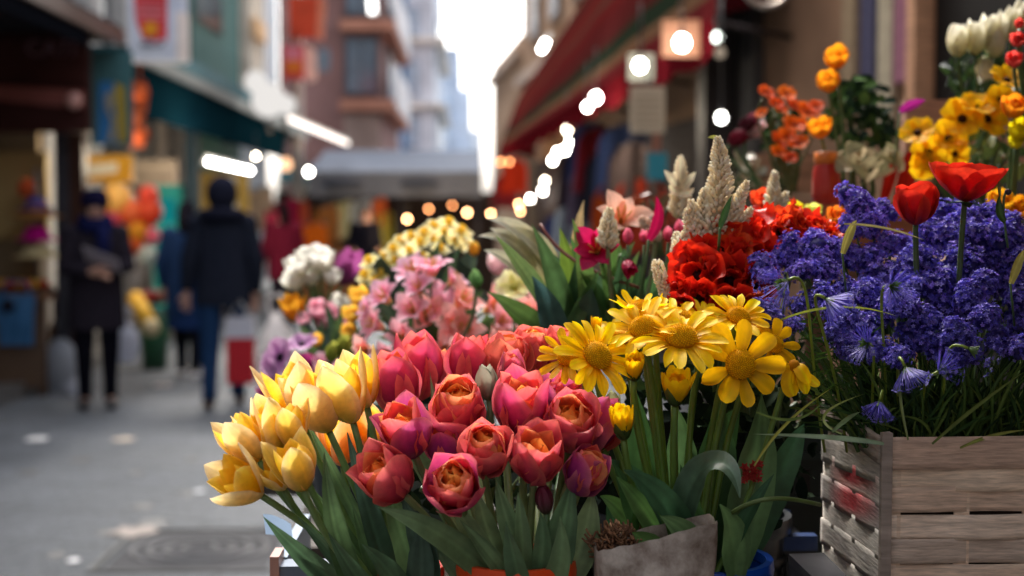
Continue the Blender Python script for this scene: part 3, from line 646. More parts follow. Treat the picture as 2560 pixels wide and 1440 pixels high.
# display of hats and rolls on stand
qx = P(92, 560, 12.1).x
t = thing('display_stand', 'slim grey upright display stand carrying tiers of hats', 'stand', (qx, 12.1, .86))
MB().tube([(qx, 12.1, .861), (qx, 12.1, 1.9)], .018, S(110, 112, 118)).build('pole', M_METAL, t)
MB().lathe((qx, 12.1, .861), [(.001, 0), (.16, 0), (.16, .02), (.001, .025)], S(100, 100, 105), 16).build('base', M_METAL, t)
def hat(py, rb, cb, cc, label, hh=.09, brim=True):
    z = P(92, py, 12.1).z; t = thing('hat', label, 'hat', (qx, 12.1, z))
    MB().lathe((qx, 12.1, z), [(rb * .62, 0), (rb * .6, hh * .6), (rb * .4, hh), (.001, hh * 1.08)], cc, 18).build('crown', M_CLOTH, t)
    if brim: MB().lathe((qx, 12.1, z), [(rb * .6, .004), (rb, -.012), (rb * 1.02, -.004), (rb * .62, .02)], cb, 20).build('brim', M_CLOTH, t)
hat(540, .22, S(156, 106, 58), S(150, 104, 60), 'broad tan brimmed hat on the display stand', .1)
hat(522, .15, S(50, 56, 140), S(54, 60, 150), 'blue cap resting above the tan brimmed hat', .09)
hat(598, .175, S(170, 20, 120), S(180, 24, 130), 'bright magenta hat in the middle of the display stand', .11)
hat(640, .20, S(186, 170, 128), S(190, 180, 140), 'lowest cream straw hat on the display stand', .09)
z = P(70, 470, 12.1).z; MB_ = MB().ball((P(66, 470, 12.1).x, 12.1, z), (.075, .075, .085), S(186, 84, 50), 12, 8, (.1, 0, 1)); o_ = MB_.build('orange_beanie', M_CLOTH); tag(o_, 'orange knitted beanie on top of the display stand', 'hat')
# signs and shop goods further along
t = sign('yellow_sign', 'yellow shop sign with pale panel above the coloured balloons', 206, 388, 330, 455, 13.6, .06, S(200, 150, 44))
on(t, 'pale_panel', [(214, 412), (294, 406), (294, 432), (214, 442)], 13.6, S(214, 210, 190))
t = sign('beige_shutter', 'beige roller box above the teal shop door', 335, 400, 440, 462, 16.5, .1, S(160, 142, 122))
on(t, 'slot', [(340, 440), (436, 440), (436, 446), (340, 446)], 16.5, S(110, 96, 84))
t = sign('teal_door', 'bright teal shop door with turquoise panel behind the balloons', 385, 462, 462, 800, 17.2, .08, S(56, 160, 150), 'door')
on(t, 'panel', [(396, 498), (440, 498), (440, 556), (396, 556)], 17.2, S(0, 140, 156)); on(t, 'lower_panel', [(396, 590), (446, 590), (446, 690), (396, 690)], 17.2, S(30, 150, 160))
MB().ball(P(392, 600, 17.1), .03, S(200, 200, 200)).build('handle', M_METAL, t)
t = sign('yellow_banner', 'yellow and white banner behind the hooded man', 498, 430, 620, 700, 19, .06, S(196, 160, 80), 'banner')
on(t, 'white_panel', [(540, 440), (590, 440), (596, 560), (548, 560)], 19, S(206, 204, 196)); on(t, 'red_mark', disc(552, 478, 8, 12), 18.99, S(170, 60, 80))
t = thing('dark_column', 'dark teal column between the balloons and the hooded man', 'column', (P(478, 540, 17).x, 17, 0))
MB().box((P(462, 540, 17).x, 17, 0), (P(494, 540, 17).x, 17.2, 2.93), S(44, 58, 64)).build('shaft', M_PAINT, t, False)
MB().box((P(458, 540, 17).x, 16.96, 0), (P(498, 540, 17).x, 17.24, .3), S(36, 44, 48)).build('base', M_PAINT, t, False)
BALL = [(292, 500, .15, S(240, 196, 110), 'pale yellow'), (258, 515, .10, S(236, 190, 120), 'small cream'), (372, 492, .10, S(232, 92, 70), 'coral red'), (330, 535, .12, S(232, 120, 70), 'orange'), (285, 545, .10, S(222, 96, 110), 'rose pink'),
        (375, 532, .12, S(226, 90, 56), 'red orange'), (345, 580, .10, S(232, 168, 50), 'golden yellow'), (382, 590, .07, S(236, 130, 150), 'small pink'), (340, 612, .08, S(226, 110, 50), 'deep orange'), (368, 640, .09, S(206, 214, 206), 'pale grey green')]
for px, py, r, cc, nm in BALL:
    q = P(px, py, 13.4); t = thing('balloon', f'{nm} round balloon in the bunch behind the reading woman', 'balloon', q, 'balloons behind the reading woman')
    MB().lathe(q - Vector((0, 0, r * 1.1)), [(.004, 0), (r * .35, r * .15), (r * .85, r * .65), (r, r * 1.25), (r * .8, r * 1.8), (r * .4, r * 2.12), (.001, r * 2.2)], cc, 16).build('skin', M_WAXY, t)
    MB().tube([q - Vector((0, 0, r * 1.1)), (P(335, 720, 13.4).x, 13.4, P(335, 720, 13.4).z)], .003, S(220, 220, 220), 4).build('string', M_PAINT, t)
def lump_bag(name, px, py, Y, w, h, col, label, m=M_PLASTICBAG, ground=True, nk=1.0):
    q = P(px, py, Y); z = 0.0 if ground else q.z - h / 2; t = thing(name, label, 'bag', (q.x, Y, z)); mb = MB(); rows = []
    for i, v in enumerate(np.linspace(0, 1, 10)):
        rr = w * (.75 + .35 * math.sin(PI * min(1, v * 1.15))) * (1 if v < .72 else 1 - (v - .72) / .28 * .72)
        rows.append([(q.x + rr * (1 + .14 * math.sin(3 * a + 4 * v + px)) * math.cos(a), Y + .7 * rr * math.sin(a), z + h * v) for a in np.linspace(0, 2 * PI, 18, endpoint=False)])
    mb.grid(np.array(rows), col, True); mb.build('sack', m, t)
    for s in (-1, 1): MB().tube(bez([(q.x + .03 * s, Y, z + h * .97), (q.x + .09 * s, Y, z + h * 1.25), (q.x + .01 * s, Y, z + h * 1.2)], 8), .012, col, 5).build('handle', m, t)
    return t
lump_bag('white_sack', 160, 880, 12.2, .17, .52, S(200, 206, 216), 'white plastic sack standing on the street by the brown stall')
lump_bag('white_sack', 192, 930, 11.9, .10, .14, S(206, 210, 220), 'small low white bag lying before the taller white sack')
lump_bag('carrier_bag', 308, 850, 11.4, .11, .36, S(196, 200, 212), 'white carrier bag hanging beside the reading woman', ground=False)
lump_bag('dark_sack', 170, 740, 12.8, .16, .75, S(70, 50, 44), 'tall dark brown sack behind the white sack', M_CLOTH)
a, b = P(338, 745, 12.6), P(376, 815, 12.2); t = thing('paper_roll', 'yellow wrapped paper roll leaning below the balloons', 'roll', b)
MB().tube([a, b], [.07, .075], S(224, 170, 44), 14).build('wrap', M_PAPER, t); MB().tube([b, b + (b - a) * .12], .07, S(226, 206, 160), 14).build('core', M_PAPER, t)
t = thing('flower_pail', 'green pail of red flowers standing beside the yellow roll', 'pail', (P(385, 760, 14).x, 14, 0)); q = P(385, 760, 14)
MB().lathe((q.x, 14, 0.0), [(.001, 0), (.12, 0), (.16, q.z - .05), (.15, q.z - .05), (.11, .03)], S(30, 84, 56), 18).build('bucket', M_GLOSS, t)
for k in range(9):
    a_ = k * 2.4; r_ = .05 * math.sqrt(k); MB().ball((q.x + r_ * math.cos(a_), 14 + r_ * math.sin(a_), q.z + .05 + .02 * (k % 3)), .055, S(186, 52, 44), 8, 6).build('bloom', M_FUZZ, t)

# goods at the end of the street under the grey canopy
ENDG = [(712, 545, 22, .22, .45, S(150, 30, 64), 'crimson'), (690, 560, 21.5, .16, .35, S(206, 60, 90), 'pink red'), (740, 545, 23, .2, .4, S(186, 90, 60), 'terracotta'), (775, 590, 22, .26, .3, S(222, 110, 30), 'orange'), (815, 560, 24, .2, .5, S(126, 84, 46), 'brown'),
        (862, 545, 26, .18, .5, S(190, 196, 164), 'pale green'), (905, 550, 26, .22, .6, S(170, 186, 208), 'light blue'), (945, 530, 26, .16, .4, S(210, 110, 66), 'orange red'), (960, 575, 26, .16, .5, S(200, 190, 84), 'olive yellow'), (650, 520, 22, .2, .5, S(200, 180, 150), 'cream')]
for px, py, Y, w_, h_, cc, nm in ENDG:
    q = P(px, py, Y); t = thing('hanging_cloth', f'{nm} cloth hanging at the end stall below the grey canopy', 'cloth', (q.x, Y, q.z - h_), 'cloths at the end stall')
    mb = MB(); mb.grid(np.array([[(q.x + w_ * u * (1 + .1 * v), Y + .04 * math.sin(u * 8 + px), q.z + h_ * .6 - h_ * 1.3 * v + .04 * math.sin(3 * u)) for u in np.linspace(-1, 1, 13)] for v in np.linspace(0, 1, 5)]), cc); mb.build('fabric', M_CLOTH, t)
    MB().tube([(q.x - w_, Y, q.z + h_ * .62), (q.x + w_, Y, q.z + h_ * .62)], .012, S(70, 60, 56), 5).build('rail', M_METAL, t)
t = thing('end_stall', 'dark end stall with brown counter beneath the grey canopy', 'stall', (-1.2, 27.5, 0))
MB().box((P(690, 540, 27).x, 27, 0), (P(1240, 540, 27).x, 27.15, 1.95), S(54, 46, 44)).build('back_panel', M_WALL, t, False)
MB().box((P(700, 540, 24.5).x, 24.6, 0), (P(960, 540, 24.5).x, 25.1, .95), S(110, 76, 46)).build('counter', M_WOOD, t, False)
t = sign('placard', 'cream hanging price placard with faint lines under the awning', 1576, 216, 1662, 332, 7.8, .02, S(196, 178, 152), 'placard', M_PAPER)
for k in range(5): on(t, 'line', [(1588, 240 + 17 * k), (1650, 240 + 17 * k), (1650, 244 + 17 * k), (1588, 244 + 17 * k)], 7.8, S(168, 148, 124), M_PAPER, .004)
MB().tube([P(1620, 216, 7.81), P(1620, 150, 7.81)], .006, S(60, 56, 52), 4).build('cord', M_SOCK, t)
t = sign('teal_card', 'small teal square card hanging below the cream placard', 1618, 382, 1668, 450, 7.7, .02, S(50, 140, 156), 'card', M_PAPER)
MB().box((P(1632, 380, 7.72).x, 7.72, P(1632, 382, 7.72).z), (P(1652, 330, 7.72).x, 7.73, P(1652, 334, 7.72).z), S(150, 96, 76)).build('hanging_tab', M_PAPER, t, False)
q = P(1915, 5, 5.2); t = thing('hanging_hook', 'pale rounded metal loop hanging in front of tan wall', 'hook', q)
MB().tube(bez([P(1846, -90, 5.2), P(1838, 52, 5.2), P(1998, 52, 5.2), P(1986, -90, 5.2)], 22), .012, S(176, 160, 146), 8).build('loop', M_METAL, t)
MB().tube([P(1846, -90, 5.2), P(1916, -200, 5.2), P(1986, -90, 5.2)], .008, S(120, 110, 100), 6).build('wire', M_METAL, t)

# ------------------------------------------------------------------ people
def person(label, px, Y, H, yaw, coat, coat_len, legs, shoe, arms, hair, hat=None, hood=None, scarf=None, skirt=None, step=0., bulk=1.):
    gx = P(px, 540, Y).x; s = H / 1.75; R = Matrix.Rotation(yaw, 3, 'Z')
    t = thing('person', label, 'person', (gx, Y, 0))
    def W(p): return Vector((gx, Y, 0)) + R @ (Vector(p) * s)
    J, E, RAD = [], [], []
    def add(p, r, par):
        J.append(R @ (Vector(p) * s)); RAD.append(r * s)
        if par is not None: E.append((par, len(J) - 1))
        return len(J) - 1
    pel = add((0, 0, .95), .13, None); sp = add((0, 0, 1.15), .12, pel); ch = add((0, 0, 1.36), .135, sp); nk = add((0, 0, 1.50), .055, ch)
    j1 = add((0, -.015, 1.575), .065, nk); hd = add((0, -.02, 1.645), .082, j1); add((0, -.015, 1.715), .062, hd)
    WR = []
    for sd in (-1, 1):
        hp = add((sd * .095, 0, .90), .095, pel); kn = add((sd * .10, -.02 + sd * step * .5, .50), .06, hp); an = add((sd * .10, .02 + sd * step, .09), .04, kn); add((sd * .115, -.13 + sd * step, .035), .035, an)
        sh = add((sd * .18, 0, 1.42), .06, ch); el, wr = arms[0 if sd < 0 else 1]; e = add(el, .045, sh); wv = add(wr, .03, e); WR.append((sh, e, wv))
        d = (Vector(wr) - Vector(el)).normalized(); pm = Vector(wr) + d * .07; pa = add(pm, .032, wv)
        side = d.cross(Vector((0, 0, 1)) if abs(d.z) < .8 else Vector((0, 1, 0))).normalized(); crl = d.cross(side).normalized()
        for k, ln in enumerate((.065, .078, .072, .056)):
            b0 = add(pm + d * .03 + side * (k - 1.5) * .019, .009, pa); b1 = add(Vector(pm) + d * (.03 + ln * .6) + side * (k - 1.5) * .021 + crl * .012, .0085, b0); add(Vector(pm) + d * (.02 + ln) + side * (k - 1.5) * .021 + crl * .035, .007, b1)
        th = add(Vector(wr) + d * .04 + side * .042, .01, pa); add(Vector(wr) + d * .085 + side * .058 + crl * .02, .008, th)
    me = bpy.data.meshes.new('body'); me.from_pydata([tuple(j) for j in J], E, []); o = bpy.data.objects.new('body', me); COL.objects.link(o); o.parent = t
    me.materials.append(mat('skin_tone', S(206, 160, 138), rough=.5, var=.06, scale=20))
    sk = o.modifiers.new('skin', 'SKIN'); sk.use_smooth_shade = True
    for i, r in enumerate(RAD): me.skin_vertices[0].data[i].radius = (r, r)
    me.skin_vertices[0].data[0].use_root = True
    o.modifiers.new('smooth', 'SUBSURF').render_levels = 1
    # coat: body rings and sleeves
    mb = MB(); rings = []
    zs = [(1.50, .075, .075), (1.475, .15, .10), (1.43, .205, .125), (1.33, .22, .145), (1.15, .205, .145), (1.0, .215, .155)]
    z = .9
    while z > coat_len: zs.append((z, .22 + .03 * (.9 - z), .16 + .02 * (.9 - z))); z -= .12
    zs.append((coat_len, .225 + .03 * (.9 - coat_len), .16))
    for zz, rx, ry in zs: rings.append([V3(W((rx * bulk * math.cos(a), ry * bulk * math.sin(a) * (1 + .05 * math.sin(5 * a)), zz))) for a in np.linspace(0, 2 * PI, 20, endpoint=False)])
    mb.grid(np.array(rings), coat, True)
    for sd, (sh, e, wv) in zip((-1, 1), WR):
        a_, b_, c_ = [V3(J[i]) + V3((gx, Y, 0)) for i in (sh, e, wv)]
        mb.tube(np.concatenate([bez([a_, (a_ + b_) / 2, b_], 5), bez([b_, (b_ + c_) / 2, c_ * .9 + b_ * .1], 5)[1:]]), [.085 * s * bulk, .07 * s, .052 * s], coat, 12); mb.ball(a_, .098 * s * bulk, coat, 12, 8)
    mb.build('coat', M_CLOTH, t)
    for sd in (-1, 1):
        hp, kn, an = W((sd * .095, 0, .93)), W((sd * .10, -.02 + sd * step * .5, .5)), W((sd * .10, .02 + sd * step, .07))
        MB().tube(np.concatenate([bez([hp, kn], 5), bez([kn, an], 6)[1:]]), [.105 * s, .085 * s, .065 * s, .055 * s], legs, 12).build('trouser_leg', M_CLOTH, t)
        q = W((sd * .11, -.05 + sd * step, .045)); ax = R @ Vector((0, -1, 0))
        mb = MB().ball(q, (.048, .048, .135), shoe, 12, 8, tuple(ax)); mb.build('shoe', M_GLOSS, t)
    q = W((0, .005, 1.66))
    mb = MB(); fw = R @ Vector((0, -1, 0))
    for a0, rr, zz in ((0, .097, 1.665),): mb.ball(W((0, .018, zz)), (.092 * s, .1 * s, .112 * s), hair, 14, 9)
    if hair is not None and hat is None and hood is None: mb.tube([W((0, .05, 1.66)), W((0, .075, 1.55)), W((0, .07, 1.42))], [.085 * s, .08 * s, .05 * s], hair, 10)
    mb.build('hair', M_CLOTH, t)
    mb = MB()
    for sd in (-1, 1): mb.ball(W((sd * .032, -.098, 1.655)), .011 * s, (.03, .025, .02), 8, 6)
    mb.build('eyes', M_GLOSS, t)
    MB().ball(W((0, -.108, 1.63)), (.014 * s, .016 * s, .024 * s), S(206, 160, 138)).build('nose', M_SKIN, t)
    MB().ball(W((0, -.094, 1.592)), (.026 * s, .01 * s, .007 * s), S(170, 90, 84)).build('mouth', M_SKIN, t)
    if hat: MB().lathe(W((0, .0, 1.665)), [(.108 * s, -.005), (.116 * s, .03), (.108 * s, .085), (.07 * s, .125), (.001, .135)], hat, 16).build('knit_hat', M_CLOTH, t)
    if scarf:
        mb = MB()
        for zz, rr in ((1.50, .115), (1.545, .105)): mb.tube([W((rr * math.cos(a), rr * math.sin(a) - .015, zz + .02 * math.sin(a))) for a in np.linspace(0, 2 * PI, 18)], .042 * s, scarf, 8)
        mb.tube([W((.05, -.12, 1.5)), W((.06, -.17, 1.35)), W((.05, -.165, 1.18))], [.05 * s, .06 * s, .05 * s], scarf, 8); mb.build('scarf', M_CLOTH, t)
    if hood:
        mb = MB(); mb.ball(W((0, .02, 1.665)), (.125 * s, .13 * s, .145 * s), hood, 14, 10); mb.tube([W((.14 * math.cos(a), .03 + .13 * math.sin(a), 1.49 + .02 * math.sin(a))) for a in np.linspace(0, 2 * PI, 16)], .055 * s, hood, 8)
        mb.build('hood', M_CLOTH, t)
    if skirt:
        mb = MB(); mb.grid(np.array([[V3(W((rx * math.cos(a), rx * .75 * math.sin(a), zz))) for a in np.linspace(0, 2 * PI, 20, endpoint=False)] for zz, rx in ((.98, .17), (.8, .2), (.6, .215), (.5, .22))]), skirt, True); mb.build('skirt', M_CLOTH, t)
    return W
Wm = person('woman in dark coat, navy knit hat and scarf reading a pale leaflet', 238, 11.1, 1.66, .25, S(44, 40, 48), .66, S(20, 20, 28), S(46, 44, 48),
            (((-.24, -.06, 1.16), (-.02, -.27, 1.13)), ((.25, -.07, 1.17), (.09, -.28, 1.17))), S(50, 36, 30), hat=S(28, 26, 52), scarf=S(26, 30, 66))
q = Wm((.07, -.36, 1.17)); o_ = MB().slab((q.x - .14, q.y, q.z + .06), (.26, 0, -.1), (0, -.1, .1), (0, 0, .012), S(150, 142, 150)).build('leaflet', M_PAPER, None, False); tag(o_, 'pale folded leaflet held by the woman in navy knit hat', 'leaflet')
Wp = person('man seen from behind in dark hooded jacket and blue jeans', 556, 11.2, 1.76, PI + .1, S(38, 42, 54), .80, S(34, 58, 92), S(90, 70, 56),
            (((-.255, .02, 1.14), (-.24, -.05, .88)), ((.255, .03, 1.14), (.28, -.02, .90))), S(28, 26, 34), hood=S(36, 38, 52), step=.16, bulk=.98)
person('walker in dark blue coat and skirt with white sneakers, beside hooded man', 468, 13.2, 1.62, PI - .1, S(32, 52, 88), .62, S(22, 24, 32), S(220, 220, 224),
       (((-.26, .02, 1.12), (-.25, -.06, .88)), ((.26, .03, 1.14), (.25, -.02, .90))), S(30, 28, 36), skirt=S(30, 50, 92), step=-.12)
person('shopper in burgundy coat with dark hair at the end stall', 708, 18, 1.66, PI + .5, S(110, 30, 48), .75, S(40, 36, 44), S(50, 44, 44),
       (((-.25, .0, 1.14), (-.22, -.16, .98)), ((.25, .0, 1.14), (.22, -.16, 1.0))), S(44, 26, 30), step=.08)
person('distant shopper in black coat under the grey canopy', 912, 23, 1.64, .2, S(30, 30, 38), .7, S(30, 30, 36), S(40, 40, 44),
       (((-.25, .0, 1.14), (-.2, -.16, 1.0)), ((.25, .0, 1.14), (.2, -.16, 1.0))), S(40, 28, 26))
# what the walkers carry
hp = Wp((.30, -.02, .86)); t = thing('shopping_bag', 'red shopping bag with white top carried beside the hooded man', 'bag', (hp.x + .12, hp.y, .3))
q0, q1 = P(566, 960, 11.1), P(632, 845, 11.1); mb = MB()
mb.slab((q0.x, 11.1, q0.z), (q1.x - q0.x, 0, 0), (0, .14, 0), (0, 0, q1.z - q0.z), S(190, 26, 40)); mb.build('pouch', M_PAPER, t, False)
MB().slab((q0.x - .004, 11.096, q1.z), (q1.x - q0.x + .008, 0, 0), (0, .148, 0), (0, 0, .16), S(206, 206, 216)).build('white_top', M_PAPER, t, False)
for s in (0, .13): MB().tube(bez([(q0.x + .04, 11.1 + s, q1.z + .16), ((q0.x + q1.x) / 2, 11.1 + s, q1.z + .42), (q1.x - .04, 11.1 + s, q1.z + .16)], 10), .006, S(220, 220, 220), 5).build('handle', M_PAPER, t)
lump_bag('carrier_bag', 690, 885, 9.5, .12, .55, S(226, 222, 222), 'large bright white carrier bag beyond the lilac anemones', ground=False)

# point lights added to boost the lit tubes and bulbs; kiosk one is fill
def added_light(px, py, Y, watts, col, r=.12):
    l = bpy.data.lights.new('added_glow', 'POINT'); l.energy = watts; l.color = col; l.shadow_soft_size = r
    o = bpy.data.objects.new('added_glow', l); o.location = P(px, py, Y); COL.objects.link(o)
added_light(540, 470, 15.2, 90, (1, .88, .7)); added_light(250, 400, 12.6, 22, (1, .82, .6)); added_light(1500, 300, 11.5, 30, (1, .85, .66)); added_light(1100, 545, 23, 160, (1, .7, .42))
# ------------------------------------------------------------------ benches and pails
GREEN, DGREEN, YGREEN = S(74, 104, 62), S(44, 70, 46), S(128, 148, 74)
def bench(label, x0, x1, y0, y1, z, col, ins=.05):
    t = thing('flower_bench', label, 'bench', ((x0 + x1) / 2, (y0 + y1) / 2, 0))
    k = 5
    for i in range(k):
        ya, yb = y0 + (y1 - y0) * i / k, y0 + (y1 - y0) * (i + 1) / k - .008
        MB().box((x0, ya, z - .03), (x1, yb, z), col, .002).build('plank', M_WOOD, t, False)
    for x in (x0 + ins, x1 - .05):
        for y in (y0 + .05, y1 - .05): MB().box((x - .03, y - .03, 0), (x + .03, y + .03, z - .032), S(80, 66, 52)).build('leg', M_WOOD, t, False)
    MB().box((x0 + ins - .03, y0 + .01, z - .14), (x1 - .02, y0 + .035, z - .032), S(84, 70, 56)).build('apron', M_WOOD, t, False)
bench('weathered plank bench carrying the tulip pots and the wicker crate', -.26, 1.3, 1.20, 2.12, .97, S(96, 84, 72))
bench('plank bench behind the tulips carrying the pink lilies and leafy bunches', -.29, 1.25, 2.14, 2.62, 1.0, S(52, 46, 40), .2)
bench('rear plank bench carrying the white and lilac blooms', -.40, 1.2, 2.68, 3.3, 1.0, S(50, 44, 38), .22)
def pail(label, c, r, h, col, name='flower_pail', m=M_GLOSS, ribs=True, handle=False, taper=.8):
    c = Vector(c); t = thing(name, label, 'pail', c)
    MB().lathe(c, [(.001, 0), (r * taper, 0), (r * (taper + .02), .01), (r * .97, h - .012), (r * .93, h - .012), (r * (taper - .03), .015), (.001, .012)], col, 32).build('bucket', m, t, sharp=40)
    MB().lathe(c, [(r * .96, h - .022), (r * 1.05, h - .02), (r * 1.07, h - .01), (r * 1.05, h), (r * .94, h), (r * .93, h - .01)], V3(col) * 1.1, 32).build('rim', m, t, sharp=50)
    if ribs: MB().lathe(c, [(r * .93, h - .06), (r * .985, h - .058), (r * .99, h - .05), (r * .95, h - .047)], V3(col) * .9, 32).build('band', m, t)
    return t
EYEP = V3((0, 0, EYE))
def axis3(ax): return unit((ax[0], -ax[2], -ax[1]))        # (right, down, towards camera) in the photo's sense -> world
def stem_to(mb, base, o, a, r, col, n=12, k=.45):
    base, o = V3(base), V3(o); L = np.linalg.norm(o - base)
    mb.tube(bez([base, base + np.array((0, 0, L * .35)) * .6 + (o - base) * .1, o - V3(a) * L * k, o], n), [r * 1.1, r], col, 7)

def whorl(mb, o, a, n, L, W, ph0, ph1, off=0., **k):
    a, e, b = basis(a)
    for i in range(n):
        an = off + 2 * PI * i / n + rng.uniform(-.15, .15)
        petal(mb, o, a, math.cos(an) * e + math.sin(an) * b, L * rng.uniform(.93, 1.07), W * rng.uniform(.93, 1.07), ph0 + rng.uniform(-5, 5), ph1 + rng.uniform(-7, 7), **k)
def shade(c, f): return tuple(np.clip(V3(c) * f, 0, 1))
def head_lily(mb, o, a, R, cols):
    a = unit(a); o = V3(o) - a * R * .55
    whorl(mb, o, a, 3, R * 1.35, R * .36, 18, 88, 0, p=1.3, cup=.25, shape='lily', nu=8, nv=5, cols=cols, ruffle=.05)
    whorl(mb, o, a, 3, R * 1.25, R * .30, 15, 75, PI / 3, p=1.3, cup=.25, shape='lily', nu=8, nv=5, cols=cols, ruffle=.05)
    aa, e, b = basis(a)
    for i in range(5):
        an = i * 1.3; d = unit(aa + .25 * (math.cos(an) * e + math.sin(an) * b)); mb.tube([o + aa * R * .2, o + d * R * .95], R * .03, S(222, 176, 90), 4)
def head_round(mb, o, a, R, cols, layers=4, n=6):
    a = unit(a); o = V3(o) - a * R * .8
    for l in range(layers):
        f = 1 - .2 * l
        whorl(mb, o + a * R * .1 * l, a, n, R * 1.75 * f, R * .62 * f, 86 - 10 * l, -25 - 6 * l + 22 * (l == 0), .5 * l, p=.6, cup=.35, shape='round', nu=6, nv=5, cols=[shade(c, 1 - .05 * l) for c in cols])
def head_daff(mb, o, a, R, cols, cup_col):
    a = unit(a)
    whorl(mb, o, a, 6, R, R * .38, 80, 92, 0, cup=.15, shape='tulip', nu=5, nv=5, cols=cols)
    mb.lathe(o, [(R * .15, 0), (R * .3, R * .25), (R * .36, R * .5), (R * .32, R * .48), (R * .1, R * .05)], cup_col, 10, a)
def head_tulip(mb, o, a, L, cols, open_=0., W=None):
    a = unit(a); o = V3(o) - a * L * .45; W = W or L * .31
    whorl(mb, o, a, 3, L, W, 78, -10 + open_, 0, p=.45, cup=.45, nu=8, nv=5, cols=cols)
    whorl(mb, o, a, 3, L * .97, W, 68, -12 + open_, PI / 3, p=.45, cup=.45, nu=8, nv=5, cols=cols)
def head_poppy(mb, o, a, R, cols, eye):
    a = unit(a); whorl(mb, o, a, 5, R * 1.1, R * .55, 60, 85, 0, cup=.3, shape='ruff', nu=7, nv=7, cols=cols, ruffle=.1)
    mb.ball(V3(o) + a * R * .12, (R * .25, R * .25, R * .2), eye, 10, 6, a)

def plant(name, label, cat, base, c, a, build, mat_=M_PETAL, r=.0028, scol=GREEN, group=None, lv=None, part='flower_head', stems=True):
    """one stem that can be lifted out: root > flower_head, stem, leaves"""
    t = thing(name, label, cat, base, group)
    mb = MB(); build(mb); mb.build(part, mat_, t)
    if stems: mb = MB(); stem_to(mb, base, V3(c) - unit(a) * .012, a, r, scol); mb.build('stem', M_STEM, t)
    for pts, W, col in (lv or []):
        mb = MB(); leaf(mb, pts, W, col=col, nu=12, nv=5); mb.build('leaf', M_LEAF, t)
    return t

# ------------------------------------------------------------------ pale narcissus bunch
pail('dark green pail holding the pale narcissus bunch', (P(1060, 800, 2.52).x, 2.54, 1.001), .10, .20, S(40, 58, 50))
NB = P(1060, 830, 2.54)
NARC = [(925, 655), (915, 690), (940, 705), (965, 640), (960, 670), (985, 625), (1005, 605), (990, 650), (1030, 595), (1025, 630), (1050, 610), (1060, 585), (1055, 645), (1080, 600), (1085, 570), (1100, 625), (1110, 585), (1120, 560), (1135, 600), (1150, 580), (1160, 600), (1145, 615), (1095, 650), (1005, 665), (955, 690)]
for (x, y), r_ in zip(NARC, ranks(NARC, 4)):
    Y = 2.50 + rng.uniform(-.04, .08); c = P(x, y, Y); a = axis3(((x - 1060) / 220, -.9, .55 + rng.uniform(-.2, .3)))
    plant('narcissus', f'pale yellow narcissus, {r_} of the narcissus bunch', 'flower', NB + Vector((rng.uniform(-.03, .03), 0, 0)), c, a,
          lambda mb, c=c, a=a: head_daff(mb, c, a, pxm(rng.uniform(30, 36), 2.4), (S(246, 222, 110), S(252, 238, 160), S(253, 246, 205)), S(246, 216, 90)), M_PETAL, .002, S(60, 86, 66), 'pale narcissus bunch')
t = thing('paper_wrap', 'dark green paper sleeve around the pale narcissus bunch', 'wrapping', NB)
mb = MB(); rows = []
for v in np.linspace(0, 1, 6):
    rr = .05 + .045 * v; cc = V3(NB) + np.array((.0, .0, .03 + .10 * v)); rows.append([cc + (rr * math.cos(a_), .7 * rr * math.sin(a_), .02 * math.sin(4 * a_) * v) for a_ in np.linspace(0, 2 * PI, 20, endpoint=False)])
mb.grid(np.array(rows), S(52, 74, 64), True); mb.build('sleeve', M_PAPER, t)
for k, (x0, y0, x1, y1) in enumerate([(1070, 780, 1100, 600), (1110, 780, 1150, 620), (1020, 780, 1030, 640)]):
    mb = MB(); leaf(mb, [P(x0, y0, 2.4), P(x0, (y0 + y1) / 2, 2.36), P(x1, y1, 2.36)], pxm(16, 2.4), col=DGREEN); mb.build('leaf', M_LEAF, t)

# ------------------------------------------------------------------ white ranunculus and violet tulip
pail('grey pail holding white ranunculus at the street end of the rear bench', (P(800, 800, 2.9).x, 2.95, 1.001), .085, .17, S(90, 100, 100))
WB = P(812, 830, 2.95)
WHT = [(800, 650, 46), (745, 665, 40), (735, 700, 38), (775, 690, 36), (830, 690, 30), (850, 760, 34), (770, 640, 34)]
for (x, y, r), nm in zip(WHT, ['largest white ranunculus on top of the white bunch', 'white ranunculus at upper street side of the white bunch', 'outermost low white ranunculus of the white bunch', 'white ranunculus in the middle of the white bunch',
                               'smaller white ranunculus beside the violet tulip', 'white ranunculus low between pink and yellow blooms', 'white ranunculus peeking behind the largest white one']):
    c = P(x, y, 2.85 + .05 * rng.random()); a = axis3(((x - 800) / 160, -.9, .4))
    plant('ranunculus', nm, 'flower', WB, c, a, lambda mb, c=c, a=a, r=r: head_round(mb, c, a, pxm(r, 2.85), (S(214, 218, 180), S(236, 232, 216), S(246, 244, 238)), 4, 6), M_WAXY, .003, GREEN, 'white ranunculus bunch')
c = P(872, 668, 2.9); plant('tulip', 'violet magenta tulip standing right beside the white ranunculus', 'flower', WB, c, axis3((.35, -.85, .2)), lambda mb: head_tulip(mb, c, axis3((.35, -.85, .2)), pxm(110, 2.9), (S(110, 30, 80), S(150, 66, 130), S(176, 90, 150)), 6), M_WAXY)
c = P(1078, 568, 2.8); plant('tulip', 'small purple bloom showing above the pale narcissus', 'flower', NB, c, (0, 0, 1), lambda mb: head_tulip(mb, c, (0, 0, 1), pxm(40, 2.8), (S(110, 40, 100), S(150, 66, 140), S(170, 80, 150)), 6), M_WAXY)
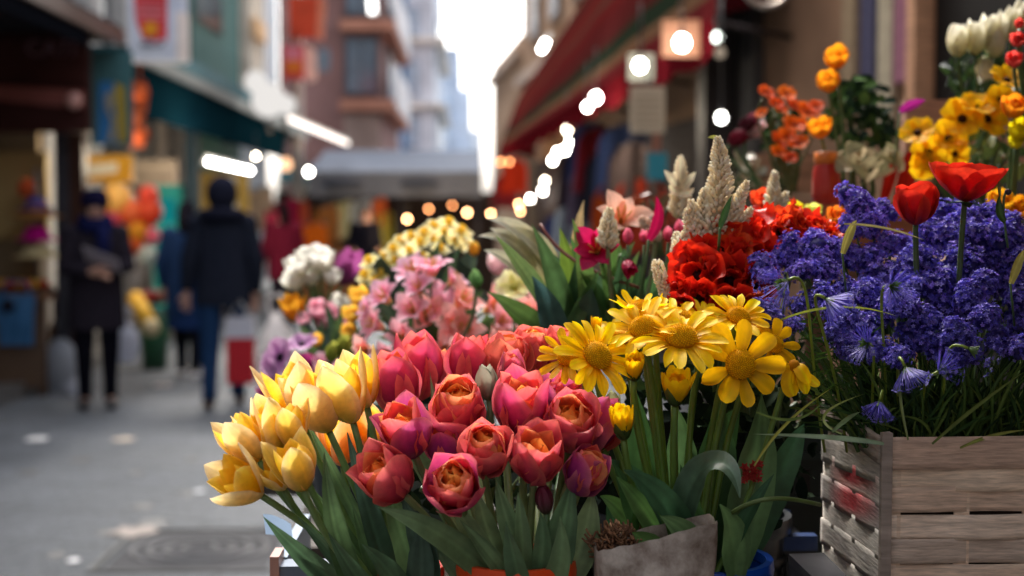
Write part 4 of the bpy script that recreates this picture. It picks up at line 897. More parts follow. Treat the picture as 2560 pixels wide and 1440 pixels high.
c = P(735, 772, 2.8); plant('poppy', 'orange yellow cupped bloom hanging at the outer side of the bench', 'flower', WB, c, axis3((-.4, .2, .8)), lambda mb: head_tulip(mb, c, axis3((-.2, -.9, .3)), pxm(84, 2.8), (S(214, 140, 20), S(232, 160, 30), S(240, 176, 50)), 14), M_WAXY)
PK = [(795, 775, 32), (822, 790, 34), (850, 810, 30), (812, 810, 26), (760, 800, 24)]
for (x, y, r), r_ in zip(PK, ranks([(p[0], p[1]) for p in PK], 1)):
    c = P(x, y, 2.75); a = axis3((rng.uniform(-.3, .3), -.8, .5))
    plant('pink_bloom', f'round soft pink bloom below the white ranunculus, {r_} of five', 'flower', WB, c, a, lambda mb, c=c, a=a, r=r: head_round(mb, c, a, pxm(r, 2.75), (S(224, 130, 160), S(236, 156, 180), S(244, 186, 200)), 3, 5), M_WAXY, .003, GREEN, 'soft pink round blooms')
YB = [(902, 742, 34, 'golden yellow bloom at the edge of the pink lilies, upper one'), (880, 785, 28, 'yellow and white bloom beside the pink balls'), (872, 828, 26, 'golden yellow bloom under the pink lilies, lower one'), (790, 850, 22, 'small orange bloom deep among dark leaves')]
for x, y, r, nm in YB:
    c = P(x, y, 2.6); a = axis3((-.2, -.8, .5)); plant('yellow_bloom', nm, 'flower', WB, c, a, lambda mb, c=c, a=a, r=r: head_round(mb, c, a, pxm(r, 2.6), (S(220, 150, 20), S(240, 180, 40), S(248, 206, 90)), 2, 5), M_WAXY)
# lilac anemones leaning over the street
LB = P(830, 1010, 2.5)
LIL = [(705, 895, 48, (-.6, -.3, .7), 0, 'lilac anemone turned to the street with dark centre'), (755, 865, 38, (-.1, -.8, .4), 0, 'lilac anemone on top of the anemone bunch'), (690, 935, 44, (-.8, .1, .5), 0, 'lowest lilac anemone hanging over the street'),
       (765, 925, 40, (0, -.3, .9), 1, 'deep magenta anemone in the middle of the anemone bunch'), (815, 915, 36, (.2, -.7, .5), 2, 'pale pink anemone at the inner side of the anemone bunch'), (745, 960, 36, (-.3, .2, .9), 0, 'lilac anemone below the magenta one'), (800, 955, 36, (.1, -.2, .9), 2, 'pink anemone just above the yellow tulips'),
       (665, 985, 26, (-.7, .4, .5), 1, 'small dark purple anemone drooping lowest over the street')]
LC = [(S(170, 120, 170), S(196, 140, 190), S(214, 170, 204)), (S(110, 20, 80), S(150, 36, 104), S(170, 60, 120)), (S(232, 150, 172), S(240, 176, 192), S(248, 206, 214))]
for x, y, r, ax, ci, nm in LIL:
    c = P(x, y, 2.55); a = axis3(ax); plant('anemone', nm, 'flower', LB, c, a, lambda mb, c=c, a=a, r=r, ci=ci: head_poppy(mb, c, a, pxm(r, 2.55), LC[ci], S(40, 26, 44)), M_PETAL, .003, GREEN, 'anemones leaning over the street')
for x, y, nm in ((832, 880, 'lower'), (858, 862, 'upper')):
    c = P(x, y, 2.3); plant('flower_bud', f'plump yellow green bud above the yellow tulips, {nm} of two', 'bud', LB, c, axis3((.2, -1, .1)), lambda mb, c=c: head_tulip(mb, c, axis3((.3, -1, .1)), pxm(62, 2.3), (S(110, 136, 40), S(150, 160, 60), S(176, 176, 80)), -6), M_WAXY)
pail('dark pail holding the lilac anemones and round pink blooms', (LB.x + .04, 2.52, 1.001), .09, .15, S(50, 56, 60))
t = thing('leafy_filler', 'dark leafy greenery packed between the white, pink and lilac blooms', 'greenery', P(820, 1000, 2.7), None)
for k in range(26):
    x, y = rng.uniform(745, 930), rng.uniform(740, 960); mb = MB(); b_ = P(840 + rng.uniform(-30, 30), 1010, 2.66); e_ = P(x, y, 2.72 + rng.uniform(-.08, .08)); m_ = (V3(b_) + V3(e_)) / 2 + (rng.uniform(-.02, .02), 0, .03)
    leaf(mb, [b_, m_, e_], pxm(rng.uniform(14, 24), 2.7), face=(rng.uniform(-.6, .6), -1, .5), col=[S(52, 74, 48), S(40, 60, 44), S(76, 100, 56)][k % 3], nu=9, nv=5); mb.build('leaf', M_LEAF, t)

# ------------------------------------------------------------------ pink lilies
pail('grey green pail holding the big bunch of pink lilies', (P(1080, 900, 2.32).x, 2.34, 1.001), .11, .2, S(60, 72, 66))
PB = P(1080, 960, 2.34)
PINK = [(1030, 690, 56, (-.3, -.7, .6), 0), (1098, 668, 60, (.3, -.9, .3), 0), (960, 735, 52, (-.6, -.6, .5), 0), (1012, 770, 50, (-.1, -.4, .9), 1), (940, 800, 52, (-.8, -.3, .5), 1), (1000, 835, 48, (-.3, -.2, .9), 1), (1062, 720, 46, (0, -.6, .8), 0),
        (1110, 735, 52, (.3, -.6, .7), 0), (1165, 755, 62, (.4, -.8, .5), 2), (1215, 775, 54, (.7, -.6, .4), 2), (1060, 800, 58, (-.1, -.5, .8), 2), (1120, 815, 58, (.1, -.4, .9), 2), (1175, 830, 54, (.4, -.3, .8), 2), (1225, 850, 48, (.7, -.2, .6), 2), (925, 865, 44, (-.7, 0, .7), 2),
        (985, 890, 42, (-.4, .1, .9), 1), (1050, 880, 46, (0, 0, 1), 1), (1110, 880, 46, (.1, 0, 1), 2), (1150, 890, 40, (.2, .1, .9), 2), (1135, 700, 40, (.6, -.8, .2), 0), (905, 770, 36, (-.9, -.3, .3), 0),
        (1290, 810, 52, (-.2, -.6, .8), 2), (1330, 840, 50, (.2, -.6, .8), 2), (1270, 850, 40, (-.3, -.3, .9), 2), (1375, 825, 44, (.4, -.7, .6), 2), (1320, 770, 46, (0, -.7, .7), 2), (1400, 790, 40, (.4, -.6, .7), 2), (1300, 880, 46, (-.1, -.3, .9), 1), (1360, 880, 46, (.2, -.3, .9), 2), (1240, 800, 44, (.3, -.6, .7), 1), (1085, 760, 50, (.1, -.5, .8), 0), (1350, 785, 36, (.2, -.8, .5), 2)]
PC = [(S(244, 206, 140), S(246, 170, 198), S(253, 206, 222)), (S(246, 206, 150), S(250, 166, 184), S(254, 204, 212)), (S(250, 214, 140), S(253, 160, 156), S(255, 198, 192))]
for (x, y, r, ax, ci), r_ in zip(PINK, ranks([(p[0], p[1]) for p in PINK], 5)):
    Y = 2.25 + (900 - y) / 250 * .10 + rng.uniform(-.05, .05); x, y = x + rng.uniform(-22, 22), y + rng.uniform(-20, 14); ax = (ax[0] + rng.uniform(-.35, .35), ax[1] + rng.uniform(-.3, .2), ax[2]); c = P(x, y, Y); a = axis3(ax)
    nm = ['rosy pink', 'warm pink', 'coral pink'][ci]
    plant('lily', f'{nm} lily bloom, {r_} of the pink lilies', 'flower', PB if x < 1260 else P(1290, 960, 2.3), c, a, lambda mb, c=c, a=a, r=r, ci=ci, Y=Y: head_lily(mb, c, a, pxm(r * 1.12, Y), PC[ci]), M_PETAL, .0025, GREEN, 'pink lilies')
t = thing('leafy_filler', 'dark green leaves packed beneath the pink lily blooms', 'greenery', PB, None)
for k in range(34):
    x, y = rng.uniform(900, 1420), rng.uniform(700, 900); b_ = P(1090 + rng.uniform(-90, 160), 960, 2.38); e_ = P(x, y, 2.42 + rng.uniform(-.05, .05)); m_ = (V3(b_) + V3(e_)) / 2 + (rng.uniform(-.02, .02), 0, .03); mb = MB()
    leaf(mb, [b_, m_, e_], pxm(rng.uniform(16, 30), 2.2), face=(rng.uniform(-.6, .6), -1, .5), col=[S(60, 86, 48), S(42, 62, 44), S(90, 116, 60)][k % 3], nu=9, nv=5); mb.build('leaf', M_LEAF, t)
c = P(1190, 698, 2.2); plant('flower_bud', 'smooth round green bud above the pink lilies', 'bud', PB, c, (0, 0, 1), lambda mb: head_tulip(mb, c, (0, 0, 1), pxm(56, 2.2), (S(90, 140, 70), S(120, 170, 100), S(150, 190, 120)), -14), M_WAXY)
c = P(1185, 622, 2.5); plant('flower_bud', 'small golden bloom beside the pale narcissus', 'bud', PB, c, (0, 0, 1), lambda mb: head_tulip(mb, c, (0, 0, 1), pxm(44, 2.5), (S(220, 160, 40), S(236, 180, 60), S(240, 200, 90)), 0), M_WAXY)
c = P(1285, 722, 2.25); plant('poppy', 'pale yellow ruffled bloom under the long leaves', 'flower', P(1290, 960, 2.2), c, axis3((0, -.6, .7)), lambda mb: head_poppy(mb, c, axis3((0, -.6, .7)), pxm(46, 2.25), (S(214, 206, 110), S(232, 226, 150), S(240, 236, 190)), S(200, 190, 90)), M_PETAL)
c = P(1245, 660, 2.5); plant('tulip', 'pale pink tulip half hidden behind the long leaves', 'flower', P(1290, 960, 2.4), c, axis3((-.2, -1, .1)), lambda mb: head_tulip(mb, c, axis3((-.3, -1, .1)), pxm(70, 2.5), (S(226, 190, 196), S(238, 206, 212), S(246, 226, 226)), 4), M_WAXY)
c = P(1335, 745, 2.3); plant('tulip', 'white and pink tulip leaning below the long leaves', 'flower', P(1320, 960, 2.3), c, axis3((.2, -1, .1)), lambda mb: head_tulip(mb, c, axis3((.3, -1, .2)), pxm(80, 2.3), (S(236, 170, 176), S(240, 206, 206), S(246, 232, 226)), 6), M_WAXY)

# ------------------------------------------------------------------ long-leaved plant with drooping silvery buds
pail('deep green pail holding the long leaved plant', (P(1430, 880, 1.98).x, 2.0, .971), .11, .2, S(44, 64, 50))
LL = P(1430, 960, 2.0)
t = thing('long_leaved_plant', 'tall plant with long sword shaped green leaves beside the pink lilies', 'plant', LL)
LV = [((1440, 900), (1400, 720), (1330, 560), 34, GREEN), ((1430, 900), (1360, 720), (1240, 590), 26, S(96, 118, 70)), ((1450, 900), (1440, 700), (1400, 570), 30, S(108, 134, 50)), ((1470, 900), (1480, 700), (1430, 545), 26, S(90, 118, 60)),
      ((1440, 880), (1330, 790), (1220, 730), 26, S(84, 112, 56)), ((1420, 880), (1340, 850), (1230, 735), 20, S(80, 110, 50)), ((1500, 900), (1530, 740), (1470, 660), 34, S(64, 88, 62)), ((1460, 900), (1500, 760), (1530, 700), 30, S(60, 84, 60)),
      ((1390, 890), (1400, 800), (1330, 690), 36, S(60, 92, 92)), ((1490, 880), (1590, 760), (1600, 660), 30, S(64, 96, 56)), ((1510, 880), (1620, 720), (1690, 640), 32, S(70, 104, 60)), ((1530, 880), (1640, 780), (1680, 700), 34, S(54, 84, 52)),
      ((1460, 880), (1520, 800), (1640, 740), 22, S(120, 140, 110)), ((1400, 860), (1360, 720), (1300, 640), 22, S(120, 130, 80)), ((1480, 880), (1420, 640), (1460, 500), 22, S(186, 160, 112)), ((1520, 890), (1560, 700), (1560, 620), 26, S(60, 90, 56)),
      ((1430, 890), (1450, 780), (1440, 650), 40, S(52, 80, 56)), ((1560, 900), (1560, 800), (1610, 700), 40, S(50, 78, 52)), ((1480, 900), (1470, 800), (1480, 720), 46, S(44, 72, 52)), ((1600, 900), (1640, 800), (1660, 720), 40, S(46, 72, 48))]
for k in range(18):
    bx, tx = rng.uniform(1400, 1620), rng.uniform(1290, 1690); ty = rng.uniform(580, 760)
    LV.append(((bx, 900), ((bx + tx) / 2 + rng.uniform(-30, 30), ty + 120), (tx, ty), rng.uniform(18, 32), [S(84, 118, 58), S(64, 98, 54), S(104, 134, 66), S(58, 88, 62)][k % 4]))
for p0, p1, p2, W_, cc in LV:
    Y = 1.90 + rng.uniform(-.04, .07); mb = MB(); leaf(mb, [P(*p0, 2.0), P(*p1, Y), P(*p2, Y + rng.uniform(-.04, .04))], pxm(W_, 1.95), face=(rng.uniform(-.5, .5), -1, .3), col=cc, roll=rng.uniform(-.8, .8), nu=14, nv=7); mb.build('leaf', M_LEAF, t)
SB_ = [((1380, 700), (1330, 560), (1215, 545), 24), ((1370, 720), (1300, 580), (1195, 590), 20), ((1350, 730), (1280, 640), (1210, 625), 20), ((1390, 690), (1350, 590), (1260, 560), 26), ((1330, 660), (1290, 600), (1225, 570), 22)]
for i, (p0, p1, p2, W_) in enumerate(SB_):
    mb = MB(); leaf(mb, [P(*p0, 2.02), P(*p1, 2.0), P(*p2, 2.02)], pxm(W_, 2.0), face=(.1, -1, .4), fold=.7, col=S(150, 140, 90), tipcol=S(214, 210, 186), nu=12, nv=7); mb.build('silver_bud', M_LEAF, t)
mb = MB(); mb.tube(bez([P(1600, 720, 1.88), P(1480, 680, 1.88), P(1400, 650, 1.9), P(1350, 560, 1.92)], 14), .0025, S(120, 60, 50), 6); mb.build('stem', M_STEM, t)

# ------------------------------------------------------------------ magenta lily, peach bloom and buds
MBASE = P(1560, 960, 1.9)
pail('dark pail holding the magenta lily and white flower spikes', (P(1570, 960, 1.9).x + .01, 1.78, .971), .075, .16, S(40, 44, 48))
c = P(1490, 625, 1.84); a = axis3((-.25, -.3, .9)); plant('lily', 'bright magenta open lily in front of the long leaves', 'flower', MBASE, c, a, lambda mb: head_lily(mb, c, a, pxm(72, 1.84), (S(190, 40, 70), S(186, 18, 76), S(206, 40, 100))), M_PETAL)
c = P(1572, 668, 1.84); a = axis3((.1, .3, .4)); plant('lily', 'half closed magenta bloom hanging below the open magenta lily', 'flower', MBASE, c, a, lambda mb: head_tulip(mb, c, a, pxm(56, 1.84), (S(150, 14, 60), S(180, 24, 70), S(196, 40, 90)), 4), M_PETAL)
c = P(1555, 545, 2.0); a = axis3((.1, -.6, .7)); plant('lily', 'peach pink lily with pointed petals behind white spike', 'flower', MBASE, c, a, lambda mb: head_lily(mb, c, a, pxm(80, 2.0), (S(230, 160, 110), S(238, 176, 150), S(244, 196, 176))), M_PETAL)
for i, (x, y, r, nm) in enumerate([(1570, 590, 22, 'small pink bud right of the magenta lily'), (1700, 568, 22, 'small pink bud beside the tall white spike'), (1670, 585, 20, 'pale pink bud between the white spikes'), (1610, 590, 18, 'tiny coral bud under the peach lily')]):
    c = P(x, y, 1.86); plant('flower_bud', nm, 'bud', MBASE, c, (0, 0, 1), lambda mb, c=c, r=r: head_tulip(mb, c, (0, 0, 1), pxm(r * 2, 1.86), (S(214, 70, 110), S(226, 100, 136), S(236, 140, 160)), -10), M_WAXY, .0018)
t = thing('crimson_leaf', 'single curved crimson petal standing upright between the white spikes', 'petal', P(1625, 600, 1.84)); mb = MB(); leaf(mb, [P(1622, 600, 1.84), P(1660, 545, 1.84), P(1640, 490, 1.84)], pxm(15, 1.84), col=S(150, 10, 60)); mb.build('blade', M_WAXY, t); MB().tube([P(1622, 600, 1.84), P(1600, 760, 1.86)], .002, GREEN, 5).build('stem', M_STEM, t)

# ------------------------------------------------------------------ white flower spikes
def spike(name, label, base_px, path_px, Y, wpx, n, cols, side=(), size=1., stem_base=None, prof=None, tipgreen=False):
    base = P(*base_px, Y); t = thing(name, label, 'flower spike', base if stem_base is None else stem_base, 'white flower spikes')
    def one(pp, wp, n, nm):
        pth = bez([P(*p, Y) for p in pp], 40); mb = MB(); tg = np.gradient(pth, axis=0)
        for k in range(n):
            u = (k + .5) / n; i = min(39, int(u * 39)); q = pth[i] * (1 - (u * 39 - i)) + pth[min(39, i + 1)] * (u * 39 - i)
            a, e, b = basis(tg[i]); an = k * 2.39996 + rng.uniform(-.2, .2)
            rr = pxm(wp, Y) * (np.interp(u, [0, .12, .5, .85, 1], prof or [.6, 1, .9, .5, .18])) * rng.uniform(.75, 1.05)
            d = math.cos(an) * e + math.sin(an) * b; ax = unit(d * .9 + a * .75); s_ = size * pxm(10, Y) * (1 - .45 * u) * rng.uniform(.8, 1.15)
            mb.ball(q + d * rr * .75, (s_ * .62, s_ * .62, s_ * 1.1), mix(cols[0], cols[1], rng.random()), 6, 5, ax)
        mb.tube(pth, [pxm(wp, Y) * .55, pxm(wp, Y) * .1], shade(cols[0], .55), 6); mb.build(nm, M_SPIKE, t)
    one(path_px, wpx, n, 'flower_head')
    for pp, wp, k in side: one(pp, wp, k, 'side_spike')
    if tipgreen:
        mb = MB(); p = path_px[-1]; leaf(mb, [P(p[0] + 6, p[1] + 8, Y), P(p[0] - 4, p[1] - 2, Y), P(p[0] - 24, p[1] + 2, Y)], pxm(6, Y), col=S(150, 150, 70)); mb.build('tip_leaf', M_LEAF, t)
    MB().tube(bez([stem_base if stem_base is not None else base + Vector((0, 0, -.15)), base + Vector((0, 0, -.05)), base], 8), .003, S(110, 120, 80), 6).build('stem', M_STEM, t)
    return t
SPC = (S(246, 230, 196), S(255, 252, 238)); SPB = P(1680, 960, 1.78)
spike('flower_spike', 'tall knobbly white flower spike with green hooked tip, tallest of all', (1775, 620), [(1775, 620), (1800, 480), (1810, 430), (1793, 342)], 1.66, 46, 330, SPC,
      [([(1740, 610), (1735, 560), (1728, 500)], 26, 120), ([(1735, 620), (1715, 560), (1716, 525)], 14, 60), ([(1820, 560), (1850, 500), (1868, 452)], 22, 90), ([(1830, 590), (1850, 560), (1880, 520)], 20, 70), ([(1690, 640), (1700, 610), (1712, 580)], 22, 60), ([(1760, 640), (1752, 560), (1760, 470)], 30, 140)], 1.0, SPB, tipgreen=True)
spike('flower_spike', 'blurred cream flower spike with pointed bracts behind the tall one', (1700, 540), [(1700, 540), (1700, 470), (1702, 392)], 1.98, 30, 150, SPC, (), 1.05, SPB)
o_ = [x for x in bpy.data.objects if x.name == 'flower_spike.001'][0]
for p1 in ((1660, 425), (1740, 430), (1672, 462), (1735, 470), (1703, 385)):
    mb = MB(); leaf(mb, [P(1700, 480, 1.97), P((1700 + p1[0]) / 2, p1[1] + 20, 1.96), P(*p1, 1.97)], pxm(12, 1.97), col=S(226, 210, 176)); mb.build('bract', M_LEAF, o_)
spike('flower_spike', 'white flower spike rising alone behind the red ruffled blooms', (1935, 545), [(1935, 545), (1932, 490), (1937, 428)], 1.86, 26, 130, SPC, [([(1945, 530), (1962, 500), (1966, 480)], 12, 36)], .95, SPB)
spike('flower_spike', 'short white spike hanging just beside the red ruffled blooms', (1665, 760), [(1668, 750), (1655, 700), (1640, 650)], 1.62, 22, 110, SPC, (), .9, SPB, prof=[.4, .7, 1, 1, .5])
spike('flower_spike', 'stout white spike between magenta lily and peach lily', (1520, 610), [(1520, 615), (1518, 570), (1524, 520)], 1.82, 30, 120, SPC, (), 1.0, MBASE)
spike('flower_spike', 'low pale spike in the gap beneath the tall white spike', (1700, 640), [(1700, 645), (1696, 610), (1690, 580)], 1.72, 22, 80, SPC, (), .9, SPB)
spike('flower_spike', 'pinkish cream spike lying behind the small pink buds', (1640, 590), [(1640, 600), (1625, 570), (1600, 545)], 1.95, 26, 80, (S(226, 196, 176), S(244, 222, 206)), (), 1., MBASE)
t = thing('green_leaf_stalk', 'single dark green pointed leaf standing before the tall white spike', 'leaf', P(1815, 560, 1.6)); mb = MB(); leaf(mb, [P(1800, 570, 1.6), P(1812, 530, 1.6), P(1830, 488, 1.6)], pxm(9, 1.6), col=S(50, 80, 40)); mb.build('blade', M_LEAF, t); MB().tube([P(1800, 570, 1.6), P(1795, 640, 1.62)], .0018, GREEN, 5).build('stem', M_STEM, t)

# ------------------------------------------------------------------ right hand rack of blurred flowers
t = thing('flower_rack', 'stepped rack with pale peach boards behind the yellow blooms', 'rack', (P(2400, 700, 2.5).x, 2.5, 0))
for px0, px1, y0, y1, Y, cc in ((2262, 2620, 250, 420, 2.75, S(176, 132, 108)), (1990, 2330, 505, 640, 2.6, S(150, 100, 74)), (1880, 2080, 385, 480, 2.9, S(150, 116, 92))):
    a_, b_ = P(px0, y1, Y), P(px1, y0, Y); MB().box((a_.x, Y, a_.z), (b_.x, Y + .03, b_.z), cc).build('board', M_WOOD, t, False)
a_ = P(2000, 640, 2.6); MB().box((a_.x, 2.3, a_.z - .03), (1.25, 2.6, a_.z), S(120, 84, 64)).build('shelf', M_WOOD, t, False)
for x in (a_.x + .02, 1.2): MB().box((x - .02, 2.56, 0), (x + .02, 2.6, a_.z - .03), S(100, 72, 54)).build('leg', M_WOOD, t, False)
def leafmass(name, label, cx, cy, rx, ry, Y, n, W, cols, base):
    t = thing(name, label, 'greenery', base)
    mb = MB()
    for k in range(n):
        a_, r_ = rng.uniform(0, 2 * PI), math.sqrt(rng.random()); x, y = cx + rx * r_ * math.cos(a_), cy + ry * r_ * math.sin(a_)
        e_ = V3(P(x, y, Y + rng.uniform(-.1, .1))); d = unit((rng.uniform(-1, 1), rng.uniform(-1, .3), rng.uniform(-.2, 1))); L = pxm(W * rng.uniform(2.2, 4), Y)
        leaf(mb, [e_ - d * L * .5, e_ + (0, 0, L * .1), e_ + d * L * .5], pxm(W * rng.uniform(.7, 1.2), Y), face=(rng.uniform(-1, 1), -1, rng.uniform(0, 1)), col=cols[k % len(cols)], nu=5, nv=4)
    mb.build('foliage', M_DARKLEAF if 'dark' in label or 'black' in label or 'shadow' in label else M_LEAF, t)
    mb = MB(); c = V3(P(cx, cy, Y)); b = V3(base)
    for k in range(6): mb.tube(bez([b + (rng.uniform(-.02, .02), 0, 0), (b + c) / 2 + (rng.uniform(-.04, .04), 0, 0), c + (rng.uniform(-1, 1) * pxm(rx, Y) * .6, 0, rng.uniform(-.3, .6) * pxm(ry, Y))], 8), .004, S(66, 84, 46), 5)
    mb.build('stem', M_STEM, t); return t
GG = [S(30, 48, 30), S(44, 66, 34), S(24, 38, 28), S(62, 86, 44)]
leafmass('leafy_bush', 'dense dark green bush behind the orange roses before the tan wall', 2150, 300, 88, 105, 2.6, 170, 12, GG, P(2140, 480, 2.6))
leafmass('leafy_filler', 'green leaves beneath the white tulips at the upper corner', 2470, 190, 110, 70, 2.4, 110, 13, GG, P(2470, 420, 2.4))
leafmass('leafy_filler', 'olive green leaves around the yellow spotted blooms', 2470, 400, 120, 70, 2.3, 90, 13, [S(84, 104, 50), S(56, 78, 40), S(110, 120, 60)], P(2470, 540, 2.3))
leafmass('leafy_filler', 'dark leaves among the orange blossoms in front of the wall', 1960, 330, 60, 60, 2.65, 50, 10, GG, P(1970, 480, 2.65))
leafmass('leafy_filler', 'grey green pale leaves low behind the red and white blooms', 2170, 400, 80, 40, 2.4, 46, 14, [S(150, 140, 110), S(120, 116, 86), S(170, 156, 126)], P(2160, 520, 2.4))
def hcols(c): return (shade(c, .75), c, shade(c, 1.12))
OR_, OR2, YE_, YS_ = S(232, 112, 26), S(226, 92, 34), S(246, 160, 30), S(244, 188, 20)
ORG = [(1912, 235, 22), (1940, 262, 20), (1965, 238, 24), (1950, 275, 18), (1985, 270, 26), (2015, 285, 30), (2040, 270, 20), (1985, 315, 28), (1965, 345, 26), (1995, 360, 26), (1945, 355, 24), (1945, 385, 22), (1975, 398, 20), (1905, 285, 16), (2000, 320, 22)]
OB = P(1975, 490, 2.5)
for (x, y, r), r_ in zip(ORG, ranks([(p[0], p[1]) for p in ORG], 3)):
    c = P(x, y, 2.5); a = axis3((rng.uniform(-.5, .5), -.6, .6)); plant('orange_bloom', f'orange blossom of the spray by tan wall, {r_}', 'flower', OB, c, a, lambda mb, c=c, a=a, r=r: head_poppy(mb, c, a, pxm(r, 2.5), hcols(OR_ if rng.random() < .6 else OR2), shade(OR2, .6)), M_PETAL, .002, S(80, 90, 40), 'orange blossoms before the tan wall')
for x, y, rx, nm in ((2090, 145, 38, 'topmost'), (2070, 205, 36, 'second highest'), (2050, 320, 36, 'lowest')):
    c = P(x, y, 2.35); a = axis3((-.25, -.8, .5)); plant('orange_rose', f'amber orange ruffled rose beside the dark bush, {nm} of three', 'flower', P(2110, 490, 2.4), c, a, lambda mb, c=c, a=a, rx=rx: head_round(mb, c, a, pxm(rx, 2.35), hcols(YE_), 4, 6), M_WAXY)
c = P(2062, 395, 2.35); t = thing('orange_jar', 'red glass jar with orange lid behind the red ruffled blooms', 'jar', P(2065, 512, 2.35))
MB().lathe(P(2065, 512, 2.35), [(.001, 0), (pxm(34, 2.35), 0), (pxm(36, 2.35), .02), (pxm(34, 2.35), .055), (pxm(26, 2.35), .07)], S(190, 44, 34), 20).build('body', M_GLOSS, t)
MB().lathe(P(2065, 408, 2.35), [(pxm(26, 2.35), -.002), (pxm(29, 2.35), 0), (pxm(29, 2.35), .018), (.001, .02)], S(226, 120, 40), 20).build('lid', M_GLOSS, t)
t = thing('red_cloth', 'bright red folded cloth strips behind the two red tulips', 'cloth', P(2250, 500, 2.4))
for p in ([(2240, 505), (2262, 440), (2275, 380)], [(2205, 510), (2225, 450), (2230, 410)], [(2255, 505), (2275, 460), (2280, 400)]):
    mb = MB(); leaf(mb, [P(*q_, 2.4) for q_ in p], pxm(16, 2.4), col=S(186, 40, 34), shape='strap', fold=.1); mb.build('strip', M_CLOTH, t)
YSP = [(2295, 335, 42, (-.4, -.6, .7)), (2320, 385, 46, (-.1, -.2, .95)), (2370, 350, 44, (.1, -.5, .8)), (2385, 385, 36, (.3, -.1, .9)), (2405, 300, 50, (-.2, -.4, .9)), (2465, 300, 50, (.2, -.4, .9)), (2440, 270, 44, (0, -.8, .6)), (2310, 415, 34, (-.2, .1, .9)), (2515, 205, 42, (.1, -.7, .6)), (2500, 250, 36, (0, -.3, .9))]
for (x, y, r, ax), r_ in zip(YSP, ranks([(p[0], p[1]) for p in YSP], 3)):
    Y = 2.2; c = P(x, y, Y); a = axis3(ax); plant('yellow_bloom', f'spotted yellow bloom before peach board, {r_}', 'flower', P(2400, 560, 2.25), c, a, lambda mb, c=c, a=a, r=r: head_poppy(mb, c, a, pxm(r, 2.2), hcols(YS_), S(70, 40, 20)), M_PETAL, .0025, GREEN, 'yellow spotted blooms')
for x, y, r, cc, nm in ((2535, 268, 40, S(240, 150, 30), 'orange yellow ruffled bloom at the frame edge above the lemon one'), (2548, 325, 34, S(238, 220, 20), 'lemon yellow bloom at the frame edge, upper one'), (2540, 355, 24, S(226, 214, 30), 'lemon yellow bloom at the frame edge, lower one'), (2500, 505, 40, S(220, 160, 30), 'golden yellow bloom behind the dark seed pod'), (2550, 520, 40, S(226, 150, 20), 'golden bloom at the frame edge beyond blue flowers'), (1990, 525, 30, S(232, 214, 40), 'lemon yellow bloom right behind the red ruffled blooms, near one'), (2035, 528, 26, S(220, 222, 110), 'pale lime bloom beside lemon one behind the red blooms'), (2090, 540, 30, S(236, 130, 40), 'orange bloom between red blooms and blue mass'), (1905, 500, 34, S(232, 80, 40), 'orange red upright bloom before the lone white spike')):
    Y = 2.0 if x > 2300 else 1.95; c = P(x, y, Y); a = axis3((-.2, -.7, .6)); plant('yellow_bloom' if 'y' in nm[:8] else 'bloom', nm, 'flower', P(x - 30, 720, Y + .05), c, a, lambda mb, c=c, a=a, r=r, cc=cc, Y=Y: head_round(mb, c, a, pxm(r, Y), hcols(cc), 3, 5), M_PETAL)
WT = [(2395, 102, 92), (2440, 95, 96), (2475, 82, 96), (2505, 72, 92), (2530, 55, 90), (2552, 40, 90), (2462, 172, 74), (2490, 110, 80)]
for (x, y, L), nm in zip(WT, ['leftmost white tulip at the upper corner', 'second white tulip from left at the upper corner', 'third white tulip from left at the upper corner', 'fourth white tulip from left at the upper corner', 'fifth white tulip from left at the upper corner', 'white tulip at the very edge of the upper corner', 'cream tulip hanging lowest below the white tulips', 'white tulip set back among the other white tulips']):
    c = P(x, y, 2.3); a = axis3((.05 + (x - 2460) / 500, -1 if y < 150 else 1, .15)); plant('tulip', nm, 'flower', P(2480, 400, 2.35), c, axis3((0, -1, .1)), lambda mb, c=c, a=a, L=L: head_tulip(mb, c, a, pxm(L, 2.3), (S(200, 200, 150), S(236, 230, 200), S(246, 242, 226)), -4, pxm(24, 2.3)), M_WAXY)
for x, y, r, nm in ((2545, 100, 24, 'upper'), (2535, 150, 26, 'middle'), (2548, 60, 16, 'topmost small')):
    c = P(x, y, 2.0); a = axis3((-.3, -.6, .7)); plant('coral_bloom', f'{nm} coral pink bloom at the frame edge below white tulips', 'flower', P(2570, 380, 2.05), c, a, lambda mb, c=c, a=a, r=r: head_round(mb, c, a, pxm(r, 2.0), hcols(S(228, 84, 76)), 3, 5), M_PETAL)
c = P(2285, 262, 2.3); t = thing('magenta_petal', 'small magenta petal pointing sideways before the dark doorway', 'petal', c); mb = MB(); leaf(mb, [P(2250, 280, 2.3), P(2280, 258, 2.3), P(2315, 250, 2.3)], pxm(13, 2.3), col=S(160, 36, 130)); mb.build('blade', M_WAXY, t); MB().tube([P(2250, 280, 2.3), P(2235, 420, 2.35)], .002, GREEN, 5).build('stem', M_STEM, t)
for x, y, nm, cc in ((1845, 345, 'dark crimson bud before the tan wall', S(130, 26, 50)), (1895, 325, 'pale pink bud before the tan wall', S(220, 180, 180)), (1870, 310, 'small maroon bud before the tan wall', S(96, 30, 46))):
    c = P(x, y, 2.7); a = axis3((.7, -.5, .2)); plant('flower_bud', nm, 'bud', P(1900, 480, 2.7), c, a, lambda mb, c=c, a=a, cc=cc: head_tulip(mb, c, a, pxm(60, 2.7), hcols(cc), -4), M_WAXY)
c = P(1800, 420, 2.9); leafmass('leafy_filler', 'muted sage leaves beyond the tall white spike', 1850, 440, 70, 60, 2.9, 46, 13, [S(110, 104, 84), S(90, 92, 70), S(130, 118, 96)], P(1850, 560, 2.9))
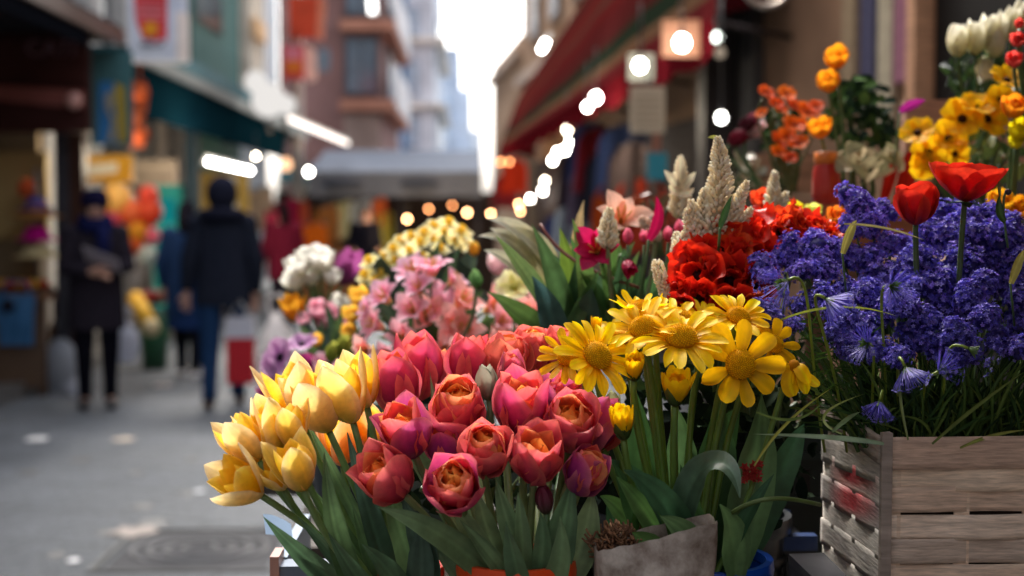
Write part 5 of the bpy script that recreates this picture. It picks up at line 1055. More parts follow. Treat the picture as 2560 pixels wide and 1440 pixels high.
leafmass('leafy_filler', 'dull brownish red foliage behind the peach lily', 1640, 520, 70, 40, 2.6, 40, 12, [S(110, 44, 30), S(130, 60, 36), S(70, 56, 40)], P(1640, 640, 2.6))
# ------------------------------------------------------------------ front pots
pot1 = P(1292, 1520, 1.46); pot1.z = .972
pot1_top = P(1292, 1392, 1.46).z
t_pot1 = pail('orange plastic pot holding the coral pink tulips', pot1, pxm(146, 1.46), pot1_top - pot1.z, S(214, 70, 24))
pot2 = P(1010, 1520, 1.52); pot2.z = .972
pail('orange red plastic pot half hidden under the yellow tulips', pot2, pxm(96, 1.52), P(1010, 1412, 1.52).z - pot2.z, S(206, 60, 30))
# pale crate end seen at the street side, under the yellow tulips
cq = P(765, 1400, 1.62); t = thing('plastic_crate', 'pale blue and white plastic crate under the yellow tulips at the street side', 'crate', (cq.x, 1.66, .972))
x0, x1, zt = P(712, 1400, 1.6).x, P(900, 1400, 1.6).x, P(740, 1330, 1.6).z
MB().box((x0, 1.58, .972), (x1, 1.60, zt - .05), S(70, 86, 104)).build('panel', M_GLOSS, t, False)
for k in range(4): MB().box((x0 + .012 + .03 * k, 1.575, .985), (x0 + .03 + .03 * k, 1.582, zt - .065), S(30, 36, 44)).build('slot', M_GLOSS, t, False)
MB().box((x0 - .006, 1.57, zt - .05), (x1, 1.605, zt - .032), S(92, 106, 124)).build('rim', M_GLOSS, t, False)
MB().box((x0 - .012, 1.565, .972), (x0 - .002, 1.61, zt - .02), S(170, 128, 116)).build('corner_post', M_GLOSS, t, False)
MB().box((x0 - .01, 1.605, .972), (x0 + .002, 1.84, zt - .03), S(120, 138, 156)).build('side_panel', M_GLOSS, t, False)
sl = MB(); G = np.array([[V3(P(658 + 70 * u, 1285 + 60 * v + 26 * u * u, 1.66 + .03 * u)) + (0, .02 * v, 0) for u in np.linspace(0, 1, 8)] for v in np.linspace(0, 1, 6)]); sl.grid(G, S(130, 150, 174))
o_ = sl.build('plastic_sleeve', M_PLASTICBAG); tag(o_, 'bluish clear plastic sleeve edge sticking out under the lowest yellow tulip', 'wrapping')

# ------------------------------------------------------------------ tulips
def petals_each(head, o, a, n, L, W, ph0, ph1, off, part='petal', **k):
    a, e, b = basis(a)
    for i in range(n):
        an = off + 2 * PI * i / n + rng.uniform(-.12, .12); mb = MB()
        petal(mb, o, a, math.cos(an) * e + math.sin(an) * b, L * rng.uniform(.94, 1.06), W * rng.uniform(.94, 1.06), ph0 + rng.uniform(-4, 4), ph1 + rng.uniform(-5, 5), **k)
        mb.build(part, M_WAXY, head)
YO = (S(206, 200, 80), S(252, 220, 92), S(254, 230, 140)); YOP = (S(212, 200, 92), S(252, 216, 118), S(254, 222, 162)); YI = (S(250, 196, 20), S(253, 200, 24), S(255, 214, 70))
YP_ = (S(196, 186, 66), S(240, 212, 84), S(248, 222, 112))
def yellow_tulip(label, px, py, ax, L, Y, base, open_=0., cols=YO, group='yellow tulips'):
    a = axis3(ax); c = V3(P(px, py, Y)); Lm = pxm(L, Y) * .93; o = c - a * Lm * .45
    t = thing('tulip', label, 'tulip', base, group)
    mb = MB(); whorl(mb, o, a, 3, Lm * .98, Lm * .27, 72, -8 + open_ * .5, PI / 3 + .4, p=.45, cup=.5, nu=12, nv=9, cols=YI, edge=S(255, 214, 130), ea=.6)
    whorl(mb, o + a * Lm * .03, a, 3, Lm * .8, Lm * .2, 60, -6, .4, p=.45, cup=.5, nu=10, nv=7, cols=YI)
    h = mb.build('flower_head', M_WAXY, t)
    petals_each(h, o, a, 3, Lm * 1.12, Lm * .28, 80, -3 + open_ * .8, .4 + rng.uniform(0, 2), p=.42, cup=.42, nu=16, nv=15, cols=cols, edge=S(255, 236, 200), ea=.6, jit=.07, ruffle=.05, rib=.16)
    mb = MB(); stem_to(mb, base, o + a * Lm * .03, a, .0036, S(106, 134, 74), 14, .4); mb.build('stem', M_STEM, t)
    return t
def yb(): return P(1010 + rng.uniform(-40, 40), 1500, 1.51 + rng.uniform(-.02, .02)) - Vector((0, 0, .05))
YT = [('wide open yellow orange tulip lowest toward the street', 602, 1205, (-.62, -.55, .45), 172, 1.40, 16, YOP),
      ('pointed golden tulip just above the lowest open yellow tulip', 612, 1100, (-.5, -.85, .1), 160, 1.43, 8, YOP),
      ('plump golden tulip third up along the street side of the bunch', 668, 1078, (-.38, -.92, .2), 168, 1.44, 6, YO),
      ('pale lemon closed tulip facing the viewer low in the yellow bunch', 738, 1168, (-.28, -.93, .3), 166, 1.39, 2, YP_),
      ('lemon tulip with loose outer petals beside the lowest open one', 688, 1180, (-.3, -.8, .4), 140, 1.42, 12, YP_),
      ('small yellow tulip with pointed tip in the middle of yellow bunch', 728, 1068, (-.2, -.97, .15), 140, 1.43, 4, YP_),
      ('peach yellow tulip with tall upright petals behind the middle ones', 735, 985, (-.3, -.95, .1), 190, 1.50, 6, YOP),
      ('peach closed tulip with smooth outer petal near the yellow bunch centre', 792, 1012, (-.38, -.92, .2), 190, 1.47, 3, YOP),
      ('tall yellow tulip with split petals near the top of the yellow bunch', 862, 985, (-.25, -.96, .15), 190, 1.47, 4, YO),
      ('highest golden yellow tulip leaning beside the pink tulips', 902, 955, (-.22, -.97, .1), 165, 1.50, 2, YO),
      ('glowing orange tulip half hidden between the yellow stems', 850, 1105, (-.1, -.98, .1), 150, 1.56, 4, (S(240, 150, 40), S(250, 150, 60), S(250, 176, 100))),
      ('glowing amber tulip half hidden beside the pink tulip leaves', 935, 1075, (-.1, -.98, .1), 150, 1.58, 4, (S(240, 150, 40), S(250, 160, 40), S(250, 186, 90)))]
for nm, x, y, ax, L, Y, op, cl in YT: yellow_tulip(nm, x, y, ax, L, Y, yb(), op, cl)

PO = (S(150, 50, 104), S(200, 46, 106), S(234, 92, 128)); PM = (S(198, 38, 92), S(224, 60, 98), S(246, 116, 120)); PI_ = (S(226, 70, 50), S(240, 104, 62), S(250, 160, 104)); PC_ = (S(232, 96, 30), S(244, 124, 44), S(252, 164, 76))
PUR = (S(132, 52, 122), S(166, 42, 130), S(198, 70, 146)); COR = (S(206, 66, 84), S(226, 84, 84), S(244, 140, 110))
def pink_tulip(label, px, py, ax, L, Y, base, kind='double', outer=PO, rot=0.):
    a = axis3(ax); c = V3(P(px, py, Y)); Lm = pxm(L, Y) * rng.uniform(1.12, 1.26); o = c - a * Lm * .44
    t = thing('tulip', label, 'tulip', base, 'coral pink tulips'); mb = MB()
    ed = dict(edge=S(252, 160, 120), ea=.4)
    hv = rng.uniform(-.4, .5); outer = tuple(mix(c_, d_, abs(hv)) for c_, d_ in zip(outer, COR if hv > 0 else PUR))
    if kind == 'cup':
        whorl(mb, o + a * Lm * .16, a, 3, Lm * .62, Lm * .24, 56, -24, rot, p=.5, cup=.6, nu=9, nv=7, cols=PC_, ruffle=.1)
        whorl(mb, o + a * Lm * .06, a, 4, Lm * .84, Lm * .30, 72, -8, rot + .6, p=.45, cup=.5, nu=11, nv=7, cols=PI_, ruffle=.08, edge=S(252, 176, 120), ea=.5)
        h = mb.build('flower_head', M_WAXY, t)
        petals_each(h, o + a * Lm * .03, a, 3, Lm * .98, Lm * .36, 80, -10, rot + 1, p=.42, cup=.45, nu=14, nv=11, cols=PM, ruffle=.07, jit=.1, flip=18, rib=.14, **ed)
        petals_each(h, o, a, 3, Lm * 1.02, Lm * .38, 86, -5, rot, p=.42, cup=.44, nu=16, nv=13, cols=outer, ruffle=.06, jit=.1, flip=20, rib=.14, **ed)
    elif kind == 'single':
        whorl(mb, o, a, 3, Lm * .98, Lm * .34, 74, -14, rot + PI / 3, p=.42, cup=.5, nu=12, nv=9, cols=PM, **ed)
        whorl(mb, o + a * Lm * .04, a, 3, Lm * .86, Lm * .25, 60, -12, rot, p=.45, cup=.5, nu=10, nv=7, cols=PI_)
        h = mb.build('flower_head', M_WAXY, t)
        petals_each(h, o, a, 3, Lm * 1.02, Lm * .38, 84, -14, rot, p=.40, cup=.46, nu=14, nv=9, cols=outer, ruffle=.05, jit=.09, rib=.14, **ed)
    else:
        op = 4 if kind == 'open' else -2
        # tight orange heart of rolled petals, then a coral whorl, then separate outer petals
        a2 = unit(a + .22 * V3((rng.uniform(-1, 1), rng.uniform(-1, 1), rng.uniform(-1, 1))))
        mb.ball(o + a * Lm * .36, (Lm * .10, Lm * .10, Lm * .2), PC_[0], 8, 6, a)
        whorl(mb, o + a * Lm * .30, a2, 3, Lm * .50, Lm * .22, 44, -30, rot, p=.5, cup=.75, shape='round', nu=8, nv=7, cols=PC_, ruffle=.10)
        whorl(mb, o + a * Lm * .22, a2, 4, Lm * .64, Lm * .27, 60, -22, rot + .5, p=.5, cup=.6, shape='round', nu=9, nv=7, cols=PC_, ruffle=.10, edge=S(252, 190, 104), ea=.5)
        whorl(mb, o + a * Lm * .12, unit(a + a2), 5, Lm * .82, Lm * .30, 76, -16 + op * .6, rot + 1, p=.46, cup=.55, shape='round', nu=11, nv=7, cols=PI_, ruffle=.14, edge=S(252, 176, 130), ea=.6)
        h = mb.build('flower_head', M_WAXY, t)
        petals_each(h, o + a * Lm * .05, a, 4, Lm * .92, Lm * .36, 82, -12 + op, rot + .8, p=.42, cup=.5, shape=rng.choice(['round', 'tulip']), nu=13, nv=9, cols=PM, ruffle=.10, jit=.09, rib=.1, **ed)
        for q_ in range(4):
            petals_each(h, o, a, 1, Lm * rng.uniform(.90, 1.06), Lm * rng.uniform(.36, .44), 90, -14 + op * 1.2 + rng.choice([-4, 0, 6, 14]), rot + q_ * PI / 2, p=.42, cup=.46, shape=rng.choice(['round', 'tulip', 'tulip']), nu=16, nv=13, cols=outer, ruffle=.07, jit=.10, flip=rng.choice([0, 0, 22, 40]), rib=.14, **ed)
    mb = MB(); stem_to(mb, base, o + a * Lm * .04, a, .0038, S(120, 134, 84), 14, .35); mb.build('stem', M_STEM, t)
    return t
def pb(px): return P(1292 + (px - 1230) * .32 + rng.uniform(-14, 14), 1480, 1.46 + rng.uniform(-.03, .03)) - Vector((0, 0, .03))
PT = [('closed pink tulip standing behind the yellow ones at the top', 1042, 925, (.02, -1, .05), 150, 1.60, 'single', PO), ('large closed rose pink tulip beside the highest yellow tulips', 990, 965, (-.22, -.95, .2), 160, 1.53, 'single', PO),
      ('coral tulip half hidden between two closed pink tulips', 1100, 930, (.05, -1, .1), 110, 1.62, 'single', COR), ('closed magenta tulip at top centre with one broad front petal', 1172, 910, (.05, -1, .15), 130, 1.58, 'single', PO),
      ('coral tulip with rounded crown in the top row beneath lily leaves', 1268, 905, (.05, -.98, .2), 130, 1.57, 'double', COR), ('ruffled coral tulip at the very top of the coral bunch', 1322, 882, (.1, -.95, .3), 120, 1.60, 'double', COR),
      ('rose pink tulip at top beside the yellow daisy petals', 1392, 880, (.25, -.95, .15), 110, 1.63, 'double', PO), ('magenta tulip with smooth petal just below the ruffled coral crown', 1275, 925, (.1, -.95, .3), 80, 1.53, 'single', PUR),
      ('big open tulip with orange heart in the upper middle', 1140, 1025, (0, -.74, .62), 158, 1.49, 'open', PM), ('tall flared coral and pink tulip in the centre of bunch', 1306, 1020, (0, -.93, .32), 160, 1.47, 'cup', PO),
      ('dusky purple pink tulip behind the orange hearted one', 1412, 992, (.15, -.8, .4), 116, 1.53, 'double', PUR), ('tulip with large glowing orange heart beside the yellow bud', 1430, 1068, (.1, -.74, .6), 150, 1.45, 'open', PM),
      ('dusky closed tulip turned sideways next to the yellow bud', 1500, 1072, (.5, -.75, .2), 140, 1.48, 'single', PUR), ('deep pink tulip facing up beside yellow stems', 1015, 1082, (-.28, -.84, .42), 146, 1.44, 'cup', PUR),
      ('small purple pink tulip squeezed among larger ones', 1112, 1120, (-.1, -.95, .3), 112, 1.47, 'single', PUR), ('front facing tulip with orange swirl in the middle row', 1210, 1130, (-.02, -.66, .7), 148, 1.42, 'double', PO),
      ('cup shaped deep pink tulip with red inside at middle', 1340, 1145, (.05, -.84, .5), 150, 1.41, 'cup', PO), ('closed magenta tulip leaning out at the lower daisy side', 1464, 1182, (.28, -.86, .35), 130, 1.42, 'double', PUR),
      ('magenta tulip leaning out low beside the yellow tulip leaves', 966, 1194, (-.55, -.66, .5), 146, 1.41, 'cup', PO), ('lowest front tulip with small orange rose like heart', 1138, 1222, (-.12, -.55, .8), 150, 1.38, 'open', PO)]
for nm, x, y, ax, L, Y, k, oc in PT: pink_tulip(nm, x, y, ax, L, Y, pb(x), k, oc, rng.uniform(0, 2))
def tulip_bud(label, px, py, ax, L, Y, cols, base):
    a = axis3(ax); c = V3(P(px, py, Y)); Lm = pxm(L, Y); t = thing('tulip_bud', label, 'bud', base)
    mb = MB(); head_tulip(mb, c, a, Lm, cols, -10, Lm * .26); mb.build('flower_head', M_WAXY, t)
    mb = MB(); stem_to(mb, base, c - a * Lm * .42, a, .0032, GREEN, 12, .4); mb.build('stem', M_STEM, t)
tulip_bud('small closed greenish pink bud hanging lowest in the coral bunch', 1362, 1250, (-.1, -1, .1), 86, 1.42, (S(84, 90, 70), S(128, 70, 84), S(150, 50, 84)), pb(1340))
tulip_bud('pale grey green bud between the top coral tulips', 1218, 958, (-.1, -1, .1), 100, 1.52, (S(110, 116, 90), S(150, 150, 126), S(176, 176, 156)), pb(1220))
tulip_bud('slim pale green bud beside the purple pink tulip', 1532, 1010, (.05, -1, .1), 72, 1.55, (S(110, 116, 80), S(140, 142, 104), S(160, 160, 120)), pb(1420))
tulip_bud('narrow pale bud tip showing above the coral tulips near daisies', 1440, 850, (.05, -1, .1), 70, 1.66, (S(120, 126, 96), S(170, 170, 140), S(200, 200, 176)), pb(1420))

TL = (.064, .128, .064); TL2 = (.095, .17, .07)
def bunch_leaves(name, label, cat, base, specs, cols=(TL, TL2, (.045, .09, .062))):
    """loose long leaves belonging to a bunch, one part each"""
    t = thing(name, label, cat, base)
    for i, (p0, p1, p2, W, Y0, Y1) in enumerate(specs):
        mb = MB(); leaf(mb, [P(*p0, Y0), P(*p1, Y0 * .5 + Y1 * .5 - .005), P(*p2, Y1)], pxm(W, Y1), face=(rng.uniform(-.5, .5), -1, rng.uniform(0, .5)), col=cols[i % len(cols)], nu=20, nv=9, roll=rng.uniform(-.9, .9)); mb.build('leaf', M_LEAF, t)
    return t
bunch_leaves('tulip_foliage', 'long blue green leaves sweeping out beneath the yellow tulips', 'foliage', pot2, [
    ((960, 1540), (810, 1450), (657, 1290), 34, 1.50, 1.42), ((930, 1540), (830, 1400), (810, 1130), 34, 1.48, 1.42), ((1010, 1540), (930, 1330), (868, 1080), 32, 1.50, 1.46), ((1040, 1540), (950, 1280), (895, 1130), 30, 1.52, 1.50),
    ((1070, 1540), (1010, 1340), (955, 1200), 44, 1.48, 1.44), ((1090, 1540), (1080, 1360), (1000, 1230), 40, 1.47, 1.43), ((960, 1540), (870, 1420), (742, 1290), 24, 1.49, 1.43), ((1000, 1540), (900, 1380), (770, 1210), 22, 1.52, 1.48),
    ((1050, 1540), (1060, 1420), (1050, 1300), 40, 1.46, 1.44), ((980, 1540), (900, 1470), (820, 1330), 28, 1.47, 1.41), ((1000, 1540), (880, 1250), (770, 1060), 20, 1.53, 1.50), ((1010, 1540), (940, 1200), (920, 1040), 24, 1.56, 1.55),
    ((1030, 1540), (1000, 1440), (905, 1360), 34, 1.47, 1.43), ((990, 1540), (930, 1420), (880, 1260), 26, 1.5, 1.47), ((960, 1540), (860, 1480), (740, 1360), 22, 1.5, 1.45)])
bunch_leaves('tulip_foliage', 'broad grey green leaves fanning from the orange pot under the coral tulips', 'foliage', pot1, [
    ((1270, 1490), (1130, 1320), (945, 1268), 36, 1.44, 1.38), ((1280, 1490), (1180, 1400), (1000, 1290), 26, 1.45, 1.40), ((1250, 1490), (1190, 1340), (1130, 1250), 34, 1.44, 1.42), ((1330, 1490), (1270, 1320), (1240, 1200), 30, 1.44, 1.42), ((1370, 1490), (1400, 1340), (1430, 1200), 44, 1.44, 1.42),
    ((1390, 1490), (1470, 1360), (1480, 1225), 46, 1.45, 1.43), ((1310, 1490), (1310, 1350), (1295, 1230), 24, 1.43, 1.41), ((1340, 1490), (1370, 1360), (1350, 1280), 26, 1.43, 1.40), ((1260, 1490), (1220, 1320), (1190, 1230), 30, 1.46, 1.44), ((1300, 1490), (1240, 1400), (1150, 1300), 24, 1.43, 1.39),
    ((1400, 1490), (1460, 1400), (1500, 1290), 26, 1.46, 1.44), ((1240, 1490), (1100, 1200), (1075, 930), 24, 1.52, 1.56), ((1220, 1490), (1060, 1120), (930, 985), 26, 1.52, 1.54), ((1230, 1490), (1110, 1420), (1090, 1310), 28, 1.46, 1.45), ((1300, 1490), (1330, 1250), (1440, 930), 24, 1.55, 1.58),
    ((1360, 1490), (1420, 1420), (1400, 1290), 30, 1.42, 1.39), ((1310, 1490), (1290, 1420), (1265, 1300), 30, 1.41, 1.38)], (S(98, 124, 86), S(80, 108, 76), S(116, 136, 96)))

# ------------------------------------------------------------------ yellow daisies
DYC = (S(222, 156, 2), S(254, 206, 4), S(255, 216, 18)); DY_SHADE = (S(196, 136, 4), S(236, 178, 6), S(242, 186, 18))  # second set is the same daisy yellow with shade put into the colour
def daisy(label, px, py, ax, R, Y, base, npet=14, dr=.36, cols=DYC, droop=0, miss=(), L=None, Wf=.135):
    a = axis3(ax); c = V3(P(px, py, Y)); Rm = pxm(R, Y); R = R * .90; Rm = pxm(R, Y); t = thing('daisy', label, 'daisy', base, 'yellow daisies')
    mb = MB(); aa, e, b = basis(a); rd = Rm * dr
    mb.lathe(c, [(rd * .5, -rd * .3), (rd * .95, -.08 * rd), (rd, rd * .12), (rd * .8, rd * .45), (rd * .45, rd * .66), (.0004, rd * .72)], S(206, 142, 8), 18, a)
    for k in range(240):
        u = math.sqrt((k + .5) / 240); an = k * 2.39996; q = c + a * rd * (.72 - .60 * u ** 2.2) + (math.cos(an) * e + math.sin(an) * b) * rd * u
        mb.ball(q, (rd * .046, rd * .046, rd * .13), mix(S(232, 168, 4), S(254, 212, 20), rng.random()) if u > .3 else S(240, 190, 10), 5, 4, unit(a + .7 * u * (math.cos(an) * e + math.sin(an) * b)))
    d = mb.build('disc', M_DISC, t)
    for i in range(npet):
        if i in miss: continue
        an = 2 * PI * i / npet + rng.uniform(-.1, .1); u = math.cos(an) * e + math.sin(an) * b; mb = MB()
        petal(mb, c + u * rd * .82 - a * rd * .1, a, u, (L or Rm * .78) * rng.uniform(.86, 1.08), Rm * Wf * rng.uniform(.85, 1.2), 74 + rng.uniform(-16, 8), 100 + droop + rng.choice([0, 0, 0, 30, -22]) + rng.uniform(-16, 18), cup=rng.uniform(.1, .5), shape=rng.choice(['strap', 'strap', 'lily']), nu=10, nv=7, cols=cols, jit=.16, ruffle=.12, rf=5, rib=.10)
        mb.build('petal', M_PETAL, t)
    mb = MB()
    for i in range(8):
        an = 2 * PI * i / 8; u = math.cos(an) * e + math.sin(an) * b; petal(mb, c - a * rd * .5, a, u, rd * .9, rd * .25, 70, 60, cup=.3, shape='lance', nu=4, nv=3, cols=(DGREEN,) * 3)
    mb.build('sepals', M_LEAF, t)
    mb = MB(); stem_to(mb, base, c - a * rd * .4, a, .0034, S(88, 118, 48), 16, .3); mb.build('stem', M_STEM, t)
def db(px): return P(1700 + (px - 1700) * .25 + rng.uniform(-20, 20), 1430, 1.47 + rng.uniform(-.02, .04)) - Vector((0, 0, .03))
DS = [('yellow daisy overlapping the pink tulips with one petal hanging down', 1492, 890, (.42, -.55, .70), 122, 1.44, 17, {}), ('yellow daisy tilted back behind the two front ones', 1608, 820, (-.2, -.80, .52), 112, 1.47, 18, {}),
      ('flat wide yellow daisy in the middle with long side petals', 1702, 845, (.02, -.84, .5), 132, 1.45, 19, {'Wf': .125}), ('highest yellow daisy with upright petals seen from the side', 1600, 770, (-.1, -1, .12), 84, 1.52, 12, {'droop': -58}),
      ('flattened yellow daisy at the back showing mostly its disc', 1690, 800, (0, -.92, .36), 96, 1.53, 17, {'dr': .46}), ('yellow daisy just below the red blooms beside the blue cluster', 1845, 792, (.12, -.8, .56), 96, 1.50, 15, {}),
      ('shaded golden daisy with seven spoon petals facing the viewer', 1850, 912, (.06, -.36, .9), 120, 1.45, 9, {'cols': DY_SHADE, 'Wf': .20, 'dr': .36}), ('yellow daisy behind the wide one toward the red blooms', 1775, 838, (.3, -.84, .42), 100, 1.52, 14, {}),
      ('yellow daisy petals lying against the pink tulips, farthest out', 1420, 890, (-.4, -.5, .75), 86, 1.50, 14, {'cols': DY_SHADE}), ('small golden daisy beneath the lone blue cluster', 1935, 860, (.3, -.35, .85), 78, 1.49, 9, {'cols': DY_SHADE, 'Wf': .2}),
      ('yellow daisy with ragged petals behind the topmost bud', 1545, 850, (-.3, -.75, .5), 84, 1.53, 13, {}), ('yellow daisy filling the gap under the red blooms', 1765, 800, (.1, -.88, .45), 84, 1.55, 16, {}),
      ('yellow daisy peeking between the two front daisies', 1640, 800, (-.05, -.8, .6), 80, 1.50, 16, {}), ('side facing yellow daisy near the lone blue cluster', 1895, 815, (.45, -.7, .5), 80, 1.52, 14, {})]
for nm, x, y, ax, R, Y, n, kw in DS: daisy(nm, x, y, ax, R, Y, db(x), n, **kw)
# drooping golden flower seen from the side
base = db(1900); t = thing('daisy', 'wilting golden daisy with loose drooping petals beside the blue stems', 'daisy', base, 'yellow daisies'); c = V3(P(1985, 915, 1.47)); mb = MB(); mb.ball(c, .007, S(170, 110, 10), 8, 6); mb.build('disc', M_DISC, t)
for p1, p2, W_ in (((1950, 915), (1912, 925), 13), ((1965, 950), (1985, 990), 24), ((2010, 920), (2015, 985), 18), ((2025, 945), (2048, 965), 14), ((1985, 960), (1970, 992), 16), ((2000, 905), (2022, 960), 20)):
    mb = MB(); leaf(mb, [c, P(*p1, 1.46), P(*p2, 1.455)], pxm(W_, 1.46), face=(.2, -1, .4), fold=-.2, shape='strap', col=DY_SHADE[1], tipcol=DYC[1], nu=10, nv=7); mb.build('petal', M_PETAL, t)
mb = MB(); mb.tube(bez([base, P(1930, 1150, 1.48), P(1945, 960, 1.48), c], 14), .003, S(90, 120, 50), 7); mb.build('stem', M_STEM, t)
def daisy_bud(label, px, py, ax, L, Y, base, open_, r):
    a = axis3(ax); c = V3(P(px, py, Y)); Lm = pxm(L, Y); t = thing('daisy_bud', label, 'bud', base, 'yellow daisy buds'); o = c - a * Lm * .4
    mb = MB(); whorl(mb, o, a, 10, Lm * .92, Lm * .15, 62, -4 + open_, 0, p=.4, cup=.3, shape='strap', nu=8, nv=5, cols=DYC); whorl(mb, o, a, 8, Lm * .78, Lm * .14, 56, -12 + open_, .3, p=.4, cup=.3, shape='strap', nu=8, nv=5, cols=DY_SHADE)
    mb.ball(o + a * Lm * .42, (Lm * .2, Lm * .2, Lm * .16), S(206, 150, 20), 9, 6, a); mb.build('flower_head', M_PETAL, t)
    mb = MB(); whorl(mb, o, a, 7, Lm * .62, Lm * .17, 84, -2 + open_ * .6, .2, p=.4, cup=.35, shape='lance', nu=8, nv=5, cols=(S(70, 86, 40), S(60, 84, 34), S(96, 104, 40))); mb.build('sepals', M_LEAF, t)
    mb = MB(); stem_to(mb, base, o, a, .0036, S(96, 126, 52), 16, .3); mb.build('stem', M_STEM, t)
for nm, x, y, ax, L, Y, op in (('small closed yellow bud above the daisies at the tulip side', 1490, 818, (.1, -1, .1), 58, 1.55, -4), ('rounded yellow bud hanging just under the front daisies', 1586, 922, (0, -.85, .5), 92, 1.44, 0), ('half open yellow cup bud on two tall stems', 1690, 975, (.02, -.93, .25), 112, 1.43, 10),
                          ('half open yellow cup bud touching the purple tulip', 1556, 1062, (-.1, -.95, .2), 104, 1.43, 4)):
    daisy_bud(nm, x, y, ax, L, Y, db(x), op, 0)
DK = (S(60, 94, 52), S(48, 80, 54), S(78, 114, 58), S(88, 120, 76))
bunch_leaves('daisy_foliage', 'dark broad leaves crowded below the yellow daisies', 'foliage', P(1700, 1440, 1.47), [
    ((1660, 1440), (1590, 1270), (1535, 1160), 36, 1.47, 1.44), ((1740, 1430), (1680, 1230), (1560, 1175), 44, 1.46, 1.42), ((1710, 1440), (1620, 1270), (1540, 1190), 30, 1.45, 1.42), ((1830, 1430), (1890, 1180), (1905, 985), 66, 1.52, 1.50), ((1760, 1430), (1790, 1150), (1800, 1000), 60, 1.54, 1.53),
    ((1800, 1430), (1850, 1300), (1935, 1185), 22, 1.46, 1.43), ((1650, 1440), (1590, 1340), (1600, 1250), 40, 1.47, 1.45), ((1720, 1430), (1700, 1150), (1690, 1010), 50, 1.56, 1.55), ((1640, 1440), (1600, 1150), (1590, 980), 46, 1.57, 1.56), ((1700, 1440), (1620, 1180), (1500, 1150), 40, 1.53, 1.5),
    ((1680, 1440), (1640, 1360), (1580, 1330), 34, 1.43, 1.41), ((1840, 1440), (1840, 1330), (1800, 1260), 46, 1.45, 1.43), ((1780, 1430), (1720, 1280), (1700, 1160), 34, 1.48, 1.46), ((1850, 1430), (1960, 1150), (2010, 1060), 44, 1.58, 1.58), ((1660, 1440), (1560, 1250), (1500, 1240), 30, 1.5, 1.5),
    ((1760, 1440), (1740, 1330), (1650, 1290), 40, 1.44, 1.42), ((1730, 1440), (1780, 1080), (1850, 1020), 48, 1.57, 1.56), ((1620, 1440), (1540, 1360), (1520, 1240), 34, 1.52, 1.52)], DK)
t = thing('broad_leaf', 'large rounded drooping leaf hanging below the daisies', 'leaf', P(1750, 1430, 1.43))
mb = MB(); leaf(mb, [P(1700, 1350, 1.46), P(1700, 1160, 1.44), P(1830, 1080, 1.41), P(1850, 1245, 1.385)], pxm(44, 1.4), face=(-.1, -.8, .8), fold=.18, shape='lance', col=S(58, 84, 66), tipcol=S(84, 108, 84), nu=20, nv=11, wave=.05); mb.build('blade', M_LEAF, t)
MB().tube(bez([P(1720, 1430, 1.47), P(1706, 1390, 1.46), P(1700, 1350, 1.46)], 8), .003, GREEN, 6).build('stem', M_STEM, t)
t = thing('curly_stalk', 'thin green stalk reaching sideways toward the wicker crate', 'stalk', P(1830, 1290, 1.44)); mb = MB(); mb.tube(bez([P(1825, 1285, 1.44), P(1900, 1235, 1.42), P(1960, 1240, 1.42), P(2050, 1262, 1.46)], 16), .0024, S(84, 104, 50), 6); mb.build('stem', M_STEM, t)

# ------------------------------------------------------------------ paper bag with soil, blue pail, crates
t = thing('paper_bag', 'crumpled grey brown paper bag smeared with soil at the bottom', 'bag', P(1640, 1560, 1.40))
mb = MB(); nu, nv = 16, 40; G, C = np.zeros((nu, nv, 3)), np.zeros((nu, nv, 3)); q0 = V3(P(1636, 1560, 1.40)); q0[2] = .975; topL, topR = P(1480, 1385, 1.36).z, P(1790, 1312, 1.36).z
for j in range(nv):
    an = 2 * PI * j / nv; cx, sy = math.cos(an), math.sin(an)
    rx, ry = pxm(156, 1.37), .035
    sq = 1 / max(abs(cx) ** 3 + abs(sy) ** 3, .3) ** (1 / 3)
    ztop = topL + (topR - topL) * (cx * sq * .5 + .5) + .0015 * math.sin(5 * an) - (.0 if sy < 0 else .004)
    for i in range(nu):
        v = i / (nu - 1); k = .86 + .14 * v + .02 * math.sin(6 * an + 5 * v) * (1 - .3 * v) + rng.uniform(-.016, .016)
        G[i, j] = (q0[0] + rx * cx * sq * k, q0[1] + ry * sy * sq * k - .008 * math.sin(9 * v + 3 * an), q0[2] + (ztop - q0[2]) * v + rng.uniform(-.0012, .0012))
        C[i, j] = V3(S(206, 196, 186)) * rng.uniform(.9, 1.05)
mb.grid(G, C, True)
m, nt, out = new_mat('soiled_paper'); at = nt.nodes.new('ShaderNodeVertexColor'); at.layer_name = 'Col'
r1, n1 = noise_ramp(nt, 17, 0, 1, detail=9, rough=.66); n1.inputs['Scale'].default_value = 34
mx = nt.nodes.new('ShaderNodeMixRGB'); nt.links.new(r1, mx.inputs[0]); mx.inputs[1].default_value = (*S(90, 70, 56), 1); nt.links.new(at.outputs[0], mx.inputs[2])
b = N(nt, 'ShaderNodeBsdfPrincipled', Roughness=.85); nt.links.new(mx.outputs[0], b.inputs['Base Color']); bp = N(nt, 'ShaderNodeBump', Strength=.5, Distance=.004); nt.links.new(n1.outputs['Fac'], bp.inputs['Height']); nt.links.new(bp.outputs[0], b.inputs['Normal']); nt.links.new(b.outputs[0], out.inputs[0])
mb.build('sack', m, t)
mb = MB()
for k in range(420):
    a_, r_ = rng.uniform(0, 2 * PI), math.sqrt(rng.random()); x, y = 1540 + 66 * r_ * math.cos(a_), 1346 + 40 * r_ * math.sin(a_)
    q = V3(P(x, y + 14, 1.43 + rng.uniform(-.02, .03))); d = unit((rng.uniform(-1, 1), rng.uniform(-1, 1), rng.uniform(-.4, 1))); mb.tube([q, q + d * .006, q + d * .010 + (0, 0, .002)], .0011, mix(S(96, 66, 46), S(150, 108, 76), rng.random()), 4)
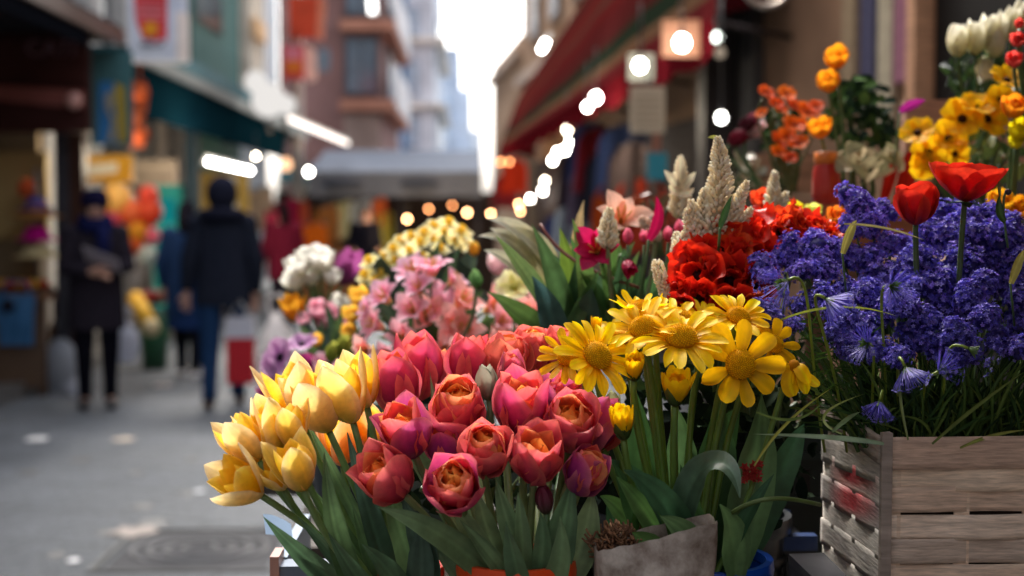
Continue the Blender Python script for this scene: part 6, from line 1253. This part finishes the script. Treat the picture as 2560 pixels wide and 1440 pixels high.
mb.ball(P(1545, 1385, 1.44), (.026, .024, .022), S(70, 48, 36), 14, 8)
o_ = mb.build('coir_clump', mat('coir_fibre', rough=.9, var=.3, scale=120)); tag(o_, 'rough brown clump of coir fibre at the mouth of the paper bag', 'soil')
bp_ = P(1760, 1560, 1.52); bp_.z = .972
pail('bright blue plastic pail with rolled rim next to the paper bag', bp_, pxm(164, 1.52), P(1760, 1392, 1.52).z - bp_.z, S(14, 70, 170))
t = thing('blue_tub', 'low dark tub with blue rim between the blue pail and wicker crate', 'tub', P(1970, 1540, 1.66)); a_, b_ = P(1862, 1345, 1.72), P(2040, 1300, 1.72)
MB().box((a_.x, 1.72, .972), (b_.x, 1.86, a_.z - .012), S(16, 17, 20)).build('body', M_GLOSS, t, False)
for lo, hi in (((a_.x - .008, 1.71, a_.z - .014), (b_.x, 1.73, a_.z + .004)), ((a_.x - .008, 1.73, a_.z - .014), (a_.x + .01, 1.87, a_.z + .004)), ((a_.x + .01, 1.855, a_.z - .014), (b_.x, 1.87, a_.z + .004))): MB().box(lo, hi, S(8, 42, 90)).build('rim', M_GLOSS, t, False)
for k in range(3): MB().box((a_.x + .02 + .03 * k, 1.714, 1.0), (a_.x + .035 + .03 * k, 1.722, a_.z - .03), S(22, 24, 28)).build('rib', M_GLOSS, t, False)
t = thing('plastic_crate', 'very dark green plastic crate behind the wicker crate', 'crate', P(1990, 1500, 1.86)); a_, b_ = P(1890, 1330, 1.84), P(2075, 1075, 1.84)
MB().box((a_.x, 1.90, .975), (b_.x + .12, 1.915, b_.z), S(30, 48, 46)).build('panel', M_GLOSS, t, False)
MB().box((a_.x, 1.915, .975), (a_.x + .012, 2.0, b_.z), S(28, 44, 42)).build('side_panel', M_GLOSS, t, False)
for z in (.3, .55, .8): MB().box((a_.x - .003, 1.895, .975 + (b_.z - .975) * z), (b_.x + .12, 1.90, .985 + (b_.z - .975) * z), S(36, 56, 54)).build('rib', M_GLOSS, t, False)
for k in range(3): MB().box((b_.x - .03 - .05 * k, 1.897, .975 + (b_.z - .975) * .6), (b_.x - .012 - .05 * k, 1.903, .975 + (b_.z - .975) * .75), S(12, 18, 18)).build('slot', M_GLOSS, t, False)
o_ = MB().box((P(2020, 1415, 1.42).x, 1.40, .972), (P(2110, 1415, 1.42).x, 1.50, P(2060, 1432, 1.42).z), S(70, 68, 72), .002).build('wood_block', M_WOOD, None, False); tag(o_, 'small grey wooden block standing at the foot of the wicker crate', 'block')

# wicker crate of split wood strips
WX0, WX1, WY0, WY1 = P(2215, 1090, 1.45).x, P(2215, 1090, 1.45).x + .40, 1.45, 1.70
WZ1, WZ0 = P(2215, 1088, 1.45).z, .975
M_STRIP = mat('split_wood', rough=.8, var=.30, scale=40, stretch=(1, 1, 9), bump=.5, bdist=.002)
t = thing('wicker_crate', 'pale split wood basket crate with smear of red paint holding blue flowers', 'crate', ((WX0 + WX1) / 2, (WY0 + WY1) / 2, WZ0))
H = WZ1 - WZ0; nrow = 11; rh = H / nrow
def strip(face, z0, z1, col, off, name='slat', u0=0., u1=1., wv=.0025, ph=0, tilt=0, paint=False, nseg=26):
    G, C = np.zeros((6, nseg, 3)), np.zeros((6, nseg, 3))
    for i in range(6):
        for j in range(nseg):
            u = u0 + (u1 - u0) * j / (nseg - 1); z = z0 + (z1 - z0) * i / 5 + tilt * (u - .5) + .0012 * math.sin(3 * u + z0 * 90) ; d = off + wv * math.sin(u * 5.5 * PI + ph)
            G[i, j] = (WX0 + u * (WX1 - WX0), WY0 - d, z) if face == 'f' else (WX0 - d, WY0 + u * (WY1 - WY0), z)
            k = V3(col) * (1 + .10 * math.sin(i * 2.3 + z0 * 300) + rng.uniform(-.04, .04)); 
            if paint:
                m_ = max(0, 1 - abs(u - .45) / .42) ** .6 * max(0, min(1, 1.5 - abs(i / 5 - (.62 - .6 * (u - .5)) ) * 2.2)) * rng.uniform(.75, 1); k = mix(k, S(176, 34, 44), min(1, m_ * 1.25))
            C[i, j] = k
    mb = MB().grid(G, C); o = mb.build(name, M_STRIP, t); md = o.modifiers.new('thickness', 'SOLIDIFY'); md.thickness = .0018; md.offset = 0; return o
WC = [S(222, 194, 168), S(228, 204, 180), S(212, 184, 162), S(232, 210, 190), S(198, 178, 162), S(224, 198, 176)]
GC = [S(212, 204, 194), S(190, 182, 174), S(220, 212, 202), S(178, 170, 164)]
strip('f', WZ1 - rh * 1.25, WZ1, S(196, 166, 146), .006, 'rim', wv=.0006)
strip('l', WZ1 - rh * .95, WZ1 + .004, S(150, 136, 124), .006, 'rim', wv=.0006, tilt=.008)
for k in range(1, nrow):
    z1 = WZ1 - rh * k - (.004 if k == 1 else 0); z0 = z1 - rh * .94
    strip('f', z0 - rng.uniform(0, .0015), z1, WC[k % 6], .0015, ph=PI * (k % 2), tilt=rng.uniform(-.002, .002))
    strip('l', z0 - .004, z1 + .002, GC[k % 4], .0022 + .0012 * (k % 2), ph=PI * (k % 2) + .4, tilt=rng.uniform(-.016, -.006), paint=(k in (2, 3)), wv=.0007)
for u in (.02, .20, .38, .58, .78, .97):
    mb = MB(); mb.box((WX0 + u * .40 - .008, WY0 - .0012, WZ0), (WX0 + u * .40 + .008, WY0 + .0016, WZ1 - .004), S(222, 196, 172)); mb.build('stave', M_STRIP, t, False)
for u in (.1, .36, .64, .9):
    mb = MB(); mb.box((WX0 - .0012, WY0 + u * .25 - .009, WZ0), (WX0 + .0016, WY0 + u * .25 + .009, WZ1 - .004), S(160, 148, 136)); mb.build('stave', M_STRIP, t, False)
MB().box((WX0 - .006, WY0 - .008, WZ0), (WX0 + .004, WY0 + .003, WZ1 + .003), S(150, 136, 126), .0008).build('corner_post', M_WOOD, t, False)
for lo, hi in (((WX0 + .01, WY1 - .004, WZ0), (WX1, WY1, WZ1)), ((WX1 - .004, WY0 + .01, WZ0), (WX1, WY1, WZ1)), ((WX0 + .005, WY0 + .006, WZ0), (WX1, WY1, WZ0 + .006)), ((WX0 + .008, WY0 + .008, WZ0 + .01), (WX1 - .01, WY0 + .012, WZ1 - .02)), ((WX0 + .008, WY0 + .014, WZ0 + .01), (WX0 + .012, WY1 - .01, WZ1 - .02))):
    MB().box(lo, hi, S(60, 48, 42)).build('inner_panel', M_STRIP, t, False)

# ------------------------------------------------------------------ blue flowers of the wicker crate
def floret(mb, o, a, r, col, cupd=.35):
    a, e, b = basis(a); an0 = rng.uniform(0, 6.3); n = 10; v = [V3(o) - a * r * .4]
    for i in range(n):
        an = an0 + 2 * PI * i / n; rr = r * (1.1 if i % 2 == 0 else .55); v.append(V3(o) + (math.cos(an) * e + math.sin(an) * b) * rr + a * r * (cupd if i % 2 == 0 else cupd * .3) * rng.uniform(.4, 1.3))
    c = np.array([shade(col, .45)] + [shade(col, 1.15 if i % 2 == 0 else .85) for i in range(n)]); mb.add(v, [(0, i + 1, (i + 1) % n + 1) for i in range(n)], c)
BLC = [S(92, 84, 206), S(118, 110, 228), S(72, 64, 186), S(146, 134, 236), S(128, 102, 216), S(62, 56, 172)]
def cluster(mb, c, a, R, n, dark=1., purple=0.):
    a, e, b = basis(a); c = V3(c); lobes = [(c + (rng.uniform(-1, 1) * e + rng.uniform(-1, 1) * b) * R * .55 + a * rng.uniform(-.3, .25) * R, R * rng.uniform(.38, .6)) for _ in range(7)] + [(c, R * .75)]
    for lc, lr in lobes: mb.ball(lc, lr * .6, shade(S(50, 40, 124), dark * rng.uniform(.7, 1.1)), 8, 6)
    for k in range(n):
        lc, lr = lobes[rng.randrange(len(lobes))]; d = unit((rng.gauss(0, 1), rng.gauss(0, 1), rng.gauss(0, 1)))
        if np.dot(d, a) < -.35: d = d - 2 * np.dot(d, a) * a
        col = shade(mix(BLC[rng.randrange(6)], S(150, 100, 200), purple * rng.random()), dark * rng.uniform(.6, 1.5))
        floret(mb, lc + d * lr * rng.uniform(.8, 1.08), unit(d + .3 * V3((0, 0, 1))), R * rng.uniform(.085, .14), col)
BL = [(2140, 515, 50), (2185, 560, 44), (2210, 530, 34), (2130, 570, 36), (1975, 625, 44), (2045, 620, 48), (1910, 660, 38), (1925, 690, 30), (2110, 640, 44), (2165, 650, 46), (2235, 610, 44), (2210, 690, 50), (2290, 650, 50), (2370, 600, 54), (2350, 545, 44), (2420, 590, 52), (2460, 555, 46), (2520, 600, 54), (2555, 660, 50), (2440, 660, 54), (2370, 690, 52), (2310, 720, 50), (2250, 760, 52), (2170, 730, 44), (2110, 790, 46), (2050, 680, 42), (2010, 760, 36),
      (2500, 700, 54), (2550, 740, 46), (2440, 740, 52), (2370, 770, 50), (2310, 800, 46), (2390, 830, 42), (2460, 800, 44), (2150, 830, 54), (2200, 800, 42), (2120, 870, 40), (2270, 850, 44), (2250, 890, 36), (1910, 790, 40), (1945, 835, 34), (1985, 815, 26), (2335, 880, 38), (2060, 740, 38), (2410, 520, 34), (2510, 560, 40), (2400, 640, 46), (2550, 800, 40), (2100, 720, 40), (2000, 680, 34), (2260, 700, 44), (2480, 620, 44), (2330, 575, 40), (2300, 600, 36), (2200, 870, 40), (2320, 850, 40), (2420, 890, 38), (2500, 850, 44), (2550, 870, 40), (2090, 830, 36), (2425, 545, 40), (2470, 530, 34), (2390, 560, 36)]
BB = P(2340, 1120, 1.58)
for (x, y, R), r_ in zip(BL, ranks([(p[0], p[1]) for p in BL], 7)):
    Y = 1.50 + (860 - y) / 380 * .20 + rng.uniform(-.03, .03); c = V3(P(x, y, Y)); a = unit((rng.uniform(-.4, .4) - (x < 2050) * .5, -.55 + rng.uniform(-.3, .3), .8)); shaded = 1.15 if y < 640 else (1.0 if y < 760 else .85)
    base = P(2340 + (x - 2340) * .45, 1130, 1.56 + rng.uniform(-.05, .06)); t = thing('blue_flower', f'violet blue frothy flower head, {r_} of the blue mass', 'flower', base, 'violet blue flowers in the wicker crate')
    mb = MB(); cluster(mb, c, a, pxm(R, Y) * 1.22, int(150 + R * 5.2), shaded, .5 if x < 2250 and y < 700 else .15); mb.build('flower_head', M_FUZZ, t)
    mb = MB(); mb.tube(bez([base, V3(base) * .55 + c * .45 + (0, .01, .05), c - a * pxm(R, Y) * 1.5, c], 12), [.0022, .0014], S(70, 96, 44), 6); mb.build('stem', M_STEM, t)
# brush-like heads seen from behind, with green calyx and bent stems
BR = [((1970, 700), (-.8, .4, .35), 92, 'violet brush flower drooping outward near the red blooms'), ((2062, 745), (.75, .5, .3), 80, 'violet brush flower nodding beside the thin bent stem'), ((2225, 715), (.3, .1, .9), 80, 'violet brush flower turned outward in the middle of the blue mass'), ((2420, 870), (.85, .35, .35), 84, 'deep blue brush flower fanned out low toward the frame edge'),
      ((2345, 930), (.5, -.45, .7), 66, 'small deep blue fringed flower at the lower edge of mass'), ((2200, 1000), (-.3, .9, .3), 60, 'lowest small blue flower hanging above the crate corner'), ((2262, 915), (.3, .85, .4), 72, 'bluish grey domed seed flower nodding on a bent stem'), ((2170, 860), (-.6, -.1, .75), 70, 'dark violet fringed flower facing out over the crate left end')]
for (x, y), ax, L, nm in BR:
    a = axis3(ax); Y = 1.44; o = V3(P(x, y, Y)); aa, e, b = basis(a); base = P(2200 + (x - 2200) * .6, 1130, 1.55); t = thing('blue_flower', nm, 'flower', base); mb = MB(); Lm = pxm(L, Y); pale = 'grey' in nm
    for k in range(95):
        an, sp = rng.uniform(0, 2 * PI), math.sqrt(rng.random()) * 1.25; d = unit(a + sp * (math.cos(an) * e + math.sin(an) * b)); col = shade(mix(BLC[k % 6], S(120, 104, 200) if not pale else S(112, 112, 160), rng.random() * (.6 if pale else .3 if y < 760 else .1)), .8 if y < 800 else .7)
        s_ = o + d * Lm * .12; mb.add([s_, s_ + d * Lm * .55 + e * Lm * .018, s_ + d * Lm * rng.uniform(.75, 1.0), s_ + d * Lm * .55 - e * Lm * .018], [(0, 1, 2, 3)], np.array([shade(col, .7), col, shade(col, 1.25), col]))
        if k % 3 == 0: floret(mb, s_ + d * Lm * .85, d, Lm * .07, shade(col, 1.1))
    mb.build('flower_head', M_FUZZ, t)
    mb = MB(); whorl(mb, o, a, 9, Lm * .42, Lm * .07, 40, 30, 0, cup=.3, shape='lance', nu=5, nv=3, cols=(S(90, 120, 40), S(80, 110, 44), S(110, 140, 60))); mb.build('calyx', M_LEAF, t)
    mb = MB(); mb.tube(bez([base, V3(base) * .4 + o * .6 + (0, 0, .03), o - a * Lm * 1.0, o], 14), .0016, S(130, 150, 50), 6); mb.build('stem', M_STEM, t)
# thin foliage under the blue mass
mb = MB()
for k in range(620):
    x0 = rng.uniform(2090, 2640); y1 = rng.uniform(860, 1070); x1 = x0 + rng.gauss(0, 110); b_ = P(2360 + (x0 - 2360) * .75, 1120, 1.56 + rng.uniform(-.09, .1)); e_ = P(min(max(x1, 1960), 2640), y1, 1.53 + rng.uniform(-.06, .12)); m_ = (V3(b_) + V3(e_)) / 2 + (rng.uniform(-.02, .02), rng.uniform(-.02, .01), .02)
    leaf(mb, [b_, m_, e_], rng.uniform(.0009, .0022), face=(rng.uniform(-.5, .5), -1, .3), col=[S(40, 60, 30), S(30, 46, 26), S(58, 78, 36), S(70, 86, 40)][k % 4], nu=7, nv=3)
for k in range(240):
    x, y = rng.uniform(1990, 2200), rng.uniform(800, 1010); q = V3(P(x, y, 1.53 + rng.uniform(-.03, .05))); d = unit((rng.uniform(-1, 1), rng.uniform(-.6, .6), rng.uniform(-.2, 1)))
    leaf(mb, [q, q + d * .012, q + d * .024 + (0, 0, -.003)], .0008, col=[S(50, 76, 34), S(70, 96, 40)][k % 2], nu=4, nv=3)
o_ = mb.build('foliage', M_DARKLEAF); tag(o_, 'tangle of thin dark green leaves and stalks under the blue flowers', 'foliage', kind='stuff')
BLD = [([(2210, 1110), (2110, 1090), (1880, 1085)], 7, 'pale arching grass blade crossing in front of crate corner', S(120, 140, 110)), ([(2105, 1085), (1990, 1040), (2160, 985)], 4, 'thin pale grass blade arching above the crate corner', S(120, 130, 70)), ([(1885, 1165), (1950, 1050), (2080, 970)], 4, 'thin yellowish grass stalk rising toward the blue flowers', S(140, 140, 60)),
       ([(2080, 1080), (2120, 1040), (2150, 1030)], 6, 'short folded grass blade draped over the crate rim', S(110, 130, 90)), ([(1950, 800), (2100, 740), (2240, 790)], 3.5, 'thin arching stem across the blue flowers lower edge', S(150, 160, 60)), ([(2110, 560), (2210, 560), (2310, 600)], 3.5, 'straight pale stalk lying across the upper blue flowers', S(150, 140, 90)), ([(2330, 1110), (2440, 1010), (2560, 930)], 5, 'thin grass blade crossing dark stems near the frame edge', S(90, 104, 50)),
       ([(2400, 1120), (2480, 1080), (2570, 1075)], 5, 'pale grass blade lying on the crate rim near frame edge', S(130, 140, 70)), ([(2270, 1100), (2240, 980), (2250, 900)], 4, 'upright stalk beneath the grey seed flower', S(100, 110, 60)), ([(1890, 1030), (2000, 1080), (2060, 1000)], 4, 'fine looping grass blade between daisies and blue flowers', S(96, 116, 60))]
for pp, W_, nm, cc in BLD:
    t = thing('grass_blade', nm, 'grass blade', P(*pp[0], 1.45)); mb = MB(); leaf(mb, [P(*p, 1.43 + .02 * i) for i, p in enumerate(pp)], pxm(W_, 1.43), col=cc, nu=16, nv=3, fold=.4); mb.build('blade', M_LEAF, t)
for x, y, nm in ((2120, 590, 'upper'), (2540, 665, 'outer')):
    t = thing('withered_leaf', f'folded withered yellow green leaf among the blue flowers, {nm} one', 'leaf', P(x, y + 40, 1.52)); mb = MB(); leaf(mb, [P(x - 14, y + 44, 1.5), P(x + 4, y - 20, 1.5), P(x + 22, y - 40, 1.5)], pxm(12, 1.5), col=S(150, 140, 70), fold=.8); mb.build('blade', M_LEAF, t); MB().tube([P(x - 14, y + 44, 1.5), P(x - 4, y + 150, 1.53)], .0012, GREEN, 5).build('stem', M_STEM, t)

# two red tulips and the seed pod rising out of the blue mass
def red_tulip(label, px, py, ax, L, Y, open_, wide):
    a = axis3(ax); c = V3(P(px, py, Y)); Lm = pxm(L, Y); o = c - a * Lm * .42; base = P(px + (2340 - px) * .5, 1120, 1.58); t = thing('tulip', label, 'tulip', base); mb = MB()
    RC = (S(150, 30, 44), S(206, 30, 24), S(226, 56, 34)); RD = (S(130, 16, 40), S(170, 20, 36), S(206, 40, 34))
    whorl(mb, o, a, 3, Lm, Lm * wide, 80, -8 + open_, PI / 3, p=.5, cup=.45, shape='round', nu=12, nv=9, cols=RC); h = mb.build('flower_head', M_WAXY, t)
    petals_each(h, o, a, 4, Lm * 1.02, Lm * wide * 1.1, 88, -6 + open_, .9, p=.46, cup=.4, shape='round', nu=13, nv=9, cols=RD if open_ < 20 else RC, edge=S(240, 70, 40), ea=.7, ruffle=.03)
    mb = MB(); mb.tube(bez([base, V3(base) * .5 + c * .5 + (.0, .01, 0), o - a * Lm * .5, o], 14), .0032, S(70, 90, 46), 7); mb.build('stem', M_STEM, t)
    if open_ > 20: mb = MB(); whorl(mb, o - a * Lm * .02, a, 3, Lm * .4, Lm * .12, 95, 100, .3, shape='lance', nu=5, nv=3, cols=(DGREEN,) * 3); mb.build('sepals', M_LEAF, t)
red_tulip('closed orange red tulip with crimson front petal above the blue flowers', 2290, 515, (-.06, -.97, .2), 118, 1.56, 2, .40)
red_tulip('wide open scarlet tulip, highest above the blue flowers', 2418, 450, (.05, -.98, .12), 132, 1.56, 34, .46)
t = thing('seed_pod', 'small shiny black seed pod on leafy stem beside the scarlet tulip', 'pod', P(2505, 560, 1.54)); MB().ball(P(2520, 480, 1.54), (.0052, .0036, .0036), S(40, 46, 60), 12, 8, (1, 0, .1)).build('pod', M_GLOSS, t)
mb = MB(); leaf(mb, [P(2512, 555, 1.54), P(2490, 530, 1.54), P(2500, 485, 1.54)], pxm(11, 1.54), col=S(50, 76, 34)); mb.build('leaf', M_LEAF, t); mb = MB(); leaf(mb, [P(2500, 490, 1.54), P(2494, 460, 1.54), P(2506, 428, 1.54)], pxm(5, 1.54), col=S(110, 110, 60)); mb.build('leaf', M_LEAF, t); MB().tube(bez([P(2520, 620, 1.55), P(2508, 540, 1.54), P(2504, 490, 1.54), P(2516, 480, 1.54)], 10), .0013, GREEN, 5).build('stem', M_STEM, t)

# ------------------------------------------------------------------ red ruffled parrot blooms
RR = (S(140, 8, 12), S(206, 22, 16), S(222, 40, 22)); RO = (S(160, 22, 16), S(222, 56, 22), S(236, 96, 40)); RDK = (S(96, 6, 14), S(166, 12, 14), S(196, 26, 20))
RP = [(1850, 575, 92, (-.1, -.8, .5), RR, 'broad smooth petalled red bloom on top of the red cluster'), (1800, 630, 84, (-.3, -.5, .8), RO, 'orange flecked ruffled red bloom at the upper front of the red cluster'), (1880, 640, 78, (.2, -.4, .9), RR, 'red bloom in the middle of the cluster beside the blue'), (1745, 690, 84, (-.6, -.2, .7), RR, 'outermost ruffled red bloom nearest the white spikes'),
      (1825, 705, 80, (0, -.05, 1), RDK, 'deep red bloom with near black heart in the cluster centre'), (1885, 715, 64, (.4, .1, .9), RDK, 'dark crimson bloom touching the blue flowers'), (1750, 745, 60, (-.5, .3, .8), RR, 'low ruffled red bloom just above the yellow daisies'), (1830, 760, 64, (.1, .4, .9), RDK, 'lowest dark red bloom behind the yellow daisies'), (1700, 720, 44, (-.8, .1, .5), RR, 'small red bloom edge nearest the short white spike'),
      (1960, 575, 70, (.2, -.6, .7), RO, 'orange edged red bloom behind the blue clusters'), (2030, 572, 60, (.3, -.7, .6), RR, 'farther red bloom between lemon bloom and blue mass'), (1920, 555, 66, (.0, -.9, .4), RR, 'upper red bloom behind the cluster beside the white spike'), (2075, 575, 44, (.3, -.8, .4), RO, 'small orange red bloom beside the upper blue head')]
RP += [(x_, y_, 52, ((x_ - 1800) / 110, (y_ - 660) / 160, .7), [RR, RO, RDK][k_ % 3], f'small ruffled red bloom in the red cluster, {n_}') for k_, (x_, y_, n_) in enumerate([(1720, 650, 'second from the white spikes'), (1775, 590, 'just under the tall white spike'), (1820, 545, 'topmost toward the tall spike'), (1900, 590, 'topmost toward the blue mass'), (1790, 680, 'very centre'), (1850, 660, 'right of centre'), (1790, 740, 'low centre'), (1870, 760, 'lowest by the blue mass'), (1710, 765, 'lowest by the white spike'), (1760, 640, 'upper left of centre'), (1990, 545, 'far edge behind blue'), (1860, 610, 'upper right of centre')])]
for x, y, R, ax, cl, nm in RP:
    Y = 1.58 + (780 - y) / 240 * .10; Y += .05 if x > 1900 else 0; c = V3(P(x, y, Y)); a = axis3(ax); Rm = pxm(R * 1.02, Y); base = P(1850 + (x - 1850) * .4, 1080, 1.66); t = thing('parrot_tulip', nm, 'tulip', base, 'red ruffled blooms'); o = c - a * Rm * .35
    mb = MB(); aa = a
    mb.ball(o + a * Rm * .28, (Rm * .2, Rm * .2, Rm * .24), S(50, 10, 22), 10, 7, a)
    whorl(mb, o + a * Rm * .08, a, 5, Rm * .78, Rm * .30, 48, 16, .4, p=.7, cup=.5, shape='ruff', nu=11, nv=9, cols=cl, ruffle=.28, rf=8, edge=S(226, 70, 30), ea=.4)
    h = mb.build('flower_head', M_PETAL, t)
    petals_each(h, o, a, 6, Rm * 1.08, Rm * .44, 66, 58, 0, p=.8, cup=.45, shape='ruff', nu=14, nv=11, cols=cl, ruffle=.30, rf=11, edge=S(226, 66, 30), ea=.4, flip=40)
    mb = MB(); stem_to(mb, base, o, a, .003, S(80, 100, 60), 12, .3); mb.build('stem', M_STEM, t)
pail('dark pail behind the daisies holding the red ruffled blooms', (P(1850, 1080, 1.66).x, 1.74, .972), .075, .16, S(36, 40, 44))
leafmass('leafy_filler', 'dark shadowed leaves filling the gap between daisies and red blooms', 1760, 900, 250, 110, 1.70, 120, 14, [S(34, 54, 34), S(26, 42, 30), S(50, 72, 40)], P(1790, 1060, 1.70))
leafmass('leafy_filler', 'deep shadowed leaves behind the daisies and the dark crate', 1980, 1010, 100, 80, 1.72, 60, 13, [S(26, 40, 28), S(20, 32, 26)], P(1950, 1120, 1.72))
t = thing('red_filler_flower', 'tiny cluster of red florets low beside the dark crate', 'flower', P(1880, 1240, 1.47)); mb = MB()
for k in range(26): floret(mb, V3(P(1880 + rng.uniform(-26, 26), 1180 + rng.uniform(-22, 22), 1.46)), (rng.uniform(-1, 1), -1, .5), .0045, S(170, 40, 36))
mb.build('flower_head', M_FUZZ, t); MB().tube([P(1880, 1180, 1.47), P(1860, 1330, 1.48)], .0016, GREEN, 5).build('stem', M_STEM, t)

SHADE_GREENS = [S(22, 34, 24), S(30, 44, 28), S(16, 26, 20)]  # leaf greens taken near black: shade of the gaps put into the colour
leafmass('leafy_filler', 'nearly black leaves packed behind the daisy stems', 1740, 1160, 300, 210, 1.66, 230, 17, SHADE_GREENS, P(1740, 1440, 1.66))
leafmass('leafy_filler', 'nearly black leaves packed behind the blue flowers stems', 2350, 860, 290, 190, 1.80, 230, 16, SHADE_GREENS, P(2350, 1200, 1.80))
leafmass('leafy_filler', 'dark leaves added as shade behind the coral tulip stems above the orange pot', 1210, 1180, 280, 170, 1.64, 150, 17, SHADE_GREENS, P(1210, 1440, 1.64))

# dark crate added as backing so the gaps behind the daisies go black
M_MATTE = mat('matte_black_plastic', rough=.85, var=.2, scale=8, spec=.1)
q = P(1690, 1300, 1.80); t = thing('dark_backing', 'black slatted crate added as dark backing behind the daisies', 'crate', (q.x, 1.82, .972))
a_, b_ = P(1450, 1300, 1.80), P(1880, 1050, 1.80)
MB().box((a_.x, 1.80, .974), (b_.x, 1.806, b_.z), S(26, 30, 28)).build('panel', M_MATTE, t, False)
for k in range(4): MB().box((a_.x - .004, 1.794, .99 + k * .06), (b_.x + .004, 1.80, 1.03 + k * .06), S(34, 38, 34)).build('slat', M_MATTE, t, False)
for x in (a_.x, b_.x): MB().box((x - .008, 1.79, .972), (x + .008, 1.812, b_.z + .006), S(30, 32, 30)).build('corner_post', M_MATTE, t, False)
